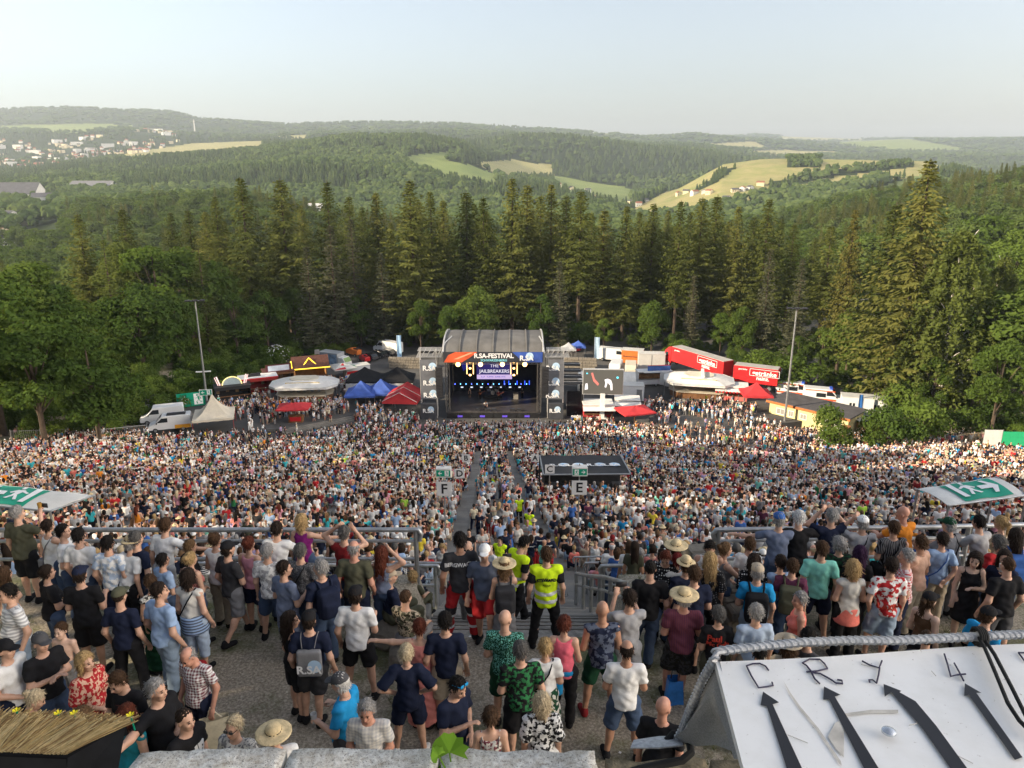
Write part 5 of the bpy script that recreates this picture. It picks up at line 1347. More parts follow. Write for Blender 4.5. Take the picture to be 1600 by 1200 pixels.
 if top!='none':
  f=Field(lo,hi,H0);e=.011 if top not in('strap','tank')else.007
  torso(f,e)
  hem=-.06 if top in('tee','shirt','polo','long','vest','tank','sleeveless')else(.03 if top=='strap' else-.02)
  if top in('tee','polo','shirt','vest'):[arm(f,i,.010,.68,.02)for i in(0,1)]
  elif top=='long':[arm(f,i,.016,1.92)for i in(0,1)]
  elif top=='blouse':[arm(f,i,.022,.9)for i in(0,1)];hem=-.10
  elif top=='dress' or top=='maxi':pass
  if legs!='sit' and top not in('dress','maxi'):
   f.cap(tp(0,-.005,.06),tp(0,-.005,hem-.03),(.135 if fem else.14)*gg,(.146 if fem else.142)*gg+.012,.05)
   f.plane(tp(0,0,hem),T@np.array([0,.0,-1.]))
  elif top in('dress','maxi')and legs!='sit':
   end=.52 if top=='dress' else.16
   f.cap(hip,np.array([hip[0],hip[1]+.0,end-.15]),.155*gg,.24*gg,.05);f.plane((0,0,end),(0,0,-1.))
  else:f.plane(tp(0,0,-.07),T@np.array([0,0,-1.]))
  nr={'tank':.105,'strap':.15,'sleeveless':.09,'dress':.13,'maxi':.13}.get(top,.082)
  f.ell(nb+T@np.array([0,.02,.02]),(nr,nr,nr*(1.0 if top not in('strap','dress','maxi')else.95)),0,T,sub=True)
  if top in('strap','tank','dress','maxi'):
   for i in(0,1):f.ell(sho[i]+T@np.array([(.03 if i else-.03),0,.03]),(.075,.1,.08),0,T,sub=True)
  out['top']=f.net();cover.append(f)
  if top in('strap','dress','maxi'):
   q=MB()
   for s_ in(-1,1):q.tube([tp(.085*s_,-.105,.34),tp(.095*s_,-.085,.45),tp(.10*s_,-.01,.515),tp(.095*s_,.075,.44),tp(.08*s_,.115,.36)],.010,4)
   V=np.array(q.v);F=np.array([x for x in q.f if len(x)==4]);a,b=out['top'];out['top']=(np.concatenate([a,V]),np.concatenate([b,F+len(a)]))
  if top=='vest':
   f=Field(lo,hi,H0);torso(f,.030);f.cap(tp(0,0,.05),tp(0,0,-.14),.16*gg,.165*gg,.05);f.plane(tp(0,0,-.12),T@np.array([0,0,-1.]));f.ell(nb+T@np.array([0,.03,.03]),(.10,.10,.10),0,T,sub=True)
   out['vest']=f.net()
 if bot not in('none','')and top not in('maxi',):
  f=Field(lo,hi,H0);e=.018
  f.ell(hip+np.array([0,-.005,-.01]),((.158 if fem else.145)*gg+.01,.12*gg+.01,.125),.04)
  f.ell(tp(0,.0,.08),(.135*gg,.105*gg,.10),.05,T)
  if bot in('skirt','longskirt')and legs!='sit':
   end=.50 if bot=='skirt' else.15
   f.cap(hip,np.array([hip[0],hip[1],end-.15]),.16*gg,(.25 if bot=='skirt' else.26)*gg,.05);f.plane((0,0,end),(0,0,-1.))
  else:
   fr={'shorts':.86,'mini':.36,'capri':1.5,'trousers':1.97,'skirt':.8,'longskirt':1.9,'knee':.98}[bot]
   for i in(0,1):leg(f,i,e if bot!='tights' else.008,fr)
  f.plane(tp(0,0,.11),T@np.array([0,0,1.]))
  out['bottom']=f.net();cover.append(f)
# skin
 f=Field(lo,hi,H0);torso(f,0)
 for i in(0,1):
  arm(f,i,0,2);leg(f,i,0,1);f.cap(knee[i],foot[i],.056*gg**.3,.036,.03);f.ell(knee[i]+(foot[i]-knee[i])*.3+np.array([0,-.018,0]),(.05,.052,.11),.03)
  d=fdir[i]/np.linalg.norm(fdir[i]);f.cap(foot[i]+np.array([0,-.02,-.02]),foot[i]+d*.15+np.array([0,0,-.035]),.038,.026,.03)
 f.cap(nb+T@np.array([0,0,-.05]),hd(0,-.01,-.06),.058 if not fem else.048,.052 if not fem else.045,.03)
 if lod:
  f.ell(hd(0,-.005,.03),np.array([.074,.092,.095])*hs,.02,HR);f.ell(hd(0,.03,-.05),np.array([.056,.066,.075])*hs,.03,HR)
  if lod==2:[f.ell(wri[i]+(wri[i]-elb[i])*.3,(.035,.035,.05),.02)for i in(0,1)]
 V,F=f.net()
 if cover:
  dm=np.min([c.sample(V)for c in cover],0);keep=~(dm[F]<-.013).all(1);F=F[keep]
 u_=np.unique(F);mp=np.zeros(len(V),int);mp[u_]=np.arange(len(u_));M=Merge();M.add(V[u_],mp[F],0)
 if lod<2:
  if lod==0:
   f=Field(hc-.17,hc+.17,HH)
   f.ell(hd(0,-.008,.03),np.array([.075,.094,.096])*hs,.02,HR);f.ell(hd(0,.028,-.048),np.array([.056,.066,.078])*hs,.035,HR);f.ell(hd(0,.055,-.10),np.array([.028,.026,.02])*hs,.02,HR)
   f.cap(hd(0,.088,.012),hd(0,.108,-.03),.009,.016,.012);f.ell(hd(0,.082,.022),np.array([.045,.012,.012])*hs,.014,HR)
   for s_ in(-1,1):f.ell(hd(.076*s_,-.008,-.012),np.array([.012,.024,.034])*hs,.006,HR);f.ell(hd(.031*s_,.105,.004),np.array([.016,.014,.010])*hs,0,HR,sub=True);f.ell(hd(.036*s_,.07,-.03),np.array([.024,.022,.02])*hs,.02,HR)
   f.ell(hd(0,.088,-.062),np.array([.026,.012,.013])*hs,.01,HR);f.cap(nb,hd(0,-.012,-.06),.055 if not fem else.047,.05 if not fem else.044,.02)
   M.add(*f.net(),0)
   for s_ in(-1,1):
    V_,F_=sphere_quads((0,0,0),(.013,.008,.008),6);M.add(V_@HR.T+hd(.031*s_,.093,.006),F_,1)
    V_,F_=sphere_quads((0,0,0),(.020,.006,.004),6);M.add(V_@HR.T+hd(.032*s_,.092,.028),F_,2)
   V_,F_=sphere_quads((0,0,0),(.022,.006,.005),6);M.add(V_@HR.T+hd(0,.098,-.062),F_,3)
  for i in(0,1):
   hk=hands[i]if arms[i]not in('phone','drink','rail','railside')else 'grip'
   z=wri[i]-elb[i];z/=np.linalg.norm(z);side=T@np.array([1.,.15,0]);x=side-z*(side@z);x/=np.linalg.norm(x);y=np.cross(z,x)
   HM=np.stack([x,y,z],1)
   V_,F_=hand_mesh(hk,.0085 if lod==0 else.014);V_=V_.copy();F2=F_
   if i==1:V_[:,0]*=1
   else:V_[:,0]*=-1;F2=F_[:,::-1]
   V_[:,0]*=1;M.add(V_@HM.T+wri[i]-z*.005,F2,0)
 out['body']=M
# hair
 if hair not in('bald','none'):
  f=Field(hc-np.array([.22,.24,.42]),hc+np.array([.22,.22,.22]),HH)
  th=.004 if hair in('buzz','balding')else.010
  f.ell(hd(0,-.014,.034),np.array([.076+th,.094+th,.096+th])*hs,0,HR)
  if hair in('curly','bob','long'):f.ell(hd(0,-.02,.03),(np.array([.098,.112,.112])if lod<2 else np.array([.088,.105,.104]))*hs,.03,HR)
  if hair=='curly':
   for q in range(14):a=q*2.4;f.ell(hd(.085*math.cos(a),-.03+.07*math.sin(a),.02+.085*math.sin(q*1.3)),(.034,.034,.032),.01,HR)
  if hair in('balding',):f.plane(hd(0,0,.062),HR@np.array([0,.25,1.]))
  n=HR@np.array([0,.80,-.60]);f.plane(hd(0,.052,.062)if hair not in('balding',)else hd(0,.0,.03),n)
  f.plane(hd(0,0,-.055 if hair not in('buzz','curly','bob','long')else-.075),HR@np.array([0,.3,-1.]))
  if hair=='bob':f.cap(hd(0,-.055,.0),hd(0,-.06,-.09),.085,.075,.04);f.cap(hd(-.07,-.01,.02),hd(-.078,.0,-.08),.035,.028,.02);f.cap(hd(.07,-.01,.02),hd(.078,.0,-.08),.035,.028,.02)
  if hair=='long':
   f.cap(hd(0,-.06,.0),hd(0,-.075,-.16),.085,.088,.04);f.cap(hd(-.03,-.08,-.14),hd(-.05,-.085,-.34),.062,.045,.03);f.cap(hd(.03,-.08,-.14),hd(.05,-.085,-.34),.062,.045,.03);f.cap(hd(-.075,-.01,.02),hd(-.085,.0,-.12),.03,.026,.02);f.cap(hd(.075,-.01,.02),hd(.085,.0,-.12),.03,.026,.02)
  if hair=='bun':f.ell(hd(0,-.115,.07),(.045,.045,.042),.012,HR)
  if hair=='topbun':f.ell(hd(0,-.075,.125),(.045,.045,.042),.012,HR)
  if hair=='pony':f.cap(hd(0,-.10,.05),hd(0,-.14,.02),.024,.03,.01);f.cap(hd(0,-.14,.02),hd(0,-.13,-.17),.032,.016,.01)
  out['hair']=f.net()
 if hair=='beard' or hat=='beard':pass
# shoes
 if lod<2:
  f=Field(np.min(foot,0)-.2,np.max(foot,0)+.26,.0165 if lod==0 else.026)
  for i in(0,1):
   d=fdir[i]/np.linalg.norm(fdir[i]);a=foot[i]
   f.cap(a+np.array([0,-.03,-.025]),a+d*.15+np.array([0,0,-.035]),.049,.040,.02);f.cap(a+np.array([0,-.01,.02]),a+np.array([0,0,-.02]),.047,.05,.02)
  z0=min(foot[0][2],foot[1][2])-.07;f.plane((0,0,z0),(0,0,-1.));out['shoes']=f.net()
# hats
 if hat in('cap','straw','fedora'):
  f=Field(hc-.26,hc+.26,HH*(1.0 if hat=='cap' else 1.15))
  if hat=='cap':
   f.ell(hd(0,-.01,.045),np.array([.092,.11,.098])*hs,0,HR);f.plane(hd(0,0,.035),HR@np.array([0,-.1,-1.]));f.ell(hd(0,.115,.042),(.075,.085,.012),.01,HR)
  else:
   w=.20 if hat=='straw' else.15
   f.ell(hd(0,-.005,.09),(.088,.102,.075 if hat=='straw' else.085),0,HR);f.plane(hd(0,0,.055),HR@np.array([0,0,-1.]));f.ell(hd(0,0,.058),(w,w*1.06,.017),.012,HR)
  out['hat']=f.net()
  if hat!='cap':
   f=Field(hc-.2,hc+.2,HH);f.ell(hd(0,-.005,.09),(.092,.106,.079),0,HR);f.plane(hd(0,0,.072),HR@np.array([0,0,-1.]));f.plane(hd(0,0,.098),HR@np.array([0,0,1.]));out['hatband']=f.net()
# bags
 if bag in('backpack','drawstring'):
  f=Field(tp(0,-.2,.2)-.38,tp(0,-.2,.2)+.38,.02 if lod==0 else.03)
  if bag=='backpack':f.rbox(tp(0,-.19,.22),(.11,.05,.17),.05,T);f.rbox(tp(0,-.265,.13),(.08,.02,.08),.035,T,.02)
  else:f.rbox(tp(0,-.145,.16),(.13,.015,.16),.03,T)
  out['bag']=f.net();q=MB()
  for s_ in(-1,1):q.tube([tp(.08*s_,-.15,.38),tp(.10*s_,-.10,.49),tp(.11*s_,-.01,.53),tp(.12*s_,.10,.42),tp(.13*s_,.09,.26),tp(.13*s_,-.06,.08)],.016 if bag=='backpack' else.006,5)
  V=np.array(q.v);F=np.array([x for x in q.f if len(x)==4]);a,b=out['bag'];out['bag']=(np.concatenate([a,V]),np.concatenate([b,F+len(a)]))
 if bag in('strap','handbag'):
  q=MB();r_=1+(g-1)
  q.tube([tp(.11,-.03,.53),tp(.04,-.14*r_,.38),tp(-.08,-.135*r_,.18),tp(-.18*r_,-.05,.02)],.011,5);q.tube([tp(.11,-.03,.53),tp(.07,.10,.44),tp(-.04,.145*r_,.26),tp(-.18*r_,.06,.02)],.011,5)
  V=np.array(q.v);F=np.array([x for x in q.f if len(x)==4]);f=Field(tp(-.2,0,-.05)-.25,tp(-.2,0,-.05)+.25,.022);f.rbox(tp(-.21*r_,-.01,-.05),(.03,.09,.08),.03,T);a,b=f.net();out['bag']=(np.concatenate([a,V]),np.concatenate([b,F+len(a)]))
 if arms[0]=='phone' and arms[1]=='phone' or 'phone' in arms:
  c_=(wri[0]+wri[1])/2 if arms==('phone','phone')else wri[0 if arms[0]=='phone' else 1]
  q=MB();R4=Matrix([[*T[0],0],[*T[1],0],[*T[2],0],[0,0,0,1]]);q.box((0,0,0),(.15,.012,.075),M=Matrix.Translation(Vector(c_+T@np.array([0,.09,.10])))@R4);out['phone']=(np.array(q.v),np.array(q.f))
 meshes={}
 for k,v in out.items():
  if isinstance(v,Merge):meshes[k]=v
  elif len(v[1]):q=Merge();q.add(*v);meshes[k]=q
 for k in('top','bottom','vest'):
  if k in meshes and lod<2:
   V=meshes[k].V[0];a=np.sin(V[:,2]*38+np.sin(V[:,0]*19+V[:,2]*7)*2.6+V[:,1]*21)*.0055+np.sin(V[:,0]*54+V[:,2]*23+np.sin(V[:,2]*31)*1.5)*.0045+np.sin(V[:,0]*15-V[:,2]*29+V[:,1]*40)*.004+.007
   c=V.mean(0);d=V-c;d[:,2]=0;d/=np.linalg.norm(d,axis=1)[:,None]+1e-6;meshes[k].V[0]=V+d*a[:,None]
 if 'hair' in meshes and lod<2:
  V=meshes['hair'].V[0];d=V-hc;d/=np.linalg.norm(d,axis=1)[:,None]+1e-6;meshes['hair'].V[0]=V+d*((np.sin(V[:,0]*190+V[:,2]*60)+np.sin(V[:,1]*150-V[:,2]*110))*.0042)[:,None]
  if lod==0 and hair!='buzz':
   r_=np.random.default_rng(len(V));ok_=np.flatnonzero(((meshes['hair'].V[0]-hc)@HR[:,2])<(.0 if hat else 1));k=ok_ if not len(ok_)else r_.choice(ok_,min(len(ok_),420 if hair!='balding' else 160),replace=False);p=meshes['hair'].V[0][k];o_=unit_(p-hc)
   dn=unit_(np.array([0,-.15,-1.0])+r_.normal(0,.35 if hair!='curly' else.8,(len(k),3))+o_*.25);sd=unit_(np.cross(dn,o_))*r_.uniform(.003,.006,(len(k),1));ln_=r_.uniform(.02,.05,(len(k),1))*(1.6 if hair in('long','bob','pony')else 1)
   p=p+o_*.004;Q_=np.stack([p-sd,p+sd,p+sd*.4+dn*ln_+o_*.006,p-sd*.4+dn*ln_+o_*.006],1);meshes['hair'].add(Q_.reshape(-1,3),np.arange(len(k)*4).reshape(-1,4))
 info=dict(top=max(m.V[i][:,2].max()for k,m in meshes.items()if k in('body','hair','hat')for i in range(len(m.V))),tp=tp,T=T,hc=hc,HR=HR,wri=wri,elb=elb,hip=hip)
 PCACHE[key]=(meshes,info);return PCACHE[key]
_MESHES={}
def part_mesh(key,name,M):
 k=(key,name)
 if k not in _MESHES:_MESHES[k]=M.mesh(name)
 return _MESHES[k]
# cloth, skin and hair colours
CC=dict(white=(.74,.74,.73),offwhite=(.60,.58,.53),black=(.014,.014,.016),charcoal=(.038,.038,.042),darkgrey=(.07,.07,.075),grey=(.20,.20,.21),lightgrey=(.40,.40,.41),navy=(.014,.019,.042),blue=(.05,.13,.38),brightblue=(.02,.28,.58),lightblue=(.30,.42,.62),paleblue=(.42,.52,.66),denim=(.055,.085,.15),lightdenim=(.26,.34,.44),red=(.42,.025,.03),darkred=(.20,.018,.02),pink=(.62,.28,.34),rosy=(.55,.20,.18),coral=(.75,.20,.16),neonpink=(.85,.16,.22),orange=(.72,.25,.03),olive=(.085,.085,.055),green=(.03,.17,.06),darkgreen=(.012,.055,.028),mint=(.22,.60,.50),teal=(.015,.20,.26),turquoise=(.05,.42,.48),purple=(.22,.02,.17),plum=(.12,.035,.07),beige=(.42,.35,.26),brown=(.10,.055,.03),yellow=(.72,.56,.06),greyblue=(.14,.17,.25),slate=(.10,.12,.17),cream=(.60,.54,.40),hivis=(.62,.85,.02),lime=(.40,.66,.08),maroon=(.17,.05,.065),lilac=(.40,.33,.55),peach=(.68,.42,.30))
HC=dict(black=(.010,.008,.007),dark=(.022,.014,.010),brown=(.055,.030,.016),lightbrown=(.12,.07,.035),blonde=(.36,.24,.11),paleblonde=(.46,.37,.24),grey=(.26,.25,.24),darkgrey=(.09,.085,.08),white=(.52,.51,.49),redbrown=(.085,.022,.012),red=(.16,.02,.018),purple=(.025,.008,.03),ginger=(.25,.09,.03))
def cloth(c,pat=None,c2=None):
 key=('cloth',c,pat,c2)
 if key in MATS:return MATS[key]
 base=CC[c];m,nt,b=new_mat('%s %s cloth'%(c,pat or 'plain'));vec=coords(nt);second=CC[c2]if c2 else(.5,.5,.5)
 f=noise_tex(nt,vec,9,4,.6);col=ramp(nt,f,[(.3,tuple(x*.82 for x in base)),(.7,tuple(min(1,x*1.12)for x in base))])
 def wave(scale,axis,lo=.45,hi=.55,rot=None):
  w=nt.nodes.new('ShaderNodeTexWave');w.wave_type='BANDS';w.bands_direction=axis;w.inputs['Scale'].default_value=scale;w.inputs['Distortion'].default_value=.6;w.inputs['Detail'].default_value=1;nt.links.new(vec,w.inputs['Vector'])
  return ramp(nt,w.outputs['Fac'],[(lo,(0,0,0)),(hi,(1,1,1))])
 if pat=='hstripe':col=mixc(nt,wave(7,'Z'),col,second)
 elif pat=='vstripe':col=mixc(nt,wave(11,'X',.55,.7),col,second)
 elif pat=='plaid':
  col=mixc(nt,.5,mixc(nt,wave(8,'X'),col,second),mixc(nt,wave(8,'Z'),col,second))
 elif pat in('floral','camo','leaf','print','dots','speckle'):
  sc,lo,hi={'floral':(26,.50,.54),'camo':(14,.47,.50),'leaf':(22,.50,.54),'print':(16,.48,.52),'dots':(0,0,0),'speckle':(70,.52,.60)}[pat]
  if pat=='dots':
   v=nt.nodes.new('ShaderNodeTexVoronoi');v.inputs['Scale'].default_value=26;v.inputs['Randomness'].default_value=.15;nt.links.new(vec,v.inputs['Vector']);k=ramp(nt,v.outputs['Distance'],[(.26,(1,1,1)),(.34,(0,0,0))])
  else:k=ramp(nt,noise_tex(nt,vec,sc,2,.5),[(lo,(0,0,0)),(hi,(1,1,1))])
  col=mixc(nt,k,col,second)
  if pat=='camo':col=mixc(nt,ramp(nt,noise_tex(nt,coords(nt,'Object',1.7),16,2,.5),[(.55,(0,0,0)),(.58,(1,1,1))]),col,(.02,.018,.012))
 nt.links.new(col,b.inputs['Base Color']);b.inputs['Roughness'].default_value=.9;b.inputs['Specular IOR Level'].default_value=.15
 if c=='hivis':b.inputs['Emission Strength'].default_value=0
 add_bump(nt,b,noise_tex(nt,vec,22,3,.6),.35,.012)
 MATS[key]=m;return m
SK=dict(fair=(.56,.33,.23),tan=(.44,.235,.15),ruddy=(.52,.26,.18),pale=(.62,.41,.31))
def skin(k):
 key=('skin',k)
 if key not in MATS:
  m,nt,b=new_mat('skin '+k);vec=coords(nt);c=SK[k]
  nt.links.new(ramp(nt,noise_tex(nt,vec,12,3,.6),[(.3,tuple(x*.86 for x in c)),(.7,tuple(x*1.1 for x in c))]),b.inputs['Base Color'])
  b.inputs['Roughness'].default_value=.55;b.inputs['Subsurface Weight'].default_value=0.0;MATS[key]=m
 return MATS[key]
def hairm(k):
 key=('hair',k)
 if key not in MATS:
  m,nt,b=new_mat('hair '+k);c=HC[k];vec=coords(nt,'Object',(60,60,14))
  f=noise_tex(nt,vec,1.2,3,.7)
  nt.links.new(ramp(nt,f,[(.3,tuple(x*.55 for x in c)),(.7,tuple(min(1,x*1.45)for x in c))]),b.inputs['Base Color']);b.inputs['Roughness'].default_value=.7;b.inputs['Specular IOR Level'].default_value=.15;add_bump(nt,b,f,.9,.012);MATS[key]=m
 return MATS[key]
m_eye=mat('dark eye',(.02,.018,.016),.3,.1);m_brow=mat('brow',(.06,.04,.028),.9,.2);m_lip=mat('lip',(.30,.11,.09),.6,.1)
m_straw=mat('straw weave',(.58,.46,.27),.9,.25,14,.5,60);m_refl=mat('reflective tape',(.70,.72,.74),.35,.08,4,metal=.3)
def build_person(pos,rz,h,label,sk='fair',top='tee',tc=('white',),bot='trousers',bc=('denim',),hair='short',hc='brown',hat=None,hatc='black',bag=None,bagc='black',shoe='black',group=None,sex='m',lod=0,name='person',extra=None,cat='person',**kw):
 meshes,info=person_parts(sex=sex,hair=hair,top=top,bot=bot,hat=hat,bag=bag,lod=lod,**kw)
 key=(sex,hair,top,bot,hat,bag,lod,tuple(sorted((k,str(v))for k,v in kw.items())))
 o=thing(name,label,cat,pos,rz,group);s_=h/1.75;o.scale=(s_,s_,s_)
 names=dict(body='body',hair='hair',top={'dress':'dress','maxi':'dress'}.get(top,'shirt'),bottom='shorts' if bot in('shorts','mini','knee')else('skirt' if 'skirt' in bot else 'trousers'),shoes='shoes',hat='hat' if hat!='cap' else 'cap',hatband='hat_band',bag='backpack' if bag=='backpack' else 'bag',vest='safety_vest',phone='phone')
 mk=dict(body=None,hair=hairm(hc),top=cloth(*tc),bottom=cloth(*bc),shoes=cloth(shoe),hat=(m_straw if hat in('straw','fedora')and hatc=='straw' else cloth(hatc)),hatband=cloth('black'),bag=cloth(bagc),vest=cloth('hivis'),phone=m_dark)
 for k,M in meshes.items():
  me=part_mesh(key,names[k],M)
  if me is None:continue
  new=len(me.materials)==0
  mats=[skin(sk),m_eye,m_brow,m_lip]if k=='body' else[mk[k]]
  if new:
   for m in mats:me.materials.append(m)
  c=bpy.data.objects.new(names[k],me);COL.objects.link(c);c.parent=o
  for i,m in enumerate(mats):
   if i<len(c.material_slots)and me.materials[i]!=m:c.material_slots[i].link='OBJECT';c.material_slots[i].material=m
 o['_']=0;del o['_']
 return o,info
def stand_at(u,v,top_h,ymin=3.5,yr=(9,26)):
 """place where a head top seen at (u, v) stands top_h above the ground"""
 dx,dz=ray(u,v);ys=np.linspace(ymin,80,9000);f=CAMZ+dz*ys-np.where(np.abs(dx*ys-aisle_x(ys))<2.2,np.interp(ys,PROF_S,PROF_Z),ground_np(dx*ys,ys))-top_h
 i_=int(np.argmax(f<=0))
 if f[i_]<-.10 or f[i_]>0 or yr!=(9,26):q_=(ys>yr[0])&(ys<yr[1]);i_=int(np.argmin(np.where(q_,np.abs(f),9)))
 y=ys[i_];x=dx*y
 return Vector((x,y,float(np.interp(y,PROF_S,PROF_Z))if abs(x-aisle_x(y))<2.2 else ground(x,y)))
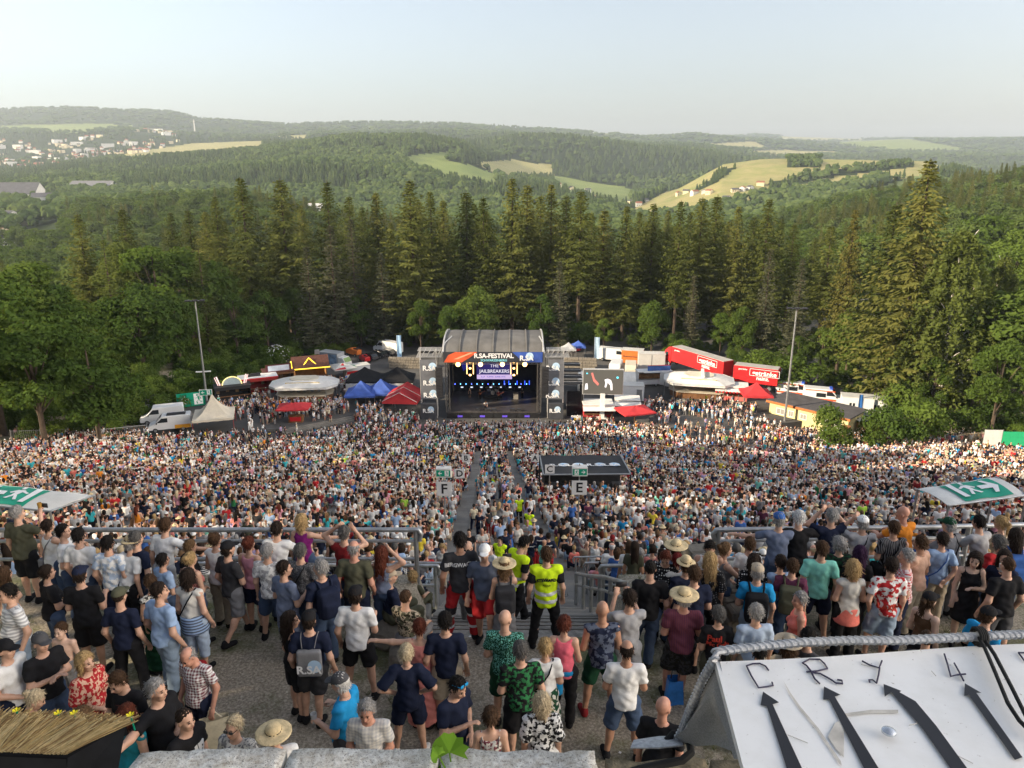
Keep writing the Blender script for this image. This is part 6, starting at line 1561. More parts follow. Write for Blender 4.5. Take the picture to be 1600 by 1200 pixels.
# the people on the upper ground, one line each
CROWD_GROUP='people standing above the seats'
TABLE='''
24 789 1.84 -12 g=1.16 hair=short:grey top=tee:olive bot=knee:black arms=down,phone yaw=-25|grey haired man in olive tee and black shorts filming at the far left rail
72 811 1.66 -20 sex=f hair=short:dark top=tank:white bot=capri:denim arms=down,reach bag=strap:grey|dark haired woman in white tank with grey strap next to the olive tee man
96 818 1.74 -75 hair=short:black top=tee:white bot=trousers:denim arms=down,front|young dark haired man in white tee turning right behind the rail crowd
117 824 1.80 -8 g=1.05 hair=short:black top=tee:white bot=trousers:denim arms=down2,down legs=contra|black haired man in plain white tee and jeans seen from behind on the left
166 836 1.76 -5 hair=short:black top=shirt:paleblue:print:white bot=knee:navy arms=down2,down2|man in pale blue printed shirt and navy shorts on the left
191 840 1.72 -30 hair=short:grey hat=fedora:straw top=tee:white bot=trousers:black lean=12|man in cream straw fedora with black band and white tee
210 829 1.79 -25 hair=short:darkgrey top=tee:navy bot=trousers:denim arms=down,down2|man in plain navy tee and jeans left of the leaning white tee
243 812 1.78 -18 hair=short:brown top=tee:white bot=trousers:lightgrey arms=down,railside lean=14 legs=contra|brown haired man in white tee leaning his right arm along the rail
252 864 1.60 -35 hair=short:black top=polo:lightblue bot=trousers:denim arms=front,front|short black haired youth in light blue polo under the leaning man
70 882 1.68 -40 sex=f g=1.1 hair=short:dark top=tee:black bot=trousers:denim arms=front,drink|stocky person with dark cropped hair in black tee and jeans
122 884 1.80 5 g=1.1 hair=short:dark hat=cap:navy top=tee:black bot=knee:black arms=drink,drink|person in navy cap, black tee and black knee shorts from behind
184 918 1.78 -4 hair=buzz:dark hat=cap:olive top=tee:navy bot=trousers:black arms=down2,down2 legs=wide|man in camouflage cap, navy tee and black trousers from behind
232 894 1.64 60 sex=f hair=pony:brown top=sleeveless:offwhite:leaf:black bot=longskirt:darkgreen arms=front,down|woman with brown ponytail, patterned top and long green skirt
243 905 1.82 -28 g=1.18 hair=short:dark top=polo:lightblue bot=trousers:lightdenim arms=down2,down2 yaw=-40 legs=contra|heavy man in light blue polo and pale jeans beside a red rucksack
292 887 1.72 -10 sex=f g=1.18 hair=bob:dark top=sleeveless:offwhite bot=capri:paleblue arms=down,down2 bag=handbag:black|woman in white sleeveless top with black handbag and pale trousers
296 861 1.62 -25 sex=f hair=bun:blonde top=tank:rosy bot=trousers:denim arms=front,front|blonde bun woman in rosy top with black strap near the left rail
286 846 1.64 -40 sex=f hair=short:lightbrown top=tee:black bot=trousers:black arms=front,front lean=10|light brown haired woman in black top by the left rail
334 829 1.70 -20 sex=f hair=topbun:brown top=sleeveless:white bot=trousers:beige arms=front,front|woman with brown top bun in white open backed blouse
354 845 1.78 -35 hair=short:dark hat=cap:black top=tee:charcoal bot=knee:grey arms=down2,fold legs=stride|man in black cap, charcoal tee and grey shorts striding right
387 837 1.70 -15 sex=f hair=bun:redbrown top=tank:pink bot=shorts:navy arms=down,front|red brown haired woman in pink tank top and navy shorts
10 912 1.80 140 g=1.15 hair=short:black top=tee:white:hstripe:lightgrey bot=trousers:lightdenim arms=down2,down2|bearded dark haired man in white tee facing the wall at far left
60 988 1.74 -120 g=1.12 hair=short:grey hat=cap:darkgrey top=tee:black bot=trousers:denim arms=fold,fold|man in grey cap and black tee with folded arms
5 999 1.74 -100 g=1.1 hair=short:dark hat=cap:black top=tee:white bot=trousers:navy arms=front,front|man in black cap and white tee at the lower left edge
93 972 1.36 175 hair=short:brown top=none bot=knee:grey arms=down,down2 sex=k sk=pale|bare chested boy looking up towards the wall
130 1018 1.66 -110 sex=f g=1.15 hair=bob:blonde top=blouse:red:floral:peach bot=trousers:beige arms=front,front|blonde woman in red floral blouse looking right
187 1043 1.76 165 hair=short:brown top=tee:black bot=trousers:denim arms=down,drink pitch=20|brown haired man in black tee looking down
299 1007 1.72 160 hair=balding:grey top=shirt:white:plaid:maroon bot=trousers:navy arms=down2,down2 pitch=25 sk=ruddy|elderly man in red and white plaid shirt carrying a cloth bag
241 1060 1.84 -105 g=1.22 hair=short:grey top=tee:black bot=trousers:black arms=fold,shoulder|big grey haired man in black tee seen in profile
286 1108 1.74 -115 hair=buzz:dark top=tee:black bot=trousers:black arms=down,down2|man with shaved sides and black tee with white lettering
40 1078 1.64 -70 sex=f hair=bun:paleblonde top=strap:black bot=trousers:navy arms=front,front pitch=25|blonde bun woman in black top bending beside the reed roof
130 1096 1.64 170 sex=f hair=curly:lightbrown top=sleeveless:cream bot=trousers:brown arms=front,front pitch=20|woman with light brown curls looking down behind the reed roof
196 1100 1.66 -15 sex=f g=1.15 hair=bob:redbrown top=sleeveless:teal bot=trousers:black arms=front,down|red brown haired woman in teal sleeveless top by the reed roof
364 1118 1.66 165 sex=f g=1.1 hair=short:paleblonde top=blouse:offwhite:floral:grey bot=trousers:white arms=down,front|pale blonde woman in white flowered blouse with sunglasses below the wall
3 884 1.68 -20 sex=f hair=bob:brown top=strap:peach bot=trousers:grey|brown haired woman in peach strap top cut off by the left edge
428 818 1.78 -6 hair=short:dark top=tee:white bot=trousers:denim arms=rail,rail lean=8|dark haired man in white tee at the rail left of the purple top
416 848 1.76 -8 hair=short:grey top=tee:lightgrey:print:white bot=knee:denim arms=down,front legs=wide|grey haired man in tie dyed pale tee and denim shorts
470 802 1.70 -10 sex=f hair=bob:blonde top=tank:purple bot=trousers:denim arms=down2,railside|blonde bobbed woman in purple tank top leaning on the rail
468 848 1.78 -12 g=1.1 hair=short:darkgrey top=tee:darkgrey:speckle:grey bot=trousers:denim arms=front,front bag=strap:black|man in speckled dark tee with shoulder strap and jeans
442 875 1.74 -35 hair=short:dark top=tee:greyblue bot=knee:greyblue arms=front,drink yaw=-30 g=1.08|man with glasses in grey blue tee holding his elbow
500 873 1.78 40 g=1.08 hair=short:grey top=tee:navy bot=trousers:denim arms=down2,down yaw=35 bag=backpack:navy|grey blond man in navy tee with dark rucksack turning left
535 821 1.76 -14 hair=short:darkgrey top=sleeveless:darkred bot=trousers:denim arms=head,brow lean=4|man in dark red sleeveless top with hands at his head
552 846 1.82 -6 g=1.2 hair=balding:grey top=tee:olive bot=trousers:navy arms=down2,down2 sk=ruddy|broad balding man in dark olive tee before the left rail end
596 850 1.68 -22 sex=f hair=long:redbrown top=strap:greyblue bot=trousers:denim arms=down,head|woman with long red brown hair in blue strap top, hand on head
622 869 1.62 -20 sex=f g=1.12 hair=curly:grey top=blouse:paleblue:plaid:navy bot=trousers:navy arms=knee,knee legs=sit|grey curly haired person in blue checked shirt seated by the stairs
608 888 1.72 -60 g=1.12 hair=short:grey hat=cap:beige top=tee:navy bot=trousers:olive arms=fold,fold legs=sit yaw=-20|man in beige cap and navy tee seated with folded arms
633 922 1.74 -25 hair=buzz:brown top=tee:olive:camo:beige bot=knee:grey arms=knee,knee legs=sit|crop haired man in camouflage tee seated on a boulder
554 915 1.82 -4 g=1.08 hair=short:dark hat=cap:black top=tee:white bot=shorts:black arms=down2,drink legs=wide|man in black cap, white tee and black shorts from behind
477 954 1.78 2 g=1.06 hair=short:dark hat=cap:black top=tee:navy bot=shorts:charcoal arms=down2,down2 bag=drawstring:grey legs=contra|man in black cap with grey drawstring bag printed with a globe
452 952 1.66 -50 sex=f hair=long:dark top=strap:black bot=shorts:black arms=down,front yaw=-30|long dark haired woman in black top and shorts beside the drawstring bag
535 1052 1.74 75 g=1.18 hair=short:white hat=cap:darkgrey top=tee:brightblue bot=trousers:darkgrey arms=drink,drink pitch=10|white bearded man in grey cap and bright blue tee
573 1088 1.76 178 hair=short:grey top=shirt:offwhite:plaid:lightgrey bot=trousers:beige arms=front,front pitch=12 sk=ruddy|grey haired man in white checked shirt facing the wall
634 1004 1.68 4 sex=f g=1.06 hair=bun:paleblonde top=blouse:navy bot=shorts:navy arms=hip,hip legs=wide shoe=white|pale blonde woman in navy playsuit with bare legs from behind
655 966 1.68 -8 sex=f hair=short:redbrown top=maxi:rosy bot=none arms=shoulder,front|red brown haired woman in dusty rose strap dress
695 955 1.80 2 hair=short:black top=polo:navy bot=knee:beige arms=down2,down2|black haired man in navy polo with white trim beside the rose dress
709 1053 1.78 -130 g=1.06 hair=short:black top=tee:navy bot=trousers:navy arms=front,fold pitch=18|bearded black haired man in navy tee with blue sunglasses on his head
766 1103 1.66 4 sex=f hair=bun:brown top=strap:offwhite:floral:maroon bot=trousers:black|brown bun woman in white flowered strap top close to the wall
426 1131 1.70 -160 hair=short:grey hat=straw:straw top=tee:white bot=trousers:beige|person in wide cream straw hat right below the wall
692 848 1.68 165 sex=f hair=curly:blonde top=tee:offwhite bot=trousers:beige arms=down,front legs=walkup pitch=15 shoe=white|curly blonde woman in white top climbing the stairs
757 850 1.78 178 g=1.16 hair=short:grey hat=cap:white top=polo:slate bot=knee:red arms=down2,down2 legs=walkup|man in white cap, slate polo and red shorts climbing the stairs
731 846 1.74 170 g=1.05 hair=balding:grey top=shirt:lightgrey bot=trousers:grey legs=walkup|man in sunglasses and pale shirt climbing behind the dark uniform
781 838 1.78 160 hair=short:black top=vest:black bot=trousers:black arms=down,front|bearded steward in yellow vest lower on the stairs
652 858 1.76 -10 g=1.1 hair=short:brown top=polo:rosy bot=trousers:grey arms=knee,knee legs=sit|man in rose red polo seated at the left side of the stairs
668 850 1.74 -12 hair=bald:grey top=tee:white bot=trousers:navy arms=knee,knee legs=sit|bald man in white tee seated at the left side of the stairs
642 873 1.70 -20 hair=short:dark hat=cap:black top=tee:navy bot=trousers:navy arms=knee,knee legs=sit|person in black cap and navy top seated by the rail post
645 889 1.45 -25 sex=f hair=curly:blonde top=tee:olive bot=trousers:olive arms=knee,knee legs=sit|curly blonde child in olive top seated on the stairs
788 871 1.66 5 sex=f hair=bob:lightbrown hat=straw:straw top=maxi:grey bot=none arms=front,phone bag=backpack:charcoal|woman in straw hat and grey dress with a dark rucksack
805 841 1.82 -55 hair=short:black top=vest:black bot=trousers:black arms=front,front lean=12 pitch=20 legs=stride|black haired steward in yellow vest bending to the right
854 853 1.80 1 hair=short:brown top=vest:black bot=trousers:black arms=down2,down2 legs=wide|steward in bright yellow lettered vest seen from behind on the stairs
857 832 1.80 -4 hair=short:dark top=tee:navy bot=trousers:red arms=front,down2|rescue worker in navy tee just beyond the lettered steward
845 825 1.80 8 hair=short:dark top=tee:navy bot=trousers:red arms=down,down|rescue worker in navy tee furthest down in the group of three
830 834 1.68 6 sex=f hair=pony:brown top=tee:navy bot=trousers:red arms=down,front|woman rescue worker with brown ponytail and red trousers
907 827 1.76 170 hair=short:brown top=tee:grey bot=knee:black arms=down,down bag=strap:darkred legs=walkup|man in grey tee with dark red strap walking up by the handrail
931 841 1.76 165 hair=short:black top=tank:white bot=knee:lightgrey arms=railside,down legs=walkup|man in white tank top holding the handrail
957 834 1.80 175 g=1.15 hair=short:dark hat=cap:darkred top=tee:black bot=knee:black arms=down,down2 legs=walkup pitch=15|man in dark red cap and black tee with round print
1000 834 1.78 10 g=1.06 hair=short:dark top=tee:charcoal bot=trousers:black arms=reach,down|man in charcoal tee with his hand on the handrail
1041 856 1.68 165 sex=f g=1.12 hair=short:redbrown top=blouse:black:dots:white bot=trousers:black arms=front,front pitch=25|dark red haired woman in black blouse with white dots
1057 843 1.70 -20 hair=short:brown hat=straw:straw top=shirt:lightblue bot=trousers:beige arms=front,front|person in straw hat and pale shirt beyond the dotted blouse
1059 863 1.60 5 sex=f hair=bun:red top=tee:white bot=trousers:denim|red haired girl in white top between the dotted blouse and navy backs
1073 868 1.70 8 hair=short:brown hat=fedora:straw top=tee:navy bot=trousers:navy|person in banded straw hat and navy top on the right
1013 875 1.80 -4 g=1.08 hair=buzz:black top=tee:black bot=trousers:denim arms=down,down2 legs=contra|man with undercut in black tee and jeans at the handrail end
1086 883 1.80 6 g=1.15 hair=short:brown top=tee:navy bot=shorts:black arms=front,front|broad brown haired man in navy tee left of the stone wall
1111 859 1.72 -4 sex=f g=1.08 hair=long:blonde top=blouse:black:dots:grey bot=trousers:black|woman with long wavy blonde hair in dotted black blouse
1110 841 1.76 170 hair=short:black top=tank:white bot=trousers:grey arms=front,front pitch=18|man in sunglasses and white tank top beyond the blonde hair
1134 846 1.68 -75 sex=f hair=bun:lightbrown top=tank:grey bot=trousers:denim arms=front,reach|woman with light brown bun and grey top looking right
1173 838 1.68 -15 sex=f hair=short:brown top=tee:white bot=trousers:denim arms=front,down|brown haired woman in white tee by the right rail post
1180 861 1.66 -5 sex=f hair=long:dark top=blouse:black:dots:white bot=trousers:black|dark long haired woman in spotted black top behind the blue tee
1185 880 1.76 -10 g=1.06 hair=short:grey hat=cap:beige top=tee:brightblue bot=trousers:lightdenim arms=front,down2 bag=backpack:black|man in beige cap and bright blue tee with black rucksack
1183 942 1.76 3 g=1.08 hair=short:grey top=tee:paleblue bot=trousers:beige|grey haired man in pale blue tee behind the white map board
1124 946 1.70 -4 sex=f g=1.05 hair=short:darkgrey top=tee:black bot=trousers:olive arms=front,front|short grey haired person in black tee with red and white print
1066 918 1.80 -6 g=1.15 hair=short:grey hat=straw:straw top=shirt:maroon:vstripe:plum bot=knee:black:camo:charcoal arms=front,drink legs=contra sk=ruddy|man in straw hat and maroon striped shirt with black shorts
984 920 1.82 6 hair=short:dark top=tee:lightgrey bot=knee:lightgrey arms=phone,phone|man in pale tee and shorts holding a phone up with both hands
942 941 1.82 3 g=1.12 hair=bald:dark top=sleeveless:slate:print:navy bot=shorts:darkgreen arms=front,front legs=wide shoe=darkred sk=tan|bald man in sleeveless blue top and dark green shorts
980 1003 1.78 -3 g=1.06 hair=balding:dark top=tee:white bot=knee:denim arms=drink,drink legs=wide sk=tan|balding man in plain white tee and denim shorts
882 960 1.72 -8 sex=f hair=bun:redbrown top=tank:neonpink bot=trousers:black arms=front,drink shoe=black|woman in neon pink top with blue jacket round her waist
852 996 1.66 4 sex=f g=1.1 hair=bun:blonde top=tee:white bot=skirt:offwhite:print:darkgreen arms=front,front bag=strap:black|blonde woman in white tee with printed wrap round her hips
813 1001 1.78 8 g=1.16 hair=short:darkgrey top=shirt:black:leaf:green bot=knee:black arms=front,down2|man in black shirt with green leaf pattern
789 955 1.78 -8 g=1.12 hair=bald:dark top=tee:darkgreen:speckle:mint bot=knee:darkgreen arms=front,front yaw=-20|bald man in dark green printed tee
847 1081 1.64 2 sex=f g=1.12 hair=bob:paleblonde top=blouse:white:leaf:black bot=trousers:white|pale blonde woman in white blouse with black leaf print by the wall
1037 1091 1.76 -25 g=1.1 hair=bald:dark top=tee:black bot=trousers:black yaw=-15 sk=ruddy|bald man in black tee next to the grey cloth of the board
1188 1004 1.66 -6 hair=short:black top=tee:navy bot=trousers:navy|black haired head showing just above the board edge
1221 803 1.80 -4 g=1.08 hair=short:grey hat=cap:blue top=tee:greyblue bot=trousers:denim arms=railside,rail lean=8|man in blue cap and grey blue shirt leaning on the right rail
1252 799 1.80 -2 g=1.12 hair=short:white top=tee:black bot=trousers:black arms=rail,railside lean=6|white haired man in black tee leaning on the right rail
1301 793 1.82 2 g=1.12 hair=short:grey top=polo:navy bot=trousers:black arms=brow,brow yaw=20|grey haired man in navy polo with both hands at his eyes
1350 805 1.74 -6 g=1.05 hair=short:grey hat=cap:white top=tee:lightgrey bot=trousers:beige arms=brow,rail bag=strap:black|man in white cap and light grey tee with black strap
1399 813 1.74 4 g=1.08 hair=short:brown top=shirt:black:vstripe:grey bot=trousers:black arms=front,front bag=strap:black|brown haired person in black and grey striped shirt
1420 795 1.80 22 g=1.15 hair=bald:grey top=tee:orange bot=trousers:beige arms=rail,rail lean=8 yaw=25 sk=ruddy|bald man in orange tee leaning on the right rail
1441 836 1.78 35 g=1.06 hair=short:brown top=polo:peach bot=trousers:beige arms=mouth,down sk=tan|man in pink polo with his hand at his mouth
1419 856 1.76 70 g=1.05 hair=short:grey top=shirt:white:plaid:red bot=trousers:navy arms=down,front|grey haired man in red and white checked shirt facing left
1391 870 1.80 -4 g=1.04 hair=short:dark top=tee:white:print:red bot=knee:lightdenim arms=pocket,down legs=contra|dark haired man in red and white printed tee and pale denim shorts
1475 831 1.70 -2 sex=f g=1.15 hair=short:dark top=tee:lightblue bot=trousers:beige arms=front,back bag=handbag:blue|person in light blue tee and beige trousers with bright blue bag
1497 813 1.78 26 g=1.12 hair=short:grey hat=cap:darkgreen top=tee:grey bot=trousers:grey arms=rail,rail lean=12 bag=strap:black|man in dark green cap and grey tee stretching over the right rail
1545 808 1.76 20 hair=short:black top=tee:lightgrey bot=trousers:grey arms=rail,rail lean=14|black haired man in silver grey shirt bent over the right rail
1574 808 1.68 28 sex=f hair=pony:blonde top=tee:beige bot=trousers:beige arms=rail,rail lean=8|blonde ponytail woman with sunglasses at the right rail
1590 822 1.72 -5 sex=f hair=long:dark top=tank:white bot=trousers:denim bag=backpack:blue|long dark haired woman with bright blue rucksack at the right edge
1564 832 1.66 12 sex=f g=1.12 hair=curly:darkgrey top=tee:red bot=trousers:denim arms=front,front|grey curly haired woman in red tee at the right rail
1573 856 1.70 150 sex=f hair=long:dark top=tee:navy bot=trousers:black arms=mouth,front|dark haired woman in navy top drinking at the right
1525 859 1.68 165 sex=f hair=long:dark top=dress:black bot=none arms=fold,down yaw=-25 pitch=15 sk=pale|dark haired woman in black dress smiling with an arm folded
1578 871 1.80 6 g=1.15 hair=buzz:brown top=tee:black bot=knee:darkgrey arms=down2,down2 legs=wide|crop haired man in black tee and dark grey shorts at the right edge
1546 947 1.76 -75 g=1.08 hair=short:brown hat=cap:black top=tee:brightblue bot=trousers:darkgrey arms=front,front|man in black cap and sky blue tee just above the board
1454 924 1.70 -60 sex=f hair=pony:brown hat=cap:black top=strap:brown bot=trousers:black arms=front,down sk=pale|woman in black cap and brown strap top from behind
1335 873 1.72 -3 sex=f g=1.08 hair=bob:blonde top=sleeveless:offwhite bot=tights:black arms=front,front|blonde bobbed woman in sheer white top over coral
1346 849 1.70 -20 sex=f hair=long:purple top=tee:black bot=trousers:black arms=front,front|woman with long dark violet hair in black
1314 834 1.70 -4 sex=f g=1.1 hair=curly:grey top=blouse:darkgreen:leaf:black bot=trousers:black|short grey haired woman in dark green leaf print blouse
1286 844 1.82 -8 g=1.06 hair=short:brown top=polo:mint bot=shorts:navy arms=down2,down2 legs=wide shoe=white|man in mint green polo and navy shorts
1240 872 1.70 -18 hair=short:brown top=tee:plum bot=trousers:denim bag=backpack:olive|person in plum tee with olive green rucksack
1221 866 1.66 2 sex=f hair=short:dark top=sleeveless:lightblue bot=capri:white arms=front,down shoe=white|short dark haired woman in light blue top and white trousers
1252 923 1.66 80 sex=f hair=short:grey top=tank:coral bot=trousers:navy arms=front,down yaw=20 sk=ruddy|grey haired woman in coral red tank top facing left
1234 992 1.62 -10 sex=f hair=bob:brown hat=straw:beige top=tee:beige bot=trousers:beige|person under a floppy beige sun hat just above the board
1265 980 1.72 -60 hair=short:black top=tee:darkgrey bot=trousers:black|black haired man with sunglasses just above the board beside the sun hat
1450 985 1.66 -10 hair=buzz:brown top=tee:charcoal bot=trousers:black|brown cropped head just above the board beside the black cap woman
'''
def parse(line):
 head,label=line.split('|');t=head.split();kw={}
 u,v,h,rz=float(t[0]),float(t[1]),float(t[2]),float(t[3])
 for tok in t[4:]:
  k,val=tok.split('=')
  if k in('g','lean','yaw','pitch','tilt'):kw[k]=float(val)
  elif k=='arms':kw['arms']=tuple(val.split(','))
  elif k in('sex','legs','sk','shoe'):kw[k]=val
  elif k=='hair':kw['hair'],kw['hc']=val.split(':')
  elif k=='hat':kw['hat'],kw['hatc']=val.split(':')
  elif k=='bag':kw['bag'],kw['bagc']=val.split(':')
  elif k=='top':p=val.split(':');kw['top']=p[0];kw['tc']=tuple(p[1:])or('white',)
  elif k=='bot':p=val.split(':');kw['bot']='trousers' if p[0]=='tights' else p[0];kw['bc']=tuple(p[1:])or('black',)
 return u,v,h,rz,kw,label
PLACED=[]
def put_person(line,lod=0,name='person',group=None,ymin=3.5,yr=(9,26)):
 u,v,h,rz,kw,label=parse(line)
 pk={k:kw[k]for k in('sex','g','arms','legs','lean','yaw','pitch','tilt','hair','top','bot','hat','bag')if k in kw}
 meshes,info=person_parts(lod=lod,**pk)
 th=info['top']*h/1.75
 p=stand_at(u,v,th,ymin,yr)
 o,info=build_person(p,math.radians(rz),h,label,lod=lod,name=name,group=group,**kw)
 PLACED.append((p.x,p.y));return o,info,kw,h
PEOPLE={}
for ln_ in TABLE.strip().splitlines():
 o,info,kw,h=put_person(ln_,name='person',group=CROWD_GROUP)
 PEOPLE[ln_.split('|')[1]]=(o,info,kw)
print('people',len(PEOPLE),time.time()-T0)
def who(s):return next(v for k,v in PEOPLE.items()if s in k)
def back_text(s,txt,size,m,z=.34,y=-.6,x=0,front=False,bold=.004,part='shirt',curve=0):
 """lettering pressed on to the back (or front) of a shirt"""
 o,info,kw=who(s);T=info['T'];me=text_mesh(txt,size,bold=bold).copy()
 sh=next(c for c in o.children if c.name.split('.')[0]==part)
 bv=BVHTree.FromPolygons([v.co[:]for v in sh.data.vertices],[p.vertices[:]for p in sh.data.polygons])
 bm=bmesh.new();bm.from_mesh(me);bmesh.ops.triangulate(bm,faces=bm.faces[:]);bmesh.ops.subdivide_edges(bm,edges=[e for e in bm.edges if e.calc_length()>.03],cuts=1);bm.to_mesh(me);bm.free()
 for v in me.vertices:
  lx,lz=v.co.x+x,z+v.co.y-curve*v.co.x**2
  if front:lx=-(v.co.x)-x
  org=Vector(info['tp'](lx,(.6 if front else-.6),lz));d=Vector(T@np.array([0,-1.0 if front else 1.0,0]))
  hit=bv.ray_cast(org,d)
  if hit[0]is not None:v.co=hit[0]-d*(.016 if part=='safety_vest' else.011)
  else:v.co=Vector(info['tp'](lx,.17 if front else-.17,lz))
 return link('print',me,m,sh)
m_print_w=mat('white print',(.62,.62,.62),.8,.1,4);m_print_r=mat('red print',(.55,.05,.03),.8,.1,4)
back_text('steward in bright yellow lettered','STEWARD',.064,mat('black print',(.012,.012,.012),.8,.1,4),z=.36,part='safety_vest',bold=.004,curve=1.6)
back_text('steward in bright yellow lettered','Argus',.05,MATS['black print'],z=.265,part='safety_vest',bold=.001)
for s_ in('steward in bright yellow lettered','black haired steward in yellow vest bending','bearded steward in yellow vest lower'):
 o,info,kw=who(s_);vs=next(c for c in o.children if c.name.startswith('safety_vest'))
 for z in(.115,-.005):
  bm=bmesh.new();bm.from_mesh(vs.data);T=info['T'];hip=info['hip']
  for c_,n_ in((z+.026,1),(z-.026,-1)):
   bmesh.ops.bisect_plane(bm,geom=bm.verts[:]+bm.edges[:]+bm.faces[:],plane_co=info['tp'](0,0,c_),plane_no=T@np.array([0,0,float(n_)]),clear_outer=True)
  bm.normal_update()
  for v in bm.verts:v.co+=v.normal*.005
  me=bpy.data.meshes.new('reflective_band');bm.to_mesh(me);bm.free();me.materials.clear();link('reflective_band',me,m_refl,vs)
back_text('dark tee with shoulder',' ',.1,m_print_w)
for s_ in('rescue worker in navy tee just beyond','rescue worker in navy tee furthest','woman rescue worker'):back_text(s_,'BERGWACHT',.052,m_print_w,z=.38)
back_text('white lettering','NB',.22,m_print_w,z=.30,front=True,bold=.012);back_text('white lettering','balance',.10,m_print_w,z=.16,front=True,bold=.003)
back_text('red and white print','Paul',.12,m_print_r,z=.38,x=-.05);back_text('red and white print','Mc Coln',.09,m_print_r,z=.29,x=.0)
for i in range(7):back_text('red and white print','II III IIII II IIII'[:16-(i*3)%5],.030,m_print_w,z=.21-i*.034,bold=.002)
back_text('black tee with round print','BOSS',.07,m_print_w,z=.25,front=True)
back_text('red and white printed tee','LAKIN',.11,m_print_r,z=.10,bold=.006)
def round_print(s,r,z,m,front):
 o,info,kw=who(s);sh=next(c for c in o.children if c.name.startswith('shirt'))
 q=MB();sg=1 if front else-1
 for k in range(20):
  a0,a1=2*math.pi*k/20,2*math.pi*(k+1)/20
  q.add([info['tp'](rr*math.cos(a),sg*(.150+.0),z+rr*math.sin(a))for rr,a in((r,a0),(r,a1),(r*.75,a1),(r*.75,a0))],[(0,1,2,3)])
 me=q.build('round_print',m,sh,fixn=False)
 bv=BVHTree.FromPolygons([v.co[:]for v in sh.data.vertices],[p.vertices[:]for p in sh.data.polygons]);d=Vector(info['T']@np.array([0,-sg*1.0,0]))
 for v in me.data.vertices:
  hit=bv.ray_cast(v.co-d*.5,d)
  if hit[0]is not None:v.co=hit[0]-d*.006
round_print('black tee with round print',.12,.27,m_print_r,True)
UNI='718 824 1.92 8 g=1.1 hair=short:black top=tee:charcoal bot=trousers:red arms=down2,down2 legs=wide shoe=black sk=tan|rescue worker in dark uniform shirt and red reflective trousers by the stairs'
PEOPLE[UNI.split('|')[1]]=put_person(UNI,group=CROWD_GROUP,yr=(9.6,10.7))[:3]
back_text('dark uniform shirt','BERGWACHT',.075,m_print_w,z=.375,bold=.003)
o,info,kw=who('dark uniform shirt');tr=next(c for c in o.children if c.name.startswith('trousers'))
for z0,z1,m in((.44,.40,m_refl),(.26,.22,m_refl),(.56,.44,cloth('charcoal'))):
 bm=bmesh.new();bm.from_mesh(tr.data)
 bmesh.ops.bisect_plane(bm,geom=bm.verts[:]+bm.edges[:]+bm.faces[:],plane_co=(0,0,z0),plane_no=(0,0,1),clear_outer=True);bmesh.ops.bisect_plane(bm,geom=bm.verts[:]+bm.edges[:]+bm.faces[:],plane_co=(0,0,z1),plane_no=(0,0,-1),clear_outer=True)
 bm.normal_update()
 for v in bm.verts:v.co+=v.normal*.006
 me=bpy.data.meshes.new('leg_band');bm.to_mesh(me);bm.free();me.materials.clear();link('leg_band',me,m,tr)
q=MB();q.box(info['tp'](-.17,-.02,-.02),(.05,.09,.14),bev=.01);q.build('radio',m_dark,o)
o,info,kw=who('drawstring bag printed');bg=next(c for c in o.children if c.name.startswith('bag'));p=info['tp'](0,-.198,.11)
lg=logo(bg,Vector(p),.26)
def carried(nm,label,cat,p,rz=0):return thing(nm,label,cat,p,rz)
o,info,kw=who('maroon striped shirt');p=o.location
t=carried('shopping_bag','bright blue plastic bag standing between the feet of the straw hat man','bag',(p.x-.02,p.y-.05,ground(p.x,p.y)))
q=MB();q.sheet([[(x*(1-.25*z)*.13,yy_*.07,z*.42)for x,yy_ in((-1,-1),(-.3,-1.25),(.4,-.9),(1,-1),(1.05,0),(1,1),(.2,1.2),(-1,1),(-1.1,.1),(-1,-1))]for z in(0,.3,.7,1)]);q.build('sack',mat('blue plastic',(.04,.20,.58),.35,.3,6),t,smooth=True)
q=MB();q.tube([(-.06,0,.42),(-.05,0,.55),(.05,0,.55),(.06,0,.42)],.01,5);q.build('handle',m_dark,t)
o,info,kw=who('carrying a cloth bag');w=Matrix.Translation(o.location)@Matrix.Rotation(o.rotation_euler.z,4,'Z')@Vector(info['wri'][0]*o.scale[0])
t=carried('cloth_bag','cream cloth tote held by the elderly plaid shirt man','bag',(w.x,w.y,w.z-.55),.4)
q=MB();q.sheet([[(x*.17,yy_*.04,z*.42)for x,yy_ in((-1,-1),(0,-1.6),(1,-1),(1,1),(0,1.5),(-1,1),(-1,-1))]for z in(0,.5,1)]);q.build('sack',cloth('cream'),t,smooth=True)
q=MB();q.tube([(-.09,0,.40),(-.03,0,.58),(.09,0,.40)],.010,5);q.build('handle',cloth('cream'),t)
o,info,kw=who('beside a red rucksack');p=o.location
t=carried('red_rucksack','red and black rucksack standing at the feet of the light blue polo man','bag',(p.x+.35,p.y+.1,ground(p.x,p.y)))
q=MB();q.box((0,0,.24),(.30,.18,.46),bev=.07);q.build('main_pocket',cloth('red'),t,smooth=True);q=MB();q.box((0,-.11,.17),(.24,.08,.26),bev=.03);q.build('front_pocket',cloth('black'),t,smooth=True)
o,info,kw=who('neon pink');tr=next(c for c in o.children if c.name.startswith('trousers'))
f=Field(info['hip']-.4,info['hip']+.4,.024);f.ell(info['hip']+np.array([0,-.01,.0]),(.185,.145,.10),0);f.cap(info['hip']+np.array([-.08,-.10,.0]),info['hip']+np.array([-.09,-.15,-.28]),.09,.10,.03,True);M_=Merge();M_.add(*f.net());link('tied_jacket',M_.mesh('tied_jacket'),cloth('brightblue'),o)
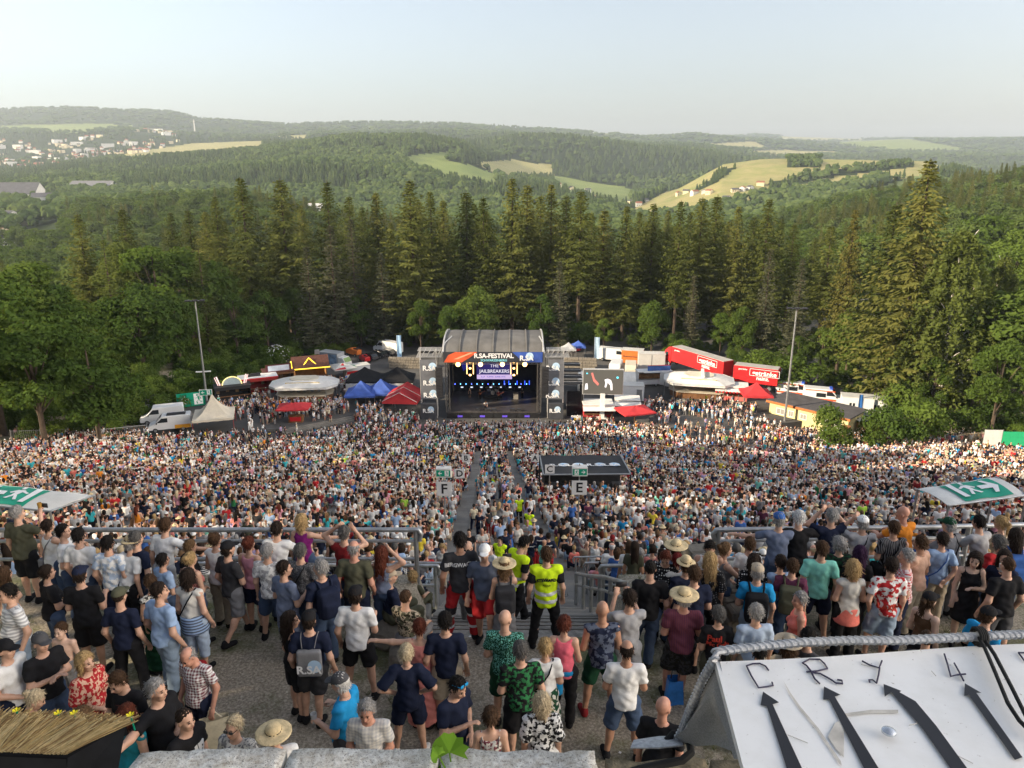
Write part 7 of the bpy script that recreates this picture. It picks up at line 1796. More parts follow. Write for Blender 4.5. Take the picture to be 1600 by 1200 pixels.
o,info,kw=who('sheer white top over coral');f=Field(info['hip']-.45,info['hip']+.4,.024);f.cap(info['hip']+np.array([0,0,.02]),info['hip']+np.array([0,0,-.22]),.165,.20,.03,True);f.plane(info['hip']+np.array([0,0,.06]),(0,0,1.));M_=Merge();M_.add(*f.net());link('coral_underskirt',M_.mesh('coral_underskirt'),cloth('coral'),o)
o,info,kw=who('white sleeveless top with black handbag');f=Field(info['hip']-.45,info['hip']+.4,.024);f.cap(info['hip']+np.array([0,0,.12]),info['hip']+np.array([.02,0,-.20]),.185,.205,.03,True);f.plane(info['hip']+np.array([0,0,.10]),(0,.0,1.));M_=Merge();M_.add(*f.net());link('striped_scarf',M_.mesh('striped_scarf'),cloth('slate','hstripe','lightblue'),o)
for s_,m in(('blue sunglasses on his head',mat('mirror blue',(.02,.30,.62),.15,.1)),('flowered blouse with sunglasses',m_glass),('man in sunglasses and white tank',m_glass),('man in sunglasses and pale shirt',m_glass),('black haired man with sunglasses',m_glass),('ponytail woman with sunglasses',m_glass)):
 o,info,kw=who(s_);up='on his head' in s_;q=MB()
 for sx_ in(-1,1):
  c_=info['hc']+info['HR']@np.array([.034*sx_,.108 if not up else.075,.006 if not up else.10]);q.box(c_,(.052,.014,.034),bev=.006)
  e_=info['hc']+info['HR']@np.array([.082*sx_,-.01 if not up else-.03,.006 if not up else.07]);q.tube([Vector(c_)+Vector(info['HR']@np.array([.024*sx_,0,0])),e_],.004,4)
 q.build('sunglasses',m,o)
for s_ in('far left rail','bright blue tee','drinking at the right'):
 o,info,kw=who(s_);i=1 if 'left rail' in s_ else 0;w=info['wri'][i]+(info['wri'][i]-info['elb'][i])*.35
 M4=Matrix.Translation(o.location)@Matrix.Rotation(o.rotation_euler.z,4,'Z');p=M4@Vector(w*o.scale[0])
 t=thing('drinking_cup',{'far left rail':'cup of beer held up by the olive tee man','bright blue tee':'clear plastic cup held by the white bearded man','drinking at the right':'paper cup at the mouth of the dark haired woman'}[s_],'cup',p-Vector((0,0,.05)))
 q=MB();q.lathe([(.028,0),(.038,.12),(.035,.12),(.027,.01)],14);q.build('cup_wall',mat('beer' if 'rail' in s_ else 'cup plastic',(.35,.20,.05)if 'rail' in s_ else(.5,.5,.5),.2,.1),t,smooth=True)
print('people done',time.time()-T0)
# steel railings
def railing(name,label,pts,h,mids,post_every,r=.048,zfun=None,curl=True,group=None,posts=True):
 """top tube with rounded ends, lower tubes and posts along a line of ground points (x, y)"""
 P=[Vector((x,y,(zfun or ground)(x,y)))for x,y in pts];t=thing(name,label,'railing',P[0],0,group);P=[p-P[0]for p in P]
 q=MB();line=[p+Vector((0,0,h))for p in P]
 if curl:
  a,b_=line[0],line[-1];da=(line[1]-a).normalized();db=(b_-line[-2]).normalized()
  line=[a-da*.06+Vector((0,0,-.22)),a-da*.10+Vector((0,0,-.08)),a-da*.05]+line+[b_+db*.05,b_+db*.10+Vector((0,0,-.08)),b_+db*.06+Vector((0,0,-.22))]
 q.tube(line,r,10);q.build('top_rail',m_galv,t,smooth=True)
 for m in mids:
  q=MB();q.tube([p+Vector((0,0,h*m))for p in P],r*.72,8);q.build('lower_rail',m_galv,t,smooth=True)
 L_=[0]
 for a,b_ in zip(P,P[1:]):L_.append(L_[-1]+(b_-a).length)
 n=max(1,round(L_[-1]/post_every))
 for i in range(n+1):
  d=L_[-1]*i/n;k=max(j for j in range(len(P)-1)if L_[j]<=d+1e-6)if d<L_[-1]else len(P)-2
  p=P[k].lerp(P[k+1],(d-L_[k])/max(1e-6,L_[k+1]-L_[k]))
  q=MB();q.tube([p+Vector((0,0,-.6)),p+Vector((0,0,h-.02))],r*.95,8);q.build('post',m_galv,t,smooth=True)
 return t
flat=lambda x,y:0.0
railing('railing','thick steel railing across the left edge of the upper ground',[(-13,12.35),(-8,12.4),(-1.75,12.4)],1.02,(.78,.42),2.3,.046,flat)
railing('railing','second steel railing one terrace below the left one',[(-13,15.6),(-1.75,15.4)],1.25,(.6,),2.6,.045,lambda x,y:ground(-2,15.5))
railing('railing','thin steel railing in front of the highest left seat row',[(-16,19.4),(-9,19.0),(-2.0,18.8)],1.15,(.55,),3.0,.035,lambda x,y:ground(-2,18.8))
railing('railing','slim rail between two left seat rows further down',[(-17.5,22.8),(-9,22.3),(-2.0,22.2)],1.1,(),3.2,.032,lambda x,y:ground(-2,22.3))
railing('railing','thick steel railing across the right edge of the upper ground',[(3.75,12.4),(7.5,12.5),(13,12.8)],1.02,(.78,.42),2.3,.046,flat)
railing('railing','second steel railing one terrace below the right one',[(2.1,15.4),(8,15.5),(14,15.9)],1.25,(.6,),2.6,.045,lambda x,y:ground(2,15.5))
railing('railing','thin steel railing in front of the highest right seat row',[(2.1,18.8),(9,19.1),(17,19.8)],1.15,(.55,),3.0,.035,lambda x,y:ground(2,18.8))
railing('railing','slim rail between two right seat rows further down',[(2.1,22.2),(10,22.6),(19,23.4)],1.1,(),3.2,.032,lambda x,y:ground(2,22.2))
railing('handrail','sloping double handrail with ball joints on the right of the stairs',[(1.85,10.9),(1.70,12.3),(1.62,14.0),(1.5,15.6)],.98,(.72,),1.15,.042,lambda x,y:float(np.interp(y,PROF_S,PROF_Z)))
for x,lab in((-1.2,'left'),(.9,'right')):
 railing('handrail','long thin crowd barrier on the %s of the lower stairs'%lab,[(aisle_x(y)+x*.8,y)for y in(34,46,60)],1.1,(.5,),2.4,.03,lambda x,y:float(np.interp(y,PROF_S,PROF_Z)))
railing('railing','low rail before the top end of the left seats near the fence',[(-52,88.5),(-40,87.2),(-28,85.6)],1.1,(.5,),3.5,.04)
railing('railing','low rail before the top end of the right seats near the fence',[(36,86.6),(46,88),(58,90)],1.1,(.5,),3.5,.04)
A=Vector((3.55,10.15,0));t=thing('stone_wall','low rubble stone wall between the stairs and the right rail crowd','wall',A,math.radians(96))
q=MB();q.box((1.05,0,.38),(2.1,.3,.74));q.build('core',m_stone,t)
for r_ in range(4):
 x=-.1*(r_%2)
 while x<2.1:
  w=rnd.uniform(.2,.42);q=MB();q.box((0,0,0),(w,.40+rnd.uniform(-.03,.05),.20),bev=.045);q.v=[tuple(c_+rnd.uniform(-.012,.012)for c_ in v_)for v_ in q.v];o=q.build('stone',m_stone,t);o.location=(x+w/2,0,.11+r_*.21);x+=w+.012
def boulder(p,r,label,seed):
 t=thing('boulder',label,'boulder',p);bm=bmesh.new();bmesh.ops.create_icosphere(bm,subdivisions=3,radius=1)
 for v in bm.verts:v.co=Vector((v.co.x*r[0],v.co.y*r[1],v.co.z*r[2]))*(1+.22*mnoise.noise(v.co*1.6+Vector((seed,0,0))))
 me=bpy.data.meshes.new('rock');bm.to_mesh(me);bm.free();o=link('rock',me,m_stone,t);o.location=(0,0,r[2]*.55);return t
for s_,lb in(('seated on a boulder','squared boulder under the camouflage tee man'),('seated with folded arms','grey boulder under the man in the beige cap')):
 o=who(s_)[0];boulder((o.location.x,o.location.y-.02,o.location.z),(.34,.30,.26),lb,3 if 'camou' in lb else 8)
for s_,lb in(('blue checked shirt seated','stone block under the blue checked person by the stairs'),('rose red polo','stone block under the rose red polo man'),('bald man in white tee seated','stone block under the bald man in white at the stairs'),('black cap and navy top seated','stone block under the person in black cap and navy top'),('curly blonde child','stone block under the curly blonde child')):
 o=who(s_)[0];t=thing('stone_seat',lb,'stone seat',o.location);q=MB();q.box((0,-.05,.17),(.6,.42,.34),bev=.03);q.build('slab',m_concrete,t)
# parapet in front of the viewer: rough granite blocks
m_granite,nt,b=new_mat('granite');vec=coords(nt)
n1=noise_tex(nt,vec,70,4,.7);n2=noise_tex(nt,vec,9,5,.7);n3=noise_tex(nt,vec,220,2,.6)
c_=ramp(nt,n1,[(.32,(.34,.31,.27)),(.5,(.66,.63,.57)),(.68,(.80,.78,.73))])
c_=mixc(nt,ramp(nt,n2,[(.45,(0,0,0)),(.7,(.65,.65,.65))]),c_,(.30,.24,.16))
c_=mixc(nt,ramp(nt,n3,[(.60,(0,0,0)),(.66,(.8,.8,.8))]),c_,(.06,.055,.05))
nt.links.new(c_,b.inputs['Base Color']);b.inputs['Roughness'].default_value=.9;add_bump(nt,b,n1,.8,.008)
m_granite2=mat('weathered granite',(.20,.16,.10),.95,.5,30,.8,90,dirt=.5)
par=thing('parapet_wall','granite block parapet at the very bottom of the view','wall',(0,1.4,0))
q=MB();q.box((1.5,0,2.68),(4.96,.40,5.36));q.build('core',m_granite2,par)
edges=[-2.1,-1.62,-1.27,-.905,-.512,-.50+.34,-.145+0,.205,.225,.46,.70,1.1,1.5,2.0]
def block(x0,x1,z0,z1,m,y0=-.28,y1=.27,seed=0):
 bm=bmesh.new();bmesh.ops.create_cube(bm,size=1);bmesh.ops.subdivide_edges(bm,edges=bm.edges[:],cuts=14,use_grid_fill=True)
 for v in bm.verts:
  p=v.co.copy();k=(abs(p.x)*2)**8+(abs(p.y)*2)**8+(abs(p.z)*2)**8;rr=1/max(1,k)**(1/8)
  q_=Vector((p.x*(x1-x0),p.y*(y1-y0),p.z*(z1-z0)));w=Vector((q_.x*(.94+.06*rr),q_.y*(.9+.1*rr),q_.z*(.90+.10*rr)))
  nz=mnoise.fractal(w*9+Vector((seed*3.7,0,0)),1.0,2.0,4)*.011;v.co=w+q_.normalized()*nz
 me=bpy.data.meshes.new('block');bm.to_mesh(me);bm.free();me.polygons.foreach_set('use_smooth',[True]*len(me.polygons))
 o=link('block',me,m,par);o.location=((x0+x1)/2,(y0+y1)/2,(z0+z1)/2);return o
bl=[(-2.2,-1.72),(-1.70,-1.22),(-1.20,-.735),(-.72,-.515),(-1.2+5,4.3)]
xs_=[(-1.85,-1.41),(-1.40,-.835),(-.82,-.515),(-.505,-.165),(-.155,.185)]
xu=lambda u_:.001705*(u_-800)
xs_=[(xu(215),xu(447)),(xu(455),xu(686)),(xu(692),xu(931))]
for i,(a,b_)in enumerate(xs_):block(a,b_,5.32,5.895+(-.004*(i==3)),m_granite,seed=i)
for i,(a,b_)in enumerate(((xu(947),xu(1105)),(xu(1112),xu(1290)),(.85,1.2),(1.21,1.7))):block(a,b_,5.30,5.865,m_granite2,seed=i+9)
for i in range(10):block(-1.0+i*.40,-.605+i*.40,4.7,5.29,m_granite2,seed=i+30)
t=thing('vine_leaf','bright green lobed leaf sprouting from the parapet joint','plant',(-.155,1.60,5.85))
ml=leaf_mat('bright leaf',[(.1,(.12,.26,.02)),(.9,(.22,.40,.05))],.45,9)
for i,(lx,ly,lz,sc,rz_)in enumerate(((-.008,.02,.075,.050,.2),(-.035,.0,.085,.026,1.2),(-.02,.0,.02,.03,-.4))):
 pts=[(0,0,0)];q=MB()
 for k in range(15):
  a=math.pi*(-.62+1.24*k/14)+math.pi/2;r_=sc*(.75+.30*abs(math.cos(k*1.5)));pts.append((r_*math.cos(a),r_*math.sin(a),sc*.22*math.sin(k*.9)))
 q.add(pts,[(0,k,k+1)for k in range(1,15)]);o=q.build('leaf_blade',ml,t,fixn=False);o.location=(lx,ly,lz);o.rotation_euler=(.75,.1,rz_)
 q=MB();q.tube([(0,0,-.03),(lx*.5,ly,lz*.5),(lx,ly,lz)],.0022,5);q.build('stalk',ml,t)
tag(MB().box((5.5,-14.4,4.0),(23,31.2,1.3)).build('terrace_floor',m_concrete),'floor of the viewing terrace behind the parapet','terrace',kind='structure')
# white map board with arrows on the parapet
m_board,nt,b=new_mat('white board');vec=coords(nt)
n1=noise_tex(nt,vec,6,6,.7);n2=noise_tex(nt,vec,60,3,.7)
c_=mixc(nt,ramp(nt,n1,[(.45,(0,0,0)),(.75,(.45,.45,.45))]),(.80,.79,.77),(.60,.58,.53));c_=mixc(nt,ramp(nt,n2,[(.66,(0,0,0)),(.72,(.7,.7,.7))]),c_,(.25,.20,.15))
nt.links.new(c_,b.inputs['Base Color']);b.inputs['Roughness'].default_value=.35;b.inputs['Specular IOR Level'].default_value=.4
BZ=6.33
def bp(u,v,dz=0.0):p=on_z(u,v,BZ);p.z+=dz;return p
c00=bp(1118,1034);c10=bp(1760,998);c11=bp(1900,1330);c01=bp(1196,1330)
mb_o=Vector((c00.x,c00.y,BZ));brd=thing('map_board','white weathered panorama board with black arrows and scrawled letters','board',mb_o)
loc=lambda p:Vector(p)-mb_o
q=MB()
for k,(A_,B_)in enumerate(((c00,c10),)):
 rows=[]
 for j in range(15):
  f_=j/14;a_=c00.lerp(c10,f_);b2=c01.lerp(c11,f_);sag=.004*math.sin(f_*9)*(f_<.75)
  rows.append([loc(a_.lerp(b2,g_))+Vector((0,-.006*math.sin(f_*8)*(1-g_),sag*(1-g_)**2*.4))for g_ in np.linspace(0,1,6)])
q.sheet(rows,th=.02);q.build('panel',m_board,brd,smooth=True)
def on_board(pts,name,m,dz=.004,th=None):
 q=MB();P=[loc(bp(u,v,dz))for u,v in pts];q.add(P,[tuple(range(len(P)))]);return q.build(name,m,brd,fixn=False)
m_arrow=mat('black arrow film',(.022,.022,.026),.4,.15,3);m_mark=mat('marker ink',(.035,.03,.06),.5,.2,6);m_scr=mat('scraped primer',(.52,.49,.44),.9,.3,20)
def arrow(tip,l,r,a,b_,tail_b,tail_a):on_board([tip,l,a,tail_a,tail_b,b_,r],'arrow',m_arrow,.004)
arrow((1192,1083),(1188,1104),(1217,1100),(1198,1106),(1207,1103),(1256,1210),(1233,1216))
arrow((1287,1075),(1286,1096),(1313,1088),(1295,1095),(1304,1091),(1384,1222),(1362,1228))
on_board([(1380,1071),(1382,1091),(1392,1084),(1416,1112),(1440,1140),(1488,1208),(1502,1216),(1520,1216),(1462,1136),(1430,1098),(1405,1084),(1408,1082)],'arrow',m_arrow,.004)
arrow((1507,1070),(1506,1090),(1533,1085),(1513,1088),(1525,1085),(1597,1186),(1585,1190))
def stroke(pts,r=.0019,nm='scrawled_letter',dz=.004):
 q=MB();P=[loc(bp(u,v,dz))for u,v in pts];q.tube(P,r,5);return q.build(nm,m_mark,brd)
cu=lambda U,V_,s:(1040+U/5.453,980+V_/5.453)if s==0 else(1320+U/5.453,980+V_/5.453)
stroke([cu(*p,0)for p in((875,380),(850,345),(800,322),(740,325),(688,342),(730,430),(790,528),(860,520),(915,510),(905,482))])
stroke([cu(*p,0)for p in((1312,495),(1270,455),(1235,385),(1200,340),(1165,318),(1225,285),(1310,285),(1350,320),(1378,365),(1290,385),(1200,393))]);stroke([cu(*p,0)for p in((1240,395),(1320,410),(1400,455),(1450,490),(1505,495),(1500,465),(1460,460))])
stroke([cu(*p,1)for p in((145,300),(210,335),(290,360),(315,298))]);stroke([cu(*p,1)for p in((295,355),(285,420),(268,490),(235,462),(205,462),(210,482))])
stroke([cu(*p,1)for p in((845,240),(870,320),(900,432),(960,418),(1028,412))]);stroke([cu(*p,1)for p in((930,318),(970,390),(1010,470))])
stroke([(1591,1022),(1612,1023)]);stroke([(1591,1022),(1601,1036)])
def scrape(pts,nm='scrape'):on_board(pts,nm,m_scr,.003)
scrape([cu(*p,0)for p in((1000,462),(1060,565),(1150,690),(1300,870),(1490,1150),(1500,1190),(1480,1175),(1285,880),(1135,700),(1050,570))]);scrape([cu(*p,0)for p in((1380,945),(1440,830),(1500,790),(1520,840),(1515,1120),(1450,1050))])
scrape([(1317,1117),(1360,1111),(1403,1111),(1403,1116),(1360,1116),(1318,1121)])
p=loc(bp(1387,1152,.012));q=MB();q.lathe([(.0135,0),(.013,.004),(.009,.007),(.001,.009)],20,0,Matrix.Translation(p));q.build('rivet',mat('bright rivet',(.55,.57,.60),.25,.1,5,metal=.9),brd,smooth=True)
m_braid,nt,b=new_mat('silver braid');vec=coords(nt);w_=nt.nodes.new('ShaderNodeTexWave');w_.inputs['Scale'].default_value=55;w_.inputs['Distortion'].default_value=.8;nt.links.new(vec,w_.inputs['Vector']);w_.bands_direction='X'
nt.links.new(ramp(nt,noise_tex(nt,vec,90,3,.6),[(.3,(.26,.27,.29)),(.7,(.50,.51,.53))]),b.inputs['Base Color']);b.inputs['Roughness'].default_value=.5;b.inputs['Metallic'].default_value=.2
def ring_rope(pts,r,nm,n_per=.014):
 """rope built from slanted strands"""
 P=[Vector(p)for p in pts];q=MB();q.tube(P,r*.8,8);d=0
 fine=[]
 for a_,b2 in zip(P,P[1:]):
  k=max(1,int((b2-a_).length/n_per));fine+=[a_.lerp(b2,i/k)for i in range(k)]
 for i in range(1,len(fine)-1):
  ax=(fine[i+1]-fine[i-1]).normalized();u_=ax.cross(Vector((0,0,1))).normalized();w2=ax.cross(u_);q.tube([fine[i]+(u_*math.cos(a2)+w2*math.sin(a2))*r*.82+ax*(.009*math.cos(a2))for a2 in np.linspace(0,2*math.pi,9)],r*.26,5,caps=False)
 return q.build(nm,m_braid,brd,smooth=True)
e1=[bp(u,v,.016)for u,v in((1120,1027),(1180,1020),(1250,1013),(1330,1010),(1400,1010),(1480,1006),(1560,1002),(1640,998),(1740,993))]
side=[at_y(1116,1030,c00.y+.0),at_y(1098,1062,1.50),at_y(1082,1098,1.54),at_y(1066,1140,1.60),at_y(1056,1158,1.62)]
ring_rope([loc(p)for p in reversed(side)]+[loc(p)for p in e1],.0105,'braided_edge')
m_weave,nt,b=new_mat('grey weave');vec=coords(nt);w_=nt.nodes.new('ShaderNodeTexWave');w_.inputs['Scale'].default_value=60;w_.inputs['Distortion'].default_value=3.0;nt.links.new(vec,w_.inputs['Vector']);w_.bands_direction='DIAGONAL'
nt.links.new(ramp(nt,noise_tex(nt,coords(nt,'Object',(40,160,260)),1.5,3,.6),[(.3,(.14,.145,.15)),(.7,(.30,.305,.31))]),b.inputs['Base Color']);b.inputs['Roughness'].default_value=.7
lo_=[at_y(1056,1158,1.62),at_y(1080,1166,1.55),at_y(1115,1164,1.45),at_y(1160,1178,1.30)]
hi_=[side[3],side[2],c00.lerp(side[0],.5),c01.lerp(c00,.45)-Vector((0,0,.02))]
q=MB();q.sheet([[loc(a_.lerp(b2,g_))+Vector((.012*math.sin(g_*7+i),0,0))for g_ in np.linspace(0,1,8)]for i,(a_,b2)in enumerate(zip(hi_,lo_))]);q.build('side_cloth',m_weave,brd,smooth=True)
q=MB();q.sheet([[loc(at_y(990,1156,1.63)),loc(at_y(1030,1150,1.64)),loc(at_y(1062,1150,1.63))],[loc(at_y(985,1168,1.60)),loc(at_y(1030,1168,1.58)),loc(at_y(1068,1164,1.58))]],th=.004);q.build('hem',m_braid,brd)
t=thing('black_cable','thick black rubber cable hooked round the corner of the parapet cloth','cable',on_z(1000,1204,5.88))
pts=[at_y(u,v,y)for u,v,y in((1042,1158,1.62),(1052,1146,1.63),(1066,1146,1.63),(1078,1162,1.58),(1080,1176,1.55),(1066,1188,1.53),(1040,1193,1.53),(1000,1202,1.52),(960,1215,1.5))]
q=MB();q.tube([p-Vector(t.location)for p in pts],.010,8);q.build('sheath',m_rubber,t,smooth=True)
t=thing('tie_string','pair of thin black cords knotted over the board edge','cord',bp(1528,1003,.03));tb=Vector(t.location)
for dx in(0,1):
 P=[bp(u,v,.018)for u,v in(((1526,1004),(1536,1022),(1552,1060),(1572,1110),(1590,1138),(1612,1160))if dx==0 else((1534,1006),(1552,1034),(1578,1085),(1600,1130),(1625,1165)))]
 q=MB();q.tube([p-tb for p in P],.0042,6);q.build('strand',m_rubber,t,smooth=True)
for k in range(4):
 q=MB();c_=bp(1524+k*3,1004,.016)-tb;q.tube([c_+Vector((.0,.020*math.cos(a_),.020*math.sin(a_)))for a_ in np.linspace(0,2*math.pi,11)],.0045,5,caps=False);q.build('knot_turn',m_rubber,t,smooth=True)
# reed roofed bar at the lower left
m_reed=[mat('reed %s'%n_,c_,.85,.3,8)for n_,c_ in(('pale',(.68,.53,.28)),('gold',(.58,.42,.19)),('brown',(.34,.22,.10)))]
def reed_roof(label,far_l,far_r,near_r,near_l,n,z_far,z_near):
 P=[on_z(*far_l,z_far),on_z(*far_r,z_far),on_z(*near_r,z_near),on_z(*near_l,z_near)];base=P[3].copy();t=thing('reed_roof',label,'roof',base);P=[p-base for p in P]
 q=MB();D_=Vector((0,0,-.10));q.add([p-Vector((0,0,.02))for p in P]+[p+D_ for p in P],[(0,1,2,3),(4,7,6,5),(0,4,5,1),(1,5,6,2),(2,6,7,3),(3,7,4,0)]);q.build('batten',m_black,t)
 meshes=[]
 for m in m_reed:
  for k in range(2):
   g_=MB();g_.tube([(0,0,0),(.5,.006*(k-.5),.004),(1,0,0)],[.0052,.005,.003],5);me=bpy.data.meshes.new('reed_stem');me.from_pydata(g_.v,[],g_.f);me.materials.append(m);meshes.append(me)
 q=MB();
 for i in range(n):
  f_=(i+rnd.random())/n;a_=P[3].lerp(P[2],f_);b2=P[0].lerp(P[1],f_);d=b2-a_;a_=a_-d*rnd.uniform(-.02,.03);ext=rnd.uniform(.95,1.06)
  jit=Vector((rnd.uniform(-.10,.10),rnd.uniform(-.03,.03),rnd.uniform(0,.02)))
  if i%max(1,n//280)==0:
   o=bpy.data.objects.new('reed_stem',rnd.choice(meshes));COL.objects.link(o);o.parent=t;e_=d*ext+jit;o.location=a_+Vector((0,0,rnd.uniform(0,.018)));o.rotation_euler=e_.to_track_quat('X','Z').to_euler();L_=e_.length;o.scale=(L_,rnd.uniform(.8,1.3),rnd.uniform(.8,1.3))
  else:q.tube([a_+Vector((0,0,rnd.uniform(0,.012))),a_+d*ext+jit],[.0045,.003],4,rnd.choice((0,0,1,1,2)),caps=False)
 if q.v:tag(q.build('reed_stems',m_reed,t,fixn=False),kind='stuff')
 return t,P,base
t,P,base=reed_roof('upper reed thatch roof with ragged straw edge',(-150,1108),(196,1126),(104,1178),(-190,1166),1500,4.15,3.95)
q=MB();q.sheet([[P[1]+Vector((0,0,-.03)),P[2]+Vector((0,0,-.03))],[P[1]+Vector((-.05,-.08,-.30)),P[2]+Vector((-.02,-.05,-.26))]]);q.sheet([[P[3]+Vector((0,-.01,-.03)),P[2]+Vector((0,-.01,-.03))],[P[3]+Vector((0,-.02,-.20)),P[2]+Vector((-.02,-.02,-.24))]]);q.build('black_foil',mat('black foil',(.025,.026,.03),.35,.3,6),t,fixn=False)
t2,P2,b2_=reed_roof('lower reed thatch strip under the black foil',(-150,1186),(104,1200),(90,1240),(-170,1230),160,3.72,3.62)
q=MB();bx=base
for i,(u,v)in enumerate(((26,1112),(91,1116),(116,1116),(204,1119))):
 p=on_z(u,v,4.18);t=thing('yellow_flower',('yellow flower on the reed roof edge, nearest the blonde bun','yellow flower on the reed roof edge beside the blue bag','yellow flower on the reed roof under the brown curls','yellow flower bunch over the teal top')[i],'flower',p)
 for k in range(6):
  a_=k*1.05;q=MB();q.add([(0,0,0),(.02*math.cos(a_-.4),.02*math.sin(a_-.4),.012),(.026*math.cos(a_),.026*math.sin(a_),.016),(.02*math.cos(a_+.4),.02*math.sin(a_+.4),.012)],[(0,1,2,3)]);q.build('petal',mat('yellow petal',(.80,.68,.02),.6,.1),t,fixn=False)
 q=MB();q.tube([(0,0,0),(0,.02,-.12)],.005,4);q.build('stalk',m_green,t)
for i,(x,y)in enumerate(((-2.75,3.95),(-2.75,3.3))):
 pass
t=thing('reed_bar','black clad bar counter carrying the reed roof','bar',(-3.3,3.75,0));q=MB();q.box((-.2,0,1.75),(1.2,.5,3.5));q.build('body',m_black,t)
for x in(-.75,.35):q=MB();q.tube([(x,.12,3.4),(x,.12,4.0)],.03,6);q.build('post',m_wood,t)
print('fixtures',time.time()-T0)
r=np.random.default_rng(31);q=MB()
for k in range(9):
 a_=k*.7;l=.05+.02*(k%3);q.add([(.01*math.cos(a_)-.002,.01*math.sin(a_),0),(.01*math.cos(a_)+.002,.01*math.sin(a_),0),(l*.7*math.cos(a_),l*.7*math.sin(a_),l)],[(0,1,2)])
me=bpy.data.meshes.new('grass tuft');me.from_pydata(q.v,[],q.f);gs=source('grass_tuft',me,leaf_mat('thin grass',[(.1,(.06,.09,.025)),(.9,(.17,.18,.07))],.3,3))
n=14000;x=r.uniform(-9,9.5,n);y=r.uniform(4,12.6,n);k=(vnoise(x*1.1+7,y*1.1)+.4*vnoise(x*5,y*5)>.86)&(np.abs(x-aisle_x(y))>1.8);x,y=x[k],y[k];n=len(x);z=np.zeros(n)
mg_=BVHTree.FromPolygons([v.co[:]for v in gnd.data.vertices],[p.vertices[:]for p in gnd.data.polygons])
z=np.array([(mg_.ray_cast(Vector((a,b,5)),Vector((0,0,-1)))[0]or Vector((0,0,0))).z for a,b in zip(x,y)]);s_=r.uniform(.5,1.5,n)
instance_group('grass',[gs],np.stack([x,y,z],-1),np.stack([s_,s_,s_],-1),np.stack([z*0,z*0,r.uniform(0,6.28,n)],-1),np.zeros(n,int),label='thin worn grass on the upper ground',cat='grass')
q=MB()
for i in range(130):
 a,b=r.uniform(-8,8.5),r.uniform(5,12.2);zz=mg_.ray_cast(Vector((a,b,5)),Vector((0,0,-1)))[0];t_=r.uniform(0,3);w=r.uniform(.012,.035)
 q.add([(a+w*math.cos(t_+k*1.57)*(1,.6)[k%2],b+w*math.sin(t_+k*1.57),(zz.z if zz else 0)+.012)for k in range(4)],[(0,1,2,3)],i%3)
tag(q.build('litter',[m_white,m_stone,mat('paper scrap',(.50,.46,.36),.9,.2)],fixn=False),'scraps of paper and leaves on the trodden ground','litter',kind='stuff')
for pts in(((1230,1150),(1262,1163)),((1420,1135),(1452,1128)),((1490,1180),(1520,1195)),((1345,1040),(1372,1046)),((1455,1050),(1462,1058))):
 q=MB();P=[loc(bp(u,v,.003))for u,v in pts];q.tube(P,.0008,4);q.build('scratch',m_scr,brd)
# trees
def quads_mesh(name,P,smooth=False):
 """P: (n, 4, 3) corners"""
 n=len(P);return npmesh(name,P.reshape(-1,3),np.arange(n*4).reshape(n,4),smooth)
def unit(v):return v/(np.linalg.norm(v,axis=-1,keepdims=True)+1e-9)
def spruce_crown(seed,H=30.,R=4.4,start=.14,dens=1.0,droop=1.0,wid=.26):
 r=np.random.default_rng(seed);out=[];lean=r.uniform(-.4,.4,2);z=H*start;ph=0
 while z<H-.25:
  k=(z-H*start)/(H*(1-start));L0=R*(1-k)**.86*(1.0 if k>.12 else.6+.4*k/.12)+.15
  nb=int(5+2*(1-k));ph+=1.1
  for b_ in range(nb):
   if r.random()>.88:continue
   a=ph+2*math.pi*b_/nb+r.uniform(-.35,.35);L=L0*r.uniform(.62,1.18);dv=np.array([math.cos(a),math.sin(a),0]);sd=np.array([-math.sin(a),math.cos(a),0])
   up=.45*k-.42*droop*(1-k);n=max(3,int(L/.42*dens));s_=(np.arange(n)+r.random(n)*.7)/n
   base=np.array([0,0,z])+np.outer(s_*L,dv)+np.outer(up*L*s_*(1-.35*s_)-.10*L*s_*(1-s_)*2+.10*L*s_**3,[0,0,1])
   for sg in(-1,1,0):
    tl=(.38+.85*(1-s_)**.6*min(1.0,L/3))*r.uniform(.7,1.3,n)*(1 if sg else.8)
    dr=unit(np.outer(np.full(n,.55),dv)+np.outer(np.full(n,.85*sg),sd)+np.outer(-r.uniform(.25,.8,n)*droop,[0,0,1])+r.normal(0,.15,(n,3)))
    if sg==0:dr=unit(np.outer(np.full(n,.5),dv)+np.outer(-r.uniform(.5,1.1,n)*droop+.5*k,[0,0,1])+r.normal(0,.2,(n,3)))
    pw=unit(np.cross(dr,np.array([0,0,1.0])+r.normal(0,.5,(n,3))))*(wid*r.uniform(.6,1.2,n))[:,None]
    tip=base+dr*tl[:,None];mid=base+dr*(tl*.55)[:,None]
    out.append(np.stack([base,mid-pw*.6,tip,mid+pw*.6],1))
  z+=(.62-.22*k)*r.uniform(.8,1.2)
 n=14;b0=np.stack([np.zeros(n),np.zeros(n),np.linspace(H-2.2,H-.1,n)],-1);a=r.uniform(0,6.28,n);d=np.stack([np.cos(a),np.sin(a),np.full(n,.7)],-1)*np.linspace(.6,.2,n)[:,None]
 pw=np.stack([-np.sin(a),np.cos(a),np.zeros(n)],-1)*.09;out.append(np.stack([b0,b0+d*.5-pw,b0+d,b0+d*.5+pw],1))
 P=np.concatenate(out);return P
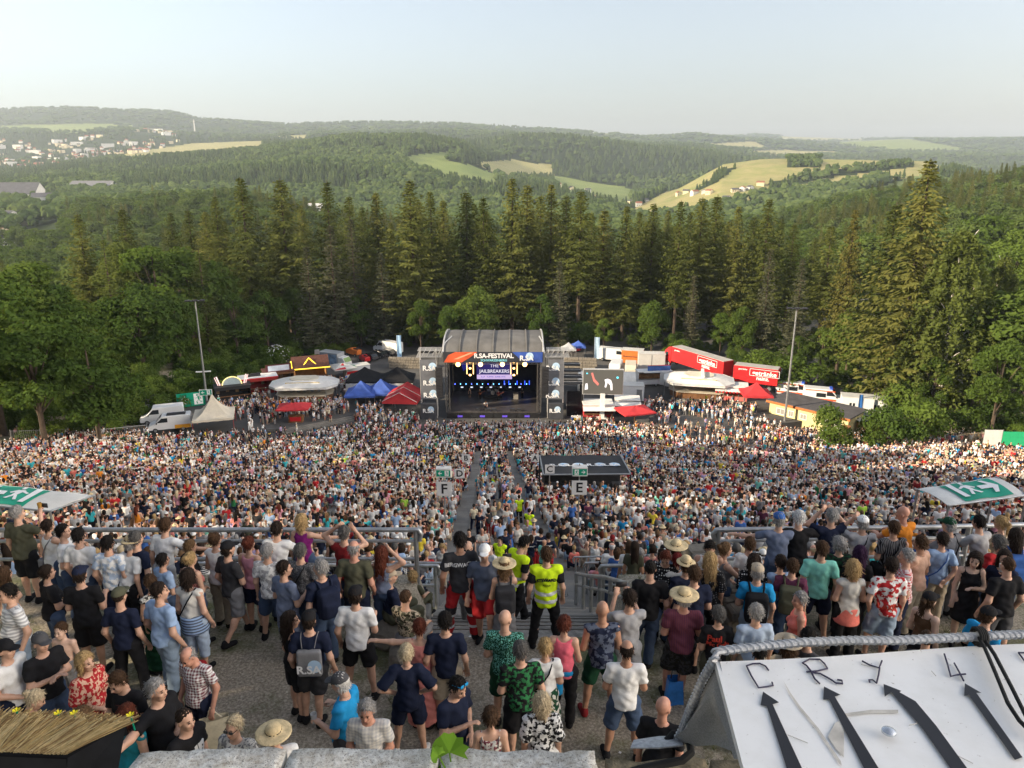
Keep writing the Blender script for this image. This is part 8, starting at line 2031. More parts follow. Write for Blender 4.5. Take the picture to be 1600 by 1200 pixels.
def spruce_trunk(H,r0=.33):
 q=MB();q.tube([(0,0,-1),(.03,0,H*.4),(-.03,.03,H*.75),(0,0,H)],[r0,r0*.7,r0*.4,.03],7);rr=random.Random(int(H*10))
 for k in range(16):
  z=H*(.06+.05*k);a=rr.uniform(0,6.28);l=rr.uniform(.8,2.0);q.tube([(0,0,z),(l*math.cos(a),l*math.sin(a),z-.2*l)],[.05,.015],4,caps=False)
 me=bpy.data.meshes.new('trunk');me.from_pydata(q.v,[],q.f);me.materials.append(m_bark);return me
def broad_crown(seed,H=18.,R=6.,nlobe=22,nleaf=9000,leaf=.40,low=.18,droop=0.0,lobe=(.22,.38)):
 r=np.random.default_rng(seed);C=[];
 for i in range(nlobe):
  for _ in range(30):
   p=r.uniform(-1,1,3)
   if np.linalg.norm(p)<1 and np.linalg.norm(p)>.35:break
  zz=(p[2]*.5+.5);w=math.sin(math.pi*min(1,max(.0,zz*.82+.16)))**.6
  C.append([p[0]*R*.75*w,p[1]*R*.75*w,H*(low+(1-low)*(.10+.78*zz)),R*r.uniform(*lobe)])
 C=np.array(C);w=C[:,3]**2;w/=w.sum();k=r.choice(nlobe,nleaf,p=w)
 d=unit(r.normal(0,1,(nleaf,3)));d[:,2]=np.where(d[:,2]<-.35,-d[:,2],d[:,2])
 rad=C[k,3]*r.uniform(.70,1.08,nleaf);rad=rad*(1+.22*np.sin(d[:,0]*7+k)*np.sin(d[:,1]*8+k*2))
 p=C[k,:3]+d*rad[:,None]*np.array([1,1,.8]);nrm=unit(d+r.normal(0,.55,(nleaf,3))+np.array([0,0,.25]))
 t1=unit(np.cross(nrm,r.normal(0,1,(nleaf,3))));t2=np.cross(nrm,t1);s_=leaf*r.uniform(.55,1.25,nleaf)[:,None]*.5
 P=np.stack([p-t1*s_*1.25,p-t2*s_*.7-np.array([0,0,droop*.3]),p+t1*s_*1.25-np.array([0,0,droop])*s_,p+t2*s_*.7],1)
 return P,C
def broad_trunk(C,H,r0=.32,m=None):
 q=MB();q.tube([(0,0,-1),(.05,0,H*.3),(-.1,.08,H*.62),(0,0,H*.86)],[r0,r0*.75,r0*.42,.04],7)
 for c in C[:12]:q.tube([(0,0,max(H*.16,c[2]*.55)),(c[0]*.5,c[1]*.5,c[2]*.82),(c[0]*.9,c[1]*.9,c[2])],[r0*.36,r0*.2,.03],5,caps=False)
 me=bpy.data.meshes.new('trunk');me.from_pydata(q.v,[],q.f);me.materials.append(m or m_bark);return me
def birch_crown(seed,H=22.,R=4.2,n=16000):
 r=np.random.default_rng(seed);S=420;out=[]
 z0=H*(.22+.75*r.random(S));a=r.uniform(0,6.28,S);k=(z0/H-.22)/.75;rr=R*(1-k)**.55*np.sqrt(r.random(S))+.15;ln=r.uniform(1.2,3.4,S)*(1-.5*k)
 i=r.integers(0,S,n);t=r.random(n);p=np.stack([rr[i]*np.cos(a[i]),rr[i]*np.sin(a[i]),z0[i]],-1);p[:,:2]*=(1+.18*t)[:,None];p[:,2]-=ln[i]*t;p+=r.normal(0,.13,(n,3))
 nrm=unit(r.normal(0,1,(n,3)));t1=unit(np.cross(nrm,r.normal(0,1,(n,3))));t1[:,2]-=.6;t1=unit(t1);t2=unit(np.cross(nrm,t1));s_=.21*r.uniform(.6,1.3,n)[:,None]
 return np.stack([p-t1*s_,p-t2*s_*.6,p+t1*s_,p+t2*s_*.6],1)
SPR=[]
for i,(R,st,dp)in enumerate(((6.4,.13,1.0),(5.6,.20,1.15),(7.0,.10,.9),(5.4,.30,1.1),(6.0,.38,1.0))):
 me=quads_mesh('crown',spruce_crown(40+i,30.,R,st,1.0,dp));me.materials.append(m_spruce);SPR.append((me,spruce_trunk(30.-i*.01),30.))
GSP=[]
for i,(R,st)in enumerate(((3.6,.05),(3.2,.08))):
 me=quads_mesh('crown',spruce_crown(60+i,20.,R,st,1.25,.35,.22));me.materials.append(m_bluespruce);GSP.append((me,spruce_trunk(20.-i*.01,.22),20.))
BRD=[]
for i,(H,R,nl,n,lf,low)in enumerate(((18.,6.2,24,11000,.42,.10),(20.,5.2,26,11000,.40,.16),(16.,7.0,26,11000,.44,.06),(22.,6.0,30,12000,.42,.22))):
 P,C=broad_crown(80+i,H,R,nl,n,lf,low);me=quads_mesh('crown',P);me.materials.append(m_leaf);BRD.append((me,broad_trunk(C,H),H))
BUS=[]
for i in range(3):
 P,C=broad_crown(95+i,4.,2.6,12,2600,.26,.02,lobe=(.3,.5));me=quads_mesh('crown',P);me.materials.append(m_leaf);BUS.append((me,broad_trunk(C,4.,.08),4.))
mb_=quads_mesh('crown',birch_crown(7));mb_.materials.append(m_birch);q=MB()
q.tube([(0,0,-1),(.1,0,7),(-.15,.1,14),(.1,0,21)],[.26,.20,.11,.02],8)
rr_=random.Random(5)
for k in range(16):
 z=5+k*.95;a=rr_.uniform(0,6.28);l=rr_.uniform(1.4,2.9)*(1-k/26);q.tube([(0,0,z),(l*.6*math.cos(a),l*.6*math.sin(a),z+1.5),(l*math.cos(a),l*math.sin(a),z+2.3)],[.08,.05,.015],5,caps=False)
bt=bpy.data.meshes.new('trunk');bt.from_pydata(q.v,[],q.f);bt.materials.append(m_birchbark);BIR=[(mb_,bt,22.)]
P_,C_=broad_crown(130,18.,3.9,24,9000,.34,.12,lobe=(.24,.36));mlar=quads_mesh('crown',spruce_crown(131,22.,3.6,.18,1.2,.6,.2));mlar.materials.append(m_birch);LAR=[(mlar,spruce_trunk(22.3),22.)]
NT=0
def tree(kind,u,v,y,label,group=None,name=None,wide=1.0,mat_=None,i=None,base=None):
 """crown tip seen at (u, v), trunk y metres away"""
 global NT
 top=at_y(u,v,y);g=base if base is not None else(ground(top.x,y)if y<215 else float(far_z(np.array([top.x]),np.array([y]))[0]))
 h=top.z-g
 src=kind[(NT if i is None else i)%len(kind)];NT+=1
 nm=name or('spruce_tree' if kind is SPR else 'grey_spruce' if kind is GSP else 'birch_tree' if kind is BIR else 'larch_tree' if kind is LAR else 'bush' if kind is BUS else 'broadleaf_tree')
 t=thing(nm,label,'bush' if kind is BUS else 'tree',(top.x,y,g),(NT*2.4)%6.28,group);k=h/src[2]
 kw=(max(k,.75)if h<src[2]else k)*(1.05+.5*((NT*37)%100)/100)if kind is SPR else k
 for me,pn in((src[1],'trunk'),(src[0],'crown')):
  o=bpy.data.objects.new(pn,me);COL.objects.link(o);o.parent=t;o.scale=(kw*wide,kw*wide,k)
  if pn=='crown' and mat_ is not None:o.material_slots[0].link='OBJECT';o.material_slots[0].material=mat_
 return t
m_brownspruce=leaf_mat('dry spruce needles',[(.05,(.06,.062,.018)),(.5,(.115,.108,.030)),(.95,(.17,.155,.045))],.2)
m_yelleaf=leaf_mat('bright spring leaves',[(.05,(.07,.12,.022)),(.5,(.11,.17,.032)),(.95,(.16,.22,.05))],.4)  # yellow-green leaf colour, brighter than the broad leaves
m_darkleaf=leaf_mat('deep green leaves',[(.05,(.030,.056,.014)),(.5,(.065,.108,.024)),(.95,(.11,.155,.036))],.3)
FRONT=[(120,332,150),(190,326,160),(335,306,172),(375,276,164),(437,279,166),(510,281,168),(587,300,172),(640,281,166),(672,298,176),(728,299,172),(755,306,168),(800,277,168),(824,288,176),(862,286,172),(908,297,166),(945,326,172),(980,321,168),(1022,317,174),(1065,313,166),(1098,308,170),(1122,304,176),(1155,321,168),(1203,310,166),(1242,350,176)]
ORD='first second third fourth fifth sixth seventh eighth ninth tenth eleventh twelfth thirteenth fourteenth fifteenth'.split()
for k,(u,v,y)in enumerate(FRONT):
 if u<320:lb='tall spruce above the broadleaf trees on the left, %s'%('nearer the edge' if u<150 else 'next to the round bright crown')
 elif u<700:lb='%s tall spruce from the left lamp mast, in the front row left of the stage'%ORD[k-2]
 elif u<850:lb='%s tall spruce from the left in the front row right above the stage roof'%ORD[k-9]
 else:lb='%s tall spruce right of the stage roof in the front row'%ORD[k-13]
 tree(SPR,u,v,y,lb,'front row of spruces behind the stage')
TENS=('','','twenty','thirty','forty')
NTH=ORD+'sixteenth seventeenth eighteenth nineteenth twentieth'.split()+[TENS[k//10]+('-'+ORD[k%10-1]if k%10 else '')for k in range(21,45)]
NTH[29]='thirtieth'
BACK=((265,331,196),(293,327,190),(320,330,186),(402,318,190),(470,320,188),(545,306,190),(565,322,196),(612,322,190),(655,312,196),(692,312,186),(742,318,192),(780,299,190),(845,305,190),(885,305,194),(925,330,188),(962,335,194),(1000,330,190),(1045,328,194),(1080,330,190),(1135,325,190),(1180,338,190),(1222,340,192),(1275,370,190),(480,350,180),(760,330,184),(1010,345,184),(1140,345,182),(905,335,182),(610,345,180),(350,345,182),(430,350,180),(700,345,182),(830,345,182),(1060,350,182))
BACK=[b_ for i,b_ in enumerate(BACK)if i%4!=3]
for j,(u,v,y)in enumerate(BACK):
 tree(SPR,u,v,y,'dark spruce of the crowded back rows, %s from the left'%NTH[sorted(BACK).index((u,v,y))],'back rows of spruces')
tree(SPR,1455,248,119,'tallest spruce of all, bright olive, on the right above the white office container',wide=.92,i=2)
tree(SPR,1338,326,140,'brownish thin spruce left of the tallest spruce',mat_=m_brownspruce,i=1,wide=.75);tree(SPR,1402,315,132,'spruce half hidden behind the tallest spruce',i=0);tree(SPR,1300,352,158,'dark spruce between grey spruce and brownish spruce',i=3)
tree(BIR,1510,352,112,'birch with white trunk right of the tallest spruce',wide=1.25);tree(BIR,1575,395,120,'slim birch near the right edge behind the white trunk birch')
tree(GSP,875,408,158,'small pale grey spruce just right of the stage roof');tree(GSP,1205,388,152,'grey spruce left of the right lamp mast');tree(GSP,1255,404,147,'grey spruce right behind the lamp mast');tree(GSP,515,352,160,'tall grey spruce with dead lower boughs left of the stage',wide=1.3);tree(GSP,548,342,164,'grey spruce close to the dead boughed one left of the stage');tree(GSP,478,385,156,'grey spruce behind the wooden hut',wide=1.2);tree(GSP,595,395,160,'short grey spruce behind the black pavilion tents',wide=1.2);tree(GSP,1085,430,156,'short grey spruce behind the red lorry')
tree(LAR,310,392,146,'feathery larch behind the left lamp mast',wide=1.3);tree(LAR,160,372,140,'feathery larch above the dark beech on the left');tree(LAR,1450,380,128,'light feathery larch between tall spruce and birch',mat_=m_birch,wide=1.3)
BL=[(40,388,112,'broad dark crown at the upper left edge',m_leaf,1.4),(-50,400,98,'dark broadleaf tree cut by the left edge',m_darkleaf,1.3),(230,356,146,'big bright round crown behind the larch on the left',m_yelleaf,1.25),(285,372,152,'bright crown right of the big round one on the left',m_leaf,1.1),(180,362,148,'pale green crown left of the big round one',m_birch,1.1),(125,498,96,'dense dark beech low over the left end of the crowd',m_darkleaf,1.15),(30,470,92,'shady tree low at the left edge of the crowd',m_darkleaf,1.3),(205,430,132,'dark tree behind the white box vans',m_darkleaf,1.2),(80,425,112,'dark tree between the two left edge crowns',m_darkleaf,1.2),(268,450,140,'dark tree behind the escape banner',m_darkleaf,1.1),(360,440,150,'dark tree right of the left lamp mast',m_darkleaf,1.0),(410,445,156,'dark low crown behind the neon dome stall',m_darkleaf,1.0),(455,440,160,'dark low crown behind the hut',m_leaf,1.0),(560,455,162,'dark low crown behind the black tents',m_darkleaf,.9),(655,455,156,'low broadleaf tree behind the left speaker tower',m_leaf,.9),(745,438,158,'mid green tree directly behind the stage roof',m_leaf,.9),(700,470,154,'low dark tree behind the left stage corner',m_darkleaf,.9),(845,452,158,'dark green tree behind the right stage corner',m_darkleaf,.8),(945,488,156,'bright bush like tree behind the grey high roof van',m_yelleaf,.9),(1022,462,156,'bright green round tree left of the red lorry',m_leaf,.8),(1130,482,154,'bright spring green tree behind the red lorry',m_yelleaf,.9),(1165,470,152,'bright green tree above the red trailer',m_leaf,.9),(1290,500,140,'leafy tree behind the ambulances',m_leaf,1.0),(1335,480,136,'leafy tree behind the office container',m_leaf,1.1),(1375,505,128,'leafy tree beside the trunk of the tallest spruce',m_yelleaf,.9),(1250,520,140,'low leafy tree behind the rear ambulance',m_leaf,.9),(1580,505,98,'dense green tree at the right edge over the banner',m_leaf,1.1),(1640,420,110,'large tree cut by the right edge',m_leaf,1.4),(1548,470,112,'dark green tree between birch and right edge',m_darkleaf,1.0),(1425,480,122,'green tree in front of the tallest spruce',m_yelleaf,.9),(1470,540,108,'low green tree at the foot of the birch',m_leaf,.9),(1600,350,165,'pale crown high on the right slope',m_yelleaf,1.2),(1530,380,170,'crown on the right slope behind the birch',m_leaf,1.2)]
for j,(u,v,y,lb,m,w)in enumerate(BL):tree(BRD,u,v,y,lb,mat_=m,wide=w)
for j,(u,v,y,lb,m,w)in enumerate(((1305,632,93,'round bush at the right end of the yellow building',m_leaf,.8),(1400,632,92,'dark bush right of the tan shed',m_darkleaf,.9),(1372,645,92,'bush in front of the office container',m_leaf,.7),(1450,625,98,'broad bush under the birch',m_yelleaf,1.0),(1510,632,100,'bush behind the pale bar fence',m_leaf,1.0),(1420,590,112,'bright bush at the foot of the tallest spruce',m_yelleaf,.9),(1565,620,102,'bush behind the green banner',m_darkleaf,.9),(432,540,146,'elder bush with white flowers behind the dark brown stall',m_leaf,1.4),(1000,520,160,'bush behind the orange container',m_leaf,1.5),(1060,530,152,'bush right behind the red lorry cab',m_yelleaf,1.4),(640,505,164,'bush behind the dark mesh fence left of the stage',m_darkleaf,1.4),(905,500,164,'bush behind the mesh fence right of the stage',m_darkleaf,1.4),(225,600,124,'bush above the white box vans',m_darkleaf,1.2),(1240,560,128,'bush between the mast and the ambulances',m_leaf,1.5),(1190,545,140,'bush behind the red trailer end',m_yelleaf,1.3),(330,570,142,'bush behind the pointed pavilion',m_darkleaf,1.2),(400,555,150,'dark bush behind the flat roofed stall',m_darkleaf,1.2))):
 t=tree(BUS,u,v,y,lb,mat_=m,wide=w)
 if 'white flowers' in lb:
  r=np.random.default_rng(3);n=160;d=unit(r.normal(0,1,(n,3)));p=np.array([0,0,2.4])+d*np.array([2.6,2.6,2.2])*r.uniform(.8,1.0,(n,1));a_=unit(np.cross(d,r.normal(0,1,(n,3))))*.16;b_=unit(np.cross(d,a_))*.16
  tag(link('blossoms',quads_mesh('blossoms',np.stack([p-a_,p-b_,p+a_,p+b_],1)),m_white,t),kind='stuff')
for j,(x,y,h)in enumerate(((-15,-6,19),(-22,5,21),(-26,13,22),(-17,-13,20),(-33,22,24),(-39,33,26),(-50,43,28),(-28,-4,22),(-60,54,29),(-68,66,29),(-25,-22,20),(-76,78,28),(-38,14,25),(-48,30,27))):  # trees out of view, added to shade the upper ground and left seats
 g=ground(x,y);src=BRD[j%4];t=thing('broadleaf_tree','unseen broadleaf tree added for shade left of the seats, %s uphill from the dark beech'%ORD[13-j],'tree',(x,y,g),j*1.3,'unseen shade trees on the left')
 for me,pn in((src[1],'trunk'),(src[0],'crown')):
  o=bpy.data.objects.new(pn,me);COL.objects.link(o);o.parent=t;k=h/src[2];o.scale=(k*1.25,k*1.25,k)
r=np.random.default_rng(11);n=9000;tt_=r.uniform(-.85,.85,n);yq=212*(680/212)**r.random(n);xq=tt_*yq;zq=far_z(xq,yq);u_,v_=pix_np(xq,yq,zq)
ok=v_<520
for pl,a,b_ in TOWN:ok&=~(inpoly(u_,v_,pl)&(yq>a)&(yq<b_))|(r.random(n)<.12)
ok&=(r.random(n)<np.clip(yq/420,.3,1))&~((u_<105)&(v_>283)&(v_<430)&(r.random(n)<.85))
ok&=~((np.abs(xq/yq)<.42)&(yq<240)&(r.random(n)<.3))
xq,yq,zq=xq[ok],yq[ok],zq[ok];n=len(xq);con=vnoise(xq/60,yq/60+9)+r.uniform(-.2,.2,n)>.86
m_slope=leaf_mat('slope leaves',[(.05,(.05,.08,.024)),(.5,(.095,.135,.038)),(.95,(.145,.18,.056))],.3)
srcs=[source('slope_spruce',SPR[i][0].copy(),m_spruce)for i in(0,1)]
lowb=[]
for i in range(4):
 P,C=broad_crown(150+i,1.,.42,18,1500,.055,.08);lowb.append(source('slope_broadleaf',quads_mesh('slope_broadleaf',P),(m_leaf,m_slope,m_slope,m_leaf)[i]))
h=np.where(con,r.uniform(16,24,n),r.uniform(12,19,n));k=np.where(con,h/30.,h)
tag(instance_group('wooded_slopes',srcs+lowb,np.stack([xq,yq,zq-.4],-1),np.stack([k*r.uniform(.9,1.2,n),k*r.uniform(.9,1.2,n),k],-1),np.stack([np.zeros(n),np.zeros(n),r.uniform(0,6.28,n)],-1),np.where(con,r.integers(0,2,n),r.integers(2,6,n)),label='mixed woods on the slopes just beyond the spruces',cat='woods'),kind='stuff')
print('slope trees',n,'named trees',NT,time.time()-T0)
r=np.random.default_rng(12);n=4200;xq=r.uniform(-135,135,n);yq=r.uniform(96,205,n);ok=(yq>160+r.uniform(0,4,n))|((yq>97)&(xq<-58+(yq-106)*.45))|((yq>104)&(xq>39+(150-yq)*.85))|(np.abs(xq)>68)|((xq<-.57*yq)&(yq>97));xq,yq=xq[ok],yq[ok];n=len(xq)
usrc=[source('undergrowth_clump',BUS[i][0].copy(),m)for i,m in enumerate((m_darkleaf,m_leaf,m_yelleaf))]
k=r.uniform(.25,.7,n)*np.where(xq<-44,1.5,1.0)
instance_group('undergrowth',usrc,np.stack([xq,yq,ground_np(xq,yq)-.2],-1),np.stack([k,k,k],-1),np.stack([np.zeros(n),np.zeros(n),r.uniform(0,6.28,n)],-1),r.choice(3,n,p=(.55,.35,.1)),label='low leafy undergrowth along the wood edge',cat='undergrowth')
# houses
def house(name,label,p,w,d,h,rz,mw,mr,group=None,detail=True,roof=.5,nwin=(4,2)):
 t=thing(name,label,'house',p,rz,group)
 q=MB();q.box((0,0,h/2-2),(w,d,h+4));q.build('wall',mw,t)
 rh=d*roof*.5
 q=MB();q.prism([(-d/2-.5,h-.1),(0,h+rh),(d/2+.5,h-.1),(d/2+.5,h+.15),(0,h+rh+.3),(-d/2-.5,h+.15)],-w/2-.4,w/2+.4,axis='x');q.build('roof',mr,t)
 q=MB();q.prism([(-d/2,h),(0,h+rh-.05),(d/2,h)],-w/2+.02,w/2-.02,axis='x');q.build('gable',mw,t)
 if detail:
  for fl in range(nwin[1]):
   for i in range(nwin[0]):
    q=MB();q.box((-w/2+(i+.5)*w/nwin[0],-d/2-.02,1.5+fl*2.8),(w/nwin[0]*.42,.08,1.3));q.build('window',m_glass,t)
  for i in range(2):q=MB();q.box((-w/2-.02,-d/4+i*d/2,1.5),(.08,1.0,1.3));q.build('window',m_glass,t)
  q=MB();q.box((w*.2,.4,h+rh*.9),(.7,.7,1.8));q.build('chimney',mat('chimney brick',(.25,.11,.07),.9,.2),t)
 return t
m_hw=mat('house white',(.55,.54,.51),.8,.08,.2);m_hc=mat('house cream',(.58,.50,.34),.8,.08,.2);m_slate=mat('slate roof',(.085,.085,.095),.8,.25,.3);m_tile=mat('tile roof',(.26,.10,.06),.8,.25,.3)
def fz(x,y):return float(far_z(np.array([x]),np.array([y]))[0])
def far_house(u,v,name,label,wpx,hpx,rz,mw,mr,ymin=300,**kw):
 dx,dz=ray(u,v);ys=np.linspace(ymin,1600,2600);zz=far_z(dx*ys,ys);f=CAMZ+dz*ys-zz;y=ys[int(np.argmax(f<=0))]if(f<=0).any()else 620
 p=Vector((dx*y,y,fz(dx*y,y)));k=y/FPX*1.05;return house(name,label,p,wpx*k,max(7,wpx*k*.7)if wpx<60 else 14,hpx*k,rz,mw,mr,**kw)
far_house(36,318,'long_house','long white house with big dark roof among the trees on the left',55,14,.1,m_hw,m_slate,roof=.8);far_house(72,324,'white_house','white house with three storeys right of the long dark roof',30,15,.4,m_hw,m_slate,nwin=(3,3));far_house(12,348,'white_house','white house with slate roof at the left edge',30,12,-.3,m_hw,m_slate);far_house(28,325,'small_house','small white house left of the three storey one',18,8,.8,m_hw,m_slate);far_house(10,384,'white_house','gabled white house lowest on the left above the dark crown',26,12,.9,m_hw,m_slate)
far_house(148,303,'large_hall','long pale hall with grey roof behind the left knoll',58,8,0,m_hw,mat('grey roof',(.16,.16,.17),.8,.1),ymin=500,nwin=(10,1));far_house(475,345,'white_block','bright white flat topped block between the left spruces',54,22,.15,m_hw,m_hw,ymin=300,roof=.12,nwin=(8,4))
for i,(u,v)in enumerate(((-4,322),(14,312),(50,333),(88,318),(62,342),(40,352),(100,334),(4,366),(34,372))):far_house(u,v,'valley_house','small pale %s roofed house among the left valley trees, %s from the left'%(('slate','red')[i%2],ORD[sorted((-4,14,50,88,62,40,100,4,34)).index(u)]),12+i%4,7,i*.8,(m_hw,m_hc)[i%2],(m_slate,m_tile)[i%2],group='houses among the left valley trees',nwin=(3,2))
VALLEY=[(855,296),(872,292),(893,297),(905,303),(918,300),(930,312),(985,318),(998,322),(1008,316),(1060,306),(1072,302),(1085,304),(1100,302),(1108,303),(1148,300),(1160,298),(1172,296),(1188,290),(745,340),(760,335),(1135,312)]
for i,(u,v)in enumerate(VALLEY):
 far_house(u,v,'valley_house','small %s house of the valley settlement, %s from the left'%(('slate roofed white','red roofed cream','slate roofed','red roofed white')[i%4],NTH[sorted(VALLEY).index((u,v))]),6.5+2*(i%3),3.6+(i%2),i*.9,(m_hw,m_hc,m_hc,m_hw)[i%4],(m_slate,m_tile)[i%2],ymin=700,group='houses of the valley settlement',nwin=(3,1))
r=np.random.default_rng(21);pl,a,b_=TOWN[0];cnt=0;sh={}
for _ in range(6000):
 if cnt>=250:break
 y=r.uniform(1950,3900);x=y*r.uniform(-.70,-.42);z=fz(x,y);u,v,_d=pix((x,y,z))
 if not inpoly(np.array([u]),np.array([v]),pl)[0]or u<-10:continue
 if vnoise(np.array([x/190]),np.array([y/190]))[0]<.30:continue
 k=int(r.integers(0,6))
 if k not in sh:
  q=MB();w,d,h=((11,8,6),(14,9,7),(9,9,5),(40,11,12),(22,10,9),(12,8,6))[k];q.box((0,0,h/2-2),(w,d,h+4),0);rh=4 if k not in(3,4)else.8
  q.prism([(-d/2-.4,h),(0,h+rh),(d/2+.4,h)],-w/2-.3,w/2+.3,1,axis='x');o=q.build('town_house',[m_hw if k%2 else m_hc,(m_slate,m_tile,m_tile,m_slate,m_slate,m_tile)[k]]);sh[k]=o.data
  for fl in range(int(h//3)):
   pass
  tag(o,'tiny pale house of the far town on the left slope','house','houses of the far town');o.location=(x,y,z);o.rotation_euler=(0,0,r.uniform(0,3.1));cnt+=1;continue
 o=bpy.data.objects.new('town_house',sh[k]);COL.objects.link(o);o.location=(x,y,z+.5);o.rotation_euler=(0,0,r.uniform(0,3.1));tag(o,'tiny pale house of the far town on the left slope','house','houses of the far town');cnt+=1
print('town',cnt)
def far_tower(u,v0,v1,y,r0,label,m,cap):
 a=at_y(u,v0,y);b_=at_y(u,v1,y);t=thing('tower' if cap else 'radio_mast',label,'tower' if cap else 'mast',a);h=b_.z-a.z
 q=MB();q.tube([(0,0,-10),(0,0,h)],[r0,r0*.8],8);q.build('shaft',m,t)
 if cap:q=MB();q.lathe([(r0*1.2,h-6),(r0*1.5,h-3),(r0*1.5,h),(.2,h+4)],10);q.build('lookout',m,t)
far_tower(105,170,165,5450,9,'stubby lookout tower on the far left skyline',mat('far stone',(.12,.11,.10),.9),True);far_tower(49,170,161,5450,2.0,'thin radio mast on the far left skyline',m_grey,False);far_tower(304,201,187,3300,3.0,'white chimney like mast above the far town',m_hw,False)
print('trees done',time.time()-T0)
# the audience
PAL=[('white',30),('offwhite',8),('lightgrey',7),('black',15),('charcoal',6),('navy',11),('grey',5),('lightblue',5),('blue',3),('brightblue',2),('teal',2),('turquoise',3),('mint',1.5),('red',4.5),('darkred',2),('pink',3),('rosy',2),('coral',1),('orange',1.4),('yellow',1.2),('green',1.2),('lime',.5),('beige',4),('cream',3),('plum',1),('lilac',2),('olive',1.5)]
PN=[p[0]for p in PAL];PW=np.array([p[1]for p in PAL],float);PW/=PW.sum()
HP=[('brown',22),('dark',24),('black',12),('lightbrown',11),('blonde',8),('paleblonde',4),('grey',11),('darkgrey',9),('white',4),('redbrown',5)]
HN=[p[0]for p in HP];HW=np.array([p[1]for p in HP],float);HW/=HW.sum()
BP=['denim','navy','black','beige','lightdenim','grey','white','charcoal','olive']
r=np.random.default_rng(77)
EX=[]
for o in list(bpy.data.objects):
 if o.parent is None and o.get('category')and o.location.y>24 and o.location.y<200 and o.get('category')not in('tree','bush','sign','railing','lamp mast','flag','fence','house','person'):
  bpy.context.view_layer.update()if not EX else None
  lo=np.array([1e9,1e9]);hi=-lo
  for c in o.children_recursive:
   if c.type=='MESH':
    for b_ in c.bound_box:
     w=o.matrix_world@c.matrix_local@Vector(b_)if c.parent==o else c.matrix_world@Vector(b_)
     lo=np.minimum(lo,w[:2]);hi=np.maximum(hi,w[:2])
  if hi[0]>lo[0]:EX.append((lo[0]-.1,hi[0]+.1,lo[1]-.1,hi[1]+.1))
def free(x,y):
 ok=np.ones(len(x),bool)
 for a,b_,c,d in EX:ok&=~((x>a)&(x<b_)&(y>c)&(y<d))
 return ok
SX,SYY,SZZ,SSIT,SROT,SROW=[],[],[],[],[],[]
k0=-4
for k in range(k0,int(round((S1-S0)/ROW))):
 s=S0+(k+.40)*ROW
 for side in(-1,1):
  lim=min(60,.78*s+4);x=AW+.35+r.uniform(0,.2)
  while x<lim:
   x+=.54*r.uniform(.88,1.25)
   if r.random()<.05:x+=r.uniform(.3,1.2)
   if s>70 and r.random()<.04:x+=r.uniform(.5,2.5)
   X=aisle_x(s)+side*x;Y=y_of_s(s,X)+r.uniform(-.10,.10)
   if float(vnoise(np.array([X/5.0+40]),np.array([Y/3.5]))[0])>.70 and r.random()<.6:continue
   if k in(27,28,50,51)and abs(X)>16 and r.random()<.85:continue
   if abs(X)>30 and s>86 and r.random()<.35:continue
   Z=stepz(X,Y)if k>=0 else ground(X,Y)
   sit=r.random()<(.90 if 0<=k<60 else.62)and k>=0
   SX.append(X);SYY.append(Y);SZZ.append(Z);SSIT.append(sit);SROT.append(math.atan2(X+3,113-Y)*.9+r.normal(0,.16));SROW.append(k)
def fill(poly,dens,y0=97.0,sp=.66,rot=None):
 poly=PL(poly)if isinstance(poly,str)else poly
 gx,gy=np.meshgrid(np.arange(-75,80,sp),np.arange(y0,165,sp));gx=gx.ravel()+r.uniform(-.26,.26,gx.size);gy=gy.ravel()+r.uniform(-.26,.26,gy.size)
 u,v=pix_np(gx,gy,ground_np(gx,gy));ok=inpoly(u,v,poly)&(r.random(gx.size)<dens);gx,gy=gx[ok],gy[ok]
 for x,y in zip(gx,gy):
  SX.append(x);SYY.append(y);SZZ.append(ground(x,y)+yard_h(x,y));SSIT.append(False);SROT.append(r.normal(math.atan2(x+3,113-y)*.8 if y<112 else 0,.35 if rot is None else rot));SROW.append(200)
for X in np.arange(-.4,6.2,.5):
 SX.append(X+1.6+r.uniform(-.1,.1));SYY.append(48.9+r.uniform(-.2,.2));SZZ.append(stepz(X+1.6,49.));SSIT.append(False);SROT.append(r.normal(0,.3));SROW.append(200)
for i in range(110):
 yy_=17+76*r.random()**.8;SX.append(aisle_x(yy_)+r.uniform(-1.5,1.5));SYY.append(yy_);SZZ.append(float(np.interp(yy_,PROF_S,PROF_Z)));SSIT.append(False);SROT.append(r.choice([0,3.1])+r.normal(0,.4));SROW.append(200)
fill('560,674 650,672 880,672 1000,674 1070,692 1110,720 400,720 440,694',.88,97.4)
fill('300,690 430,690 560,650 540,620 500,600 430,600 330,640',.16,rot=2.0);fill('400,646 548,630 536,654 420,674',.70,rot=1.0);fill('380,604 520,592 526,618 390,632',.5,rot=1.5);fill('330,632 420,615 430,646 350,668',.45,rot=2.0);fill('200,696 330,684 450,690 450,716 200,716',.5)
fill('556,640 655,640 655,668 556,668',.75,rot=1.5);fill('490,600 545,585 555,620 500,620',.5,rot=2);fill('890,662 1060,662 1060,690 900,682',.33,rot=1.2);fill('990,642 1050,622 1100,626 1190,646 1170,668 1060,654',.55,rot=1.6);fill('1000,684 1180,664 1300,704 1200,724 1050,720',.30,rot=1.4);fill('1180,684 1600,694 1600,712 1200,716',.75,rot=.6);fill('0,684 235,684 235,712 0,712',.75,rot=.6);fill('985,660 1045,652 1050,668 1000,676',.5,rot=1.5);fill('1060,598 1180,628 1170,642 1040,616',.35,rot=1.5)
SX,SYY,SZZ,SSIT,SROT,SROW=map(np.array,(SX,SYY,SZZ,SSIT,SROT,SROW))
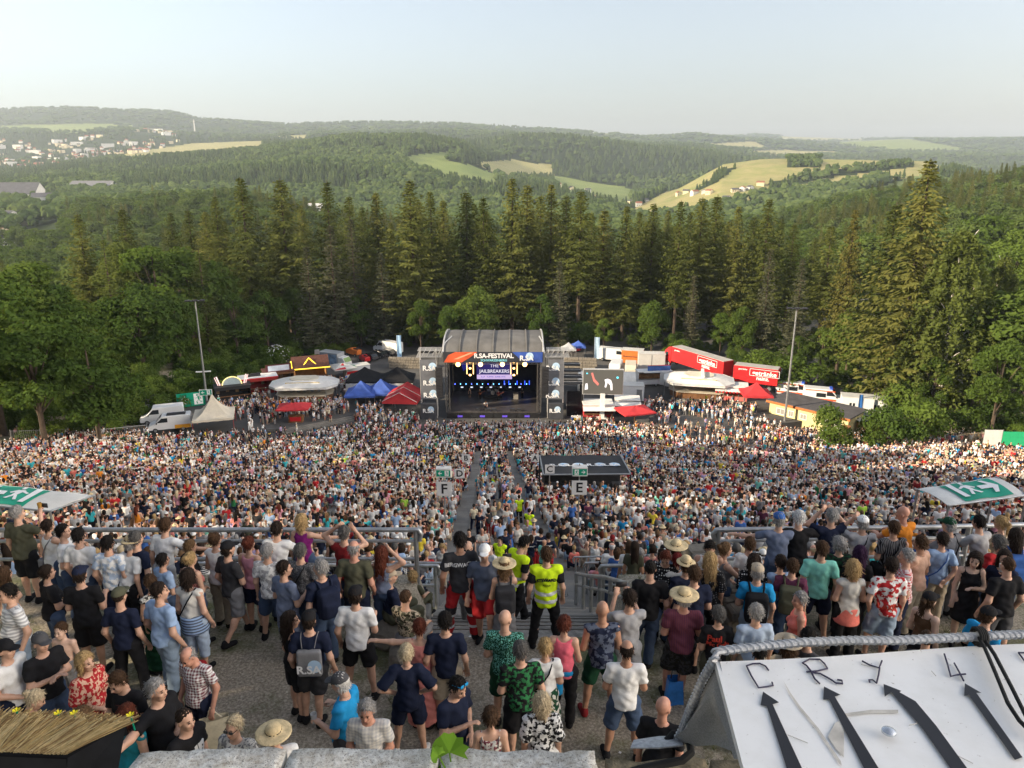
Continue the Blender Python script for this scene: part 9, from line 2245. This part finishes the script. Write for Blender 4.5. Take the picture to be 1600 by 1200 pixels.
u,v=pix_np(SX,SYY,SZZ+.8);ok=free(SX,SYY)&(u>-60)&(u<1660)
PXY=np.array(PLACED)
for px_,py_ in PXY[PXY[:,1]>12.6]:ok&=(SX-px_)**2+(SYY-py_)**2>.16
SX,SYY,SZZ,SSIT,SROT,SROW,u,v=[a[ok]for a in(SX,SYY,SZZ,SSIT,SROT,SROW,u,v)]
n=len(SX);dist=np.hypot(SX,SYY)
print('audience',n,time.time()-T0)
AISLE=[(791,778,1.70,-5,dict(sex='f',hair='bun',hc='lightbrown',top='strap',tc=('red',),bot='longskirt',bc=('darkred',)),'woman in red top and long red skirt walking down the stairs'),(811,773,1.80,10,dict(hair='short',hc='dark',top='vest',tc=('black',),bot='trousers',bc=('black',),legs='stride'),'steward in yellow vest beside the woman in red on the stairs'),(827,794,1.80,-20,dict(hair='short',hc='dark',top='vest',tc=('black',),bot='trousers',bc=('black',)),'steward in yellow vest at the barrier end right of the stairs'),(772,742,1.80,170,dict(hair='short',hc='dark',top='vest',tc=('black',),bot='trousers',bc=('black',)),'steward in yellow vest standing alone in the middle of the stairs'),(782,722,1.78,0,dict(hair='short',hc='brown',top='vest',tc=('black',),bot='trousers',bc=('black',)),'furthest steward in yellow vest near the foot of the stairs'),(787,737,1.76,5,dict(hair='short',hc='brown',top='tee',tc=('white',),bot='trousers',bc=('red',)),'first aider in white shirt and red trousers, left of the pair'),(794,738,1.76,-5,dict(hair='short',hc='dark',top='tee',tc=('white',),bot='trousers',bc=('red',)),'first aider in white shirt and red trousers, right of the pair'),(829,773,1.80,2,dict(hair='short',hc='dark',top='tee',tc=('white',),bot='shorts',bc=('navy',)),'man in white tee and dark shorts at the right side of the stairs'),(775,806,1.72,-10,dict(hair='short',hc='brown',hat='straw',hatc='white',top='tee',tc=('white',),bot='shorts',bc=('black',),bag='backpack',bagc='darkred',legs='stride'),'walker with white hat and dark red rucksack on the stairs'),(756,777,1.68,10,dict(sex='f',hair='long',hc='blonde',top='tee',tc=('white',),bot='skirt',bc=('red',)),'blonde woman in white top at the left side of the stairs'),(796,819,1.66,20,dict(sex='f',hair='long',hc='brown',top='dress',tc=('blue',),bot='none',bc=('blue',)),'woman in blue dress walking down the stairs'),(806,810,1.68,-10,dict(sex='f',hair='long',hc='brown',top='dress',tc=('cream',),bot='none',bc=('cream',)),'woman in cream dress beside the blue dress on the stairs'),(834,810,1.72,-5,dict(hair='short',hc='grey',hat='straw',hatc='straw',top='tee',tc=('paleblue',),bot='trousers',bc=('beige',)),'person in straw hat and pale blue top at the right side of the stairs'),(758,822,1.68,-5,dict(sex='f',hair='bun',hc='dark',top='tank',tc=('brightblue',),bot='shorts',bc=('black',)),'dark bun woman in bright blue top on the stairs'),(733,826,1.76,170,dict(hair='buzz',hc='dark',top='tee',tc=('black',),bot='shorts',bc=('black',),legs='walkup'),'man in black tee climbing behind the man in sunglasses'),(749,797,1.66,160,dict(hair='short',hc='dark',top='tee',tc=('navy',),bot='trousers',bc=('navy',)),'person in navy top on the left stairs, left of a pair'),(763,793,1.66,20,dict(sex='f',hair='bob',hc='dark',top='tee',tc=('charcoal',),bot='trousers',bc=('darkred',)),'woman in charcoal top on the left stairs, right of a pair'),(747,742,1.74,5,dict(hair='short',hc='grey',top='tee',tc=('teal',),bot='trousers',bc=('denim',)),'man in teal tee standing at the left barrier'),(757,738,1.70,0,dict(sex='f',hair='bob',hc='blonde',top='tee',tc=('white',),bot='shorts',bc=('denim',)),'blonde woman in white standing at the left barrier')]
for uu,vv,h,rz,kw,lb in AISLE:
 pk={k_:w for k_,w in kw.items()if k_ in('sex','legs','hair','top','bot','hat','bag')}
 _,info=person_parts(lod=1,**pk);p=stand_at(uu,vv,info['top']*h/1.75,12)
 p.z=float(np.interp(p.y,PROF_S,PROF_Z));build_person(p,math.radians(rz),h,lb,lod=1,group='people on the stairs',**kw)
def on_stage(u,v,h,rz,lb,lean=0,extra=None,**kw):
 p=on_z(u,v,deckz);o,info=build_person(p,math.radians(rz),h,lb,lod=1,group='performers on the stage',lean=lean,**kw)
 if extra=='guitar':
  g_=MB();c_=Vector(info['tp'](.0,.20,.12));M4=Matrix.Translation(c_)@Matrix.Rotation(math.pi/2,4,'X')@Matrix.Rotation(-.5,4,'Z')
  g_.lathe([(.02,-.03),(.17,-.025),(.19,0),(.17,.025),(.02,.03)],14,0,M4);g_.box((-.5,0,0),(.75,.05,.03),M=M4);g_.box((-.92,0,0),(.14,.08,.03),M=M4)
  w=M4.translation;t=thing('guitar','guitar held by the '+lb.split(' ',1)[0]+' '+lb.split(' ',2)[1]+' on the stage','guitar',p,math.radians(rz));q_=g_.build('guitar_body',mat('guitar lacquer',(.30,.08,.03),.3,.3,2),t);t.scale=o.scale
 return o
on_stage(758,640,1.80,200,'singer bending forward at the front of the stage',lean=55,hair='long',hc='brown',top='tee',tc=('white',),bot='trousers',bc=('black',),arms=('reach','front'),legs='wide')
on_stage(779,626,1.78,180,'red shirted guitarist in the middle of the stage',hair='short',hc='dark',top='tee',tc=('darkred',),bot='trousers',bc=('black',),arms=('guitar','guitar'),extra='guitar');on_stage(750,624,1.78,175,'bald bassist left of the middle of the stage',hair='bald',hc='dark',top='long',tc=('black',),bot='trousers',bc=('black',),arms=('guitar','guitar'),extra='guitar')
on_stage(770,613,1.74,180,'drummer seated behind the drum kit',hair='short',hc='dark',top='tee',tc=('grey',),bot='trousers',bc=('black',),legs='sit',arms=('drink','drink')).location.z+=.45
on_stage(816,622,1.76,150,'keyboard player beside the pale amplifier',hair='short',hc='brown',top='tee',tc=('black',),bot='trousers',bc=('black',),arms=('front','front'));on_stage(734,622,1.72,190,'backing singer at the left of the stage',sex='f',hair='long',hc='blonde',top='dress',tc=('charcoal',),bot='none',bc=('black',))
n_now=sum(1 for o in bpy.data.objects if o.parent is None and o.get('category')=='person')
vis=(u>-5)&(u<1605)&(v<905)
order=np.argsort(np.where(vis,dist,1e9));near=order[:298-n_now];print('now',n_now,'auto',len(near),'to',dist[near].max())
seen=set(o['label']for o in bpy.data.objects if 'label' in o)
ROWN={-4:'on the slope just below',-3:'on the slope under',-2:'a step below',-1:'right before the seats under',0:'in the top seat row beyond',1:'in the second seat row beyond',2:'in the third seat row beyond',3:'in the fourth seat row beyond',4:'in the fifth seat row beyond',5:'in the sixth seat row beyond'}
CN=dict(paleblue='pale blue',lightgrey='light grey',offwhite='off white',charcoal='charcoal',lightblue='light blue',brightblue='bright blue',darkred='dark red',greyblue='grey blue')
HNM=dict(lightbrown='light brown',paleblonde='pale blonde',darkgrey='dark grey',redbrown='red brown',dark='dark')
for i in near:
 for _ in range(200):
  fem=r.random()<.5;c=PN[r.choice(len(PN),p=PW)];hcn=HN[r.choice(len(HN),p=HW)];hat=r.choice(['','straw','cap'],p=[.82,.11,.07]);top=r.choice(['tee','tank','polo']if fem else['tee','polo','shirt'],p=[.6,.25,.15])
  pat=r.choice(['','hstripe','floral','plaid'],p=[.78,.09,.07,.06])
  who_=('woman' if fem else 'man');sit=bool(SSIT[i])
  lb='%s %s%s in %s%s %s %s the %s rails'%('seated' if sit else 'standing',(HNM.get(hcn,hcn)+' haired '+who_),' with straw hat' if hat=='straw' else ' with cap' if hat else '',(CN.get(c,c)),{'':'','hstripe':' striped','floral':' patterned','plaid':' checked'}[pat],'tank top' if top=='tank' else top,ROWN.get(int(SROW[i]),'far down beyond'),'left' if SX[i]<aisle_x(SYY[i])else 'right')
  if lb not in seen and len(lb.split())<=16:break
 seen.add(lb)
 hair=(r.choice(['bob','long','bun','short','curly'])if fem else r.choice(['short','short','balding','buzz']));c2={'':None,'hstripe':'white' if c not in('white','offwhite')else 'navy','floral':'red' if c in('white','offwhite','cream')else 'white','plaid':'navy' if c!='navy' else 'white'}[pat]
 tc=(c,)if not pat else(c,pat,c2)
 kw=dict(sex='f' if fem else 'm',hair=str(hair),hc=hcn,top=str(top),tc=tc,bot='trousers',bc=(str(r.choice(BP)),),arms=('knee','knee')if sit else('front','front'),legs='sit' if sit else 'stand',lod=1,sk=str(r.choice(['fair','tan','ruddy','pale'])),yaw=float(r.choice([-25,0,0,20])))
 if hat:kw['hat']=str(hat);kw['hatc']='straw' if hat=='straw' else str(r.choice(['white','navy','black','red','beige']))
 build_person(Vector((SX[i],SYY[i],SZZ[i]-(.0 if not sit else.02))),-SROT[i],r.uniform(1.62,1.82),lb,group='nearest rows of the audience',**kw)
print('near audience',time.time()-T0)
def inst_mat(attr_name,rough=.85):
 m,nt,b=new_mat('crowd '+attr_name);a=nt.nodes.new('ShaderNodeAttribute');a.attribute_type='INSTANCER';a.attribute_name=attr_name
 nt.links.new(a.outputs['Color'],b.inputs['Base Color']);b.inputs['Roughness'].default_value=rough;b.inputs['Specular IOR Level'].default_value=.15;return m
ma_,mb2,mc_=inst_mat('ca'),inst_mat('cb'),inst_mat('cc')
def crowd_src(seed,sit):
 q=random.Random(seed);fem=seed%2==0;hat={10:'straw',7:'cap',27:'cap',31:'fedora'}.get(seed)
 meshes,info=person_parts(sex='f' if fem else 'm',g=1+.2*q.random(),hair=q.choice(['bob','long','bun','short','curly'])if fem else q.choice(['short','short','bald','balding']),top=q.choice(['tee','tank','tee'])if fem else 'tee',bot=q.choice(['trousers','shorts']),hat=hat,arms=q.choice([('knee','knee'),('fold','fold'),('front','drink')])if sit else q.choice([('front','front'),('down','down'),('fold','fold'),('clap','clap'),('down2','drink'),('up','down')]),legs='sit' if sit else q.choice(['stand','contra','wide']),lean=q.choice([0,8,14])if sit else 0,yaw=q.choice([-25,0,20]),lod=2)
 M=Merge();mi=dict(body=0,top=1,bottom=2,hair=3,hat=4,hatband=5)
 for k,m in meshes.items():
  if k in mi:
   for V,F in zip(m.V,m.F):M.V.append(V);off=M.n;M.F.append(F-F.min()+off if False else F+off-0);M.M.append(np.full(len(F),mi[k]));M.n+=len(V)
 me=M.mesh('audience member');o=bpy.data.objects.new('audience_member',me)
 for m in(skin(q.choice(['fair','tan','ruddy'])),ma_,mb2,mc_,m_straw if hat=='straw' else m_white,m_dark):me.materials.append(m)
 return o
srcs=[crowd_src(s_,True)for s_ in range(14)]+[crowd_src(s_,False)for s_ in range(20,36)]
far=np.setdiff1d(np.arange(n),near);m_=len(far)
ci=r.choice(len(PN),m_,p=PW);ca=np.array([CC[PN[i]]for i in ci])*r.uniform(.8,1.15,(m_,1));cb=np.array([CC[BP[i]]for i in r.integers(0,len(BP),m_)]);cc_=np.array([HC[HN[i]]for i in r.choice(len(HN),m_,p=HW)])
kind=np.where(SSIT[far],r.integers(0,14,m_),r.integers(14,30,m_));hh=r.uniform(.90,1.06,m_)
rot_=np.stack([np.zeros(m_),np.zeros(m_),-SROT[far]],-1)
instance_group('audience',srcs,np.stack([SX[far],SYY[far],SZZ[far]],-1),np.stack([hh,hh,hh],-1),rot_,kind,extra=dict(ca=ca,cb=cb,cc=cc_),label='dense audience on the seat rows and the yard in front of the stage',cat='crowd')
print('done',m_,time.time()-T0)
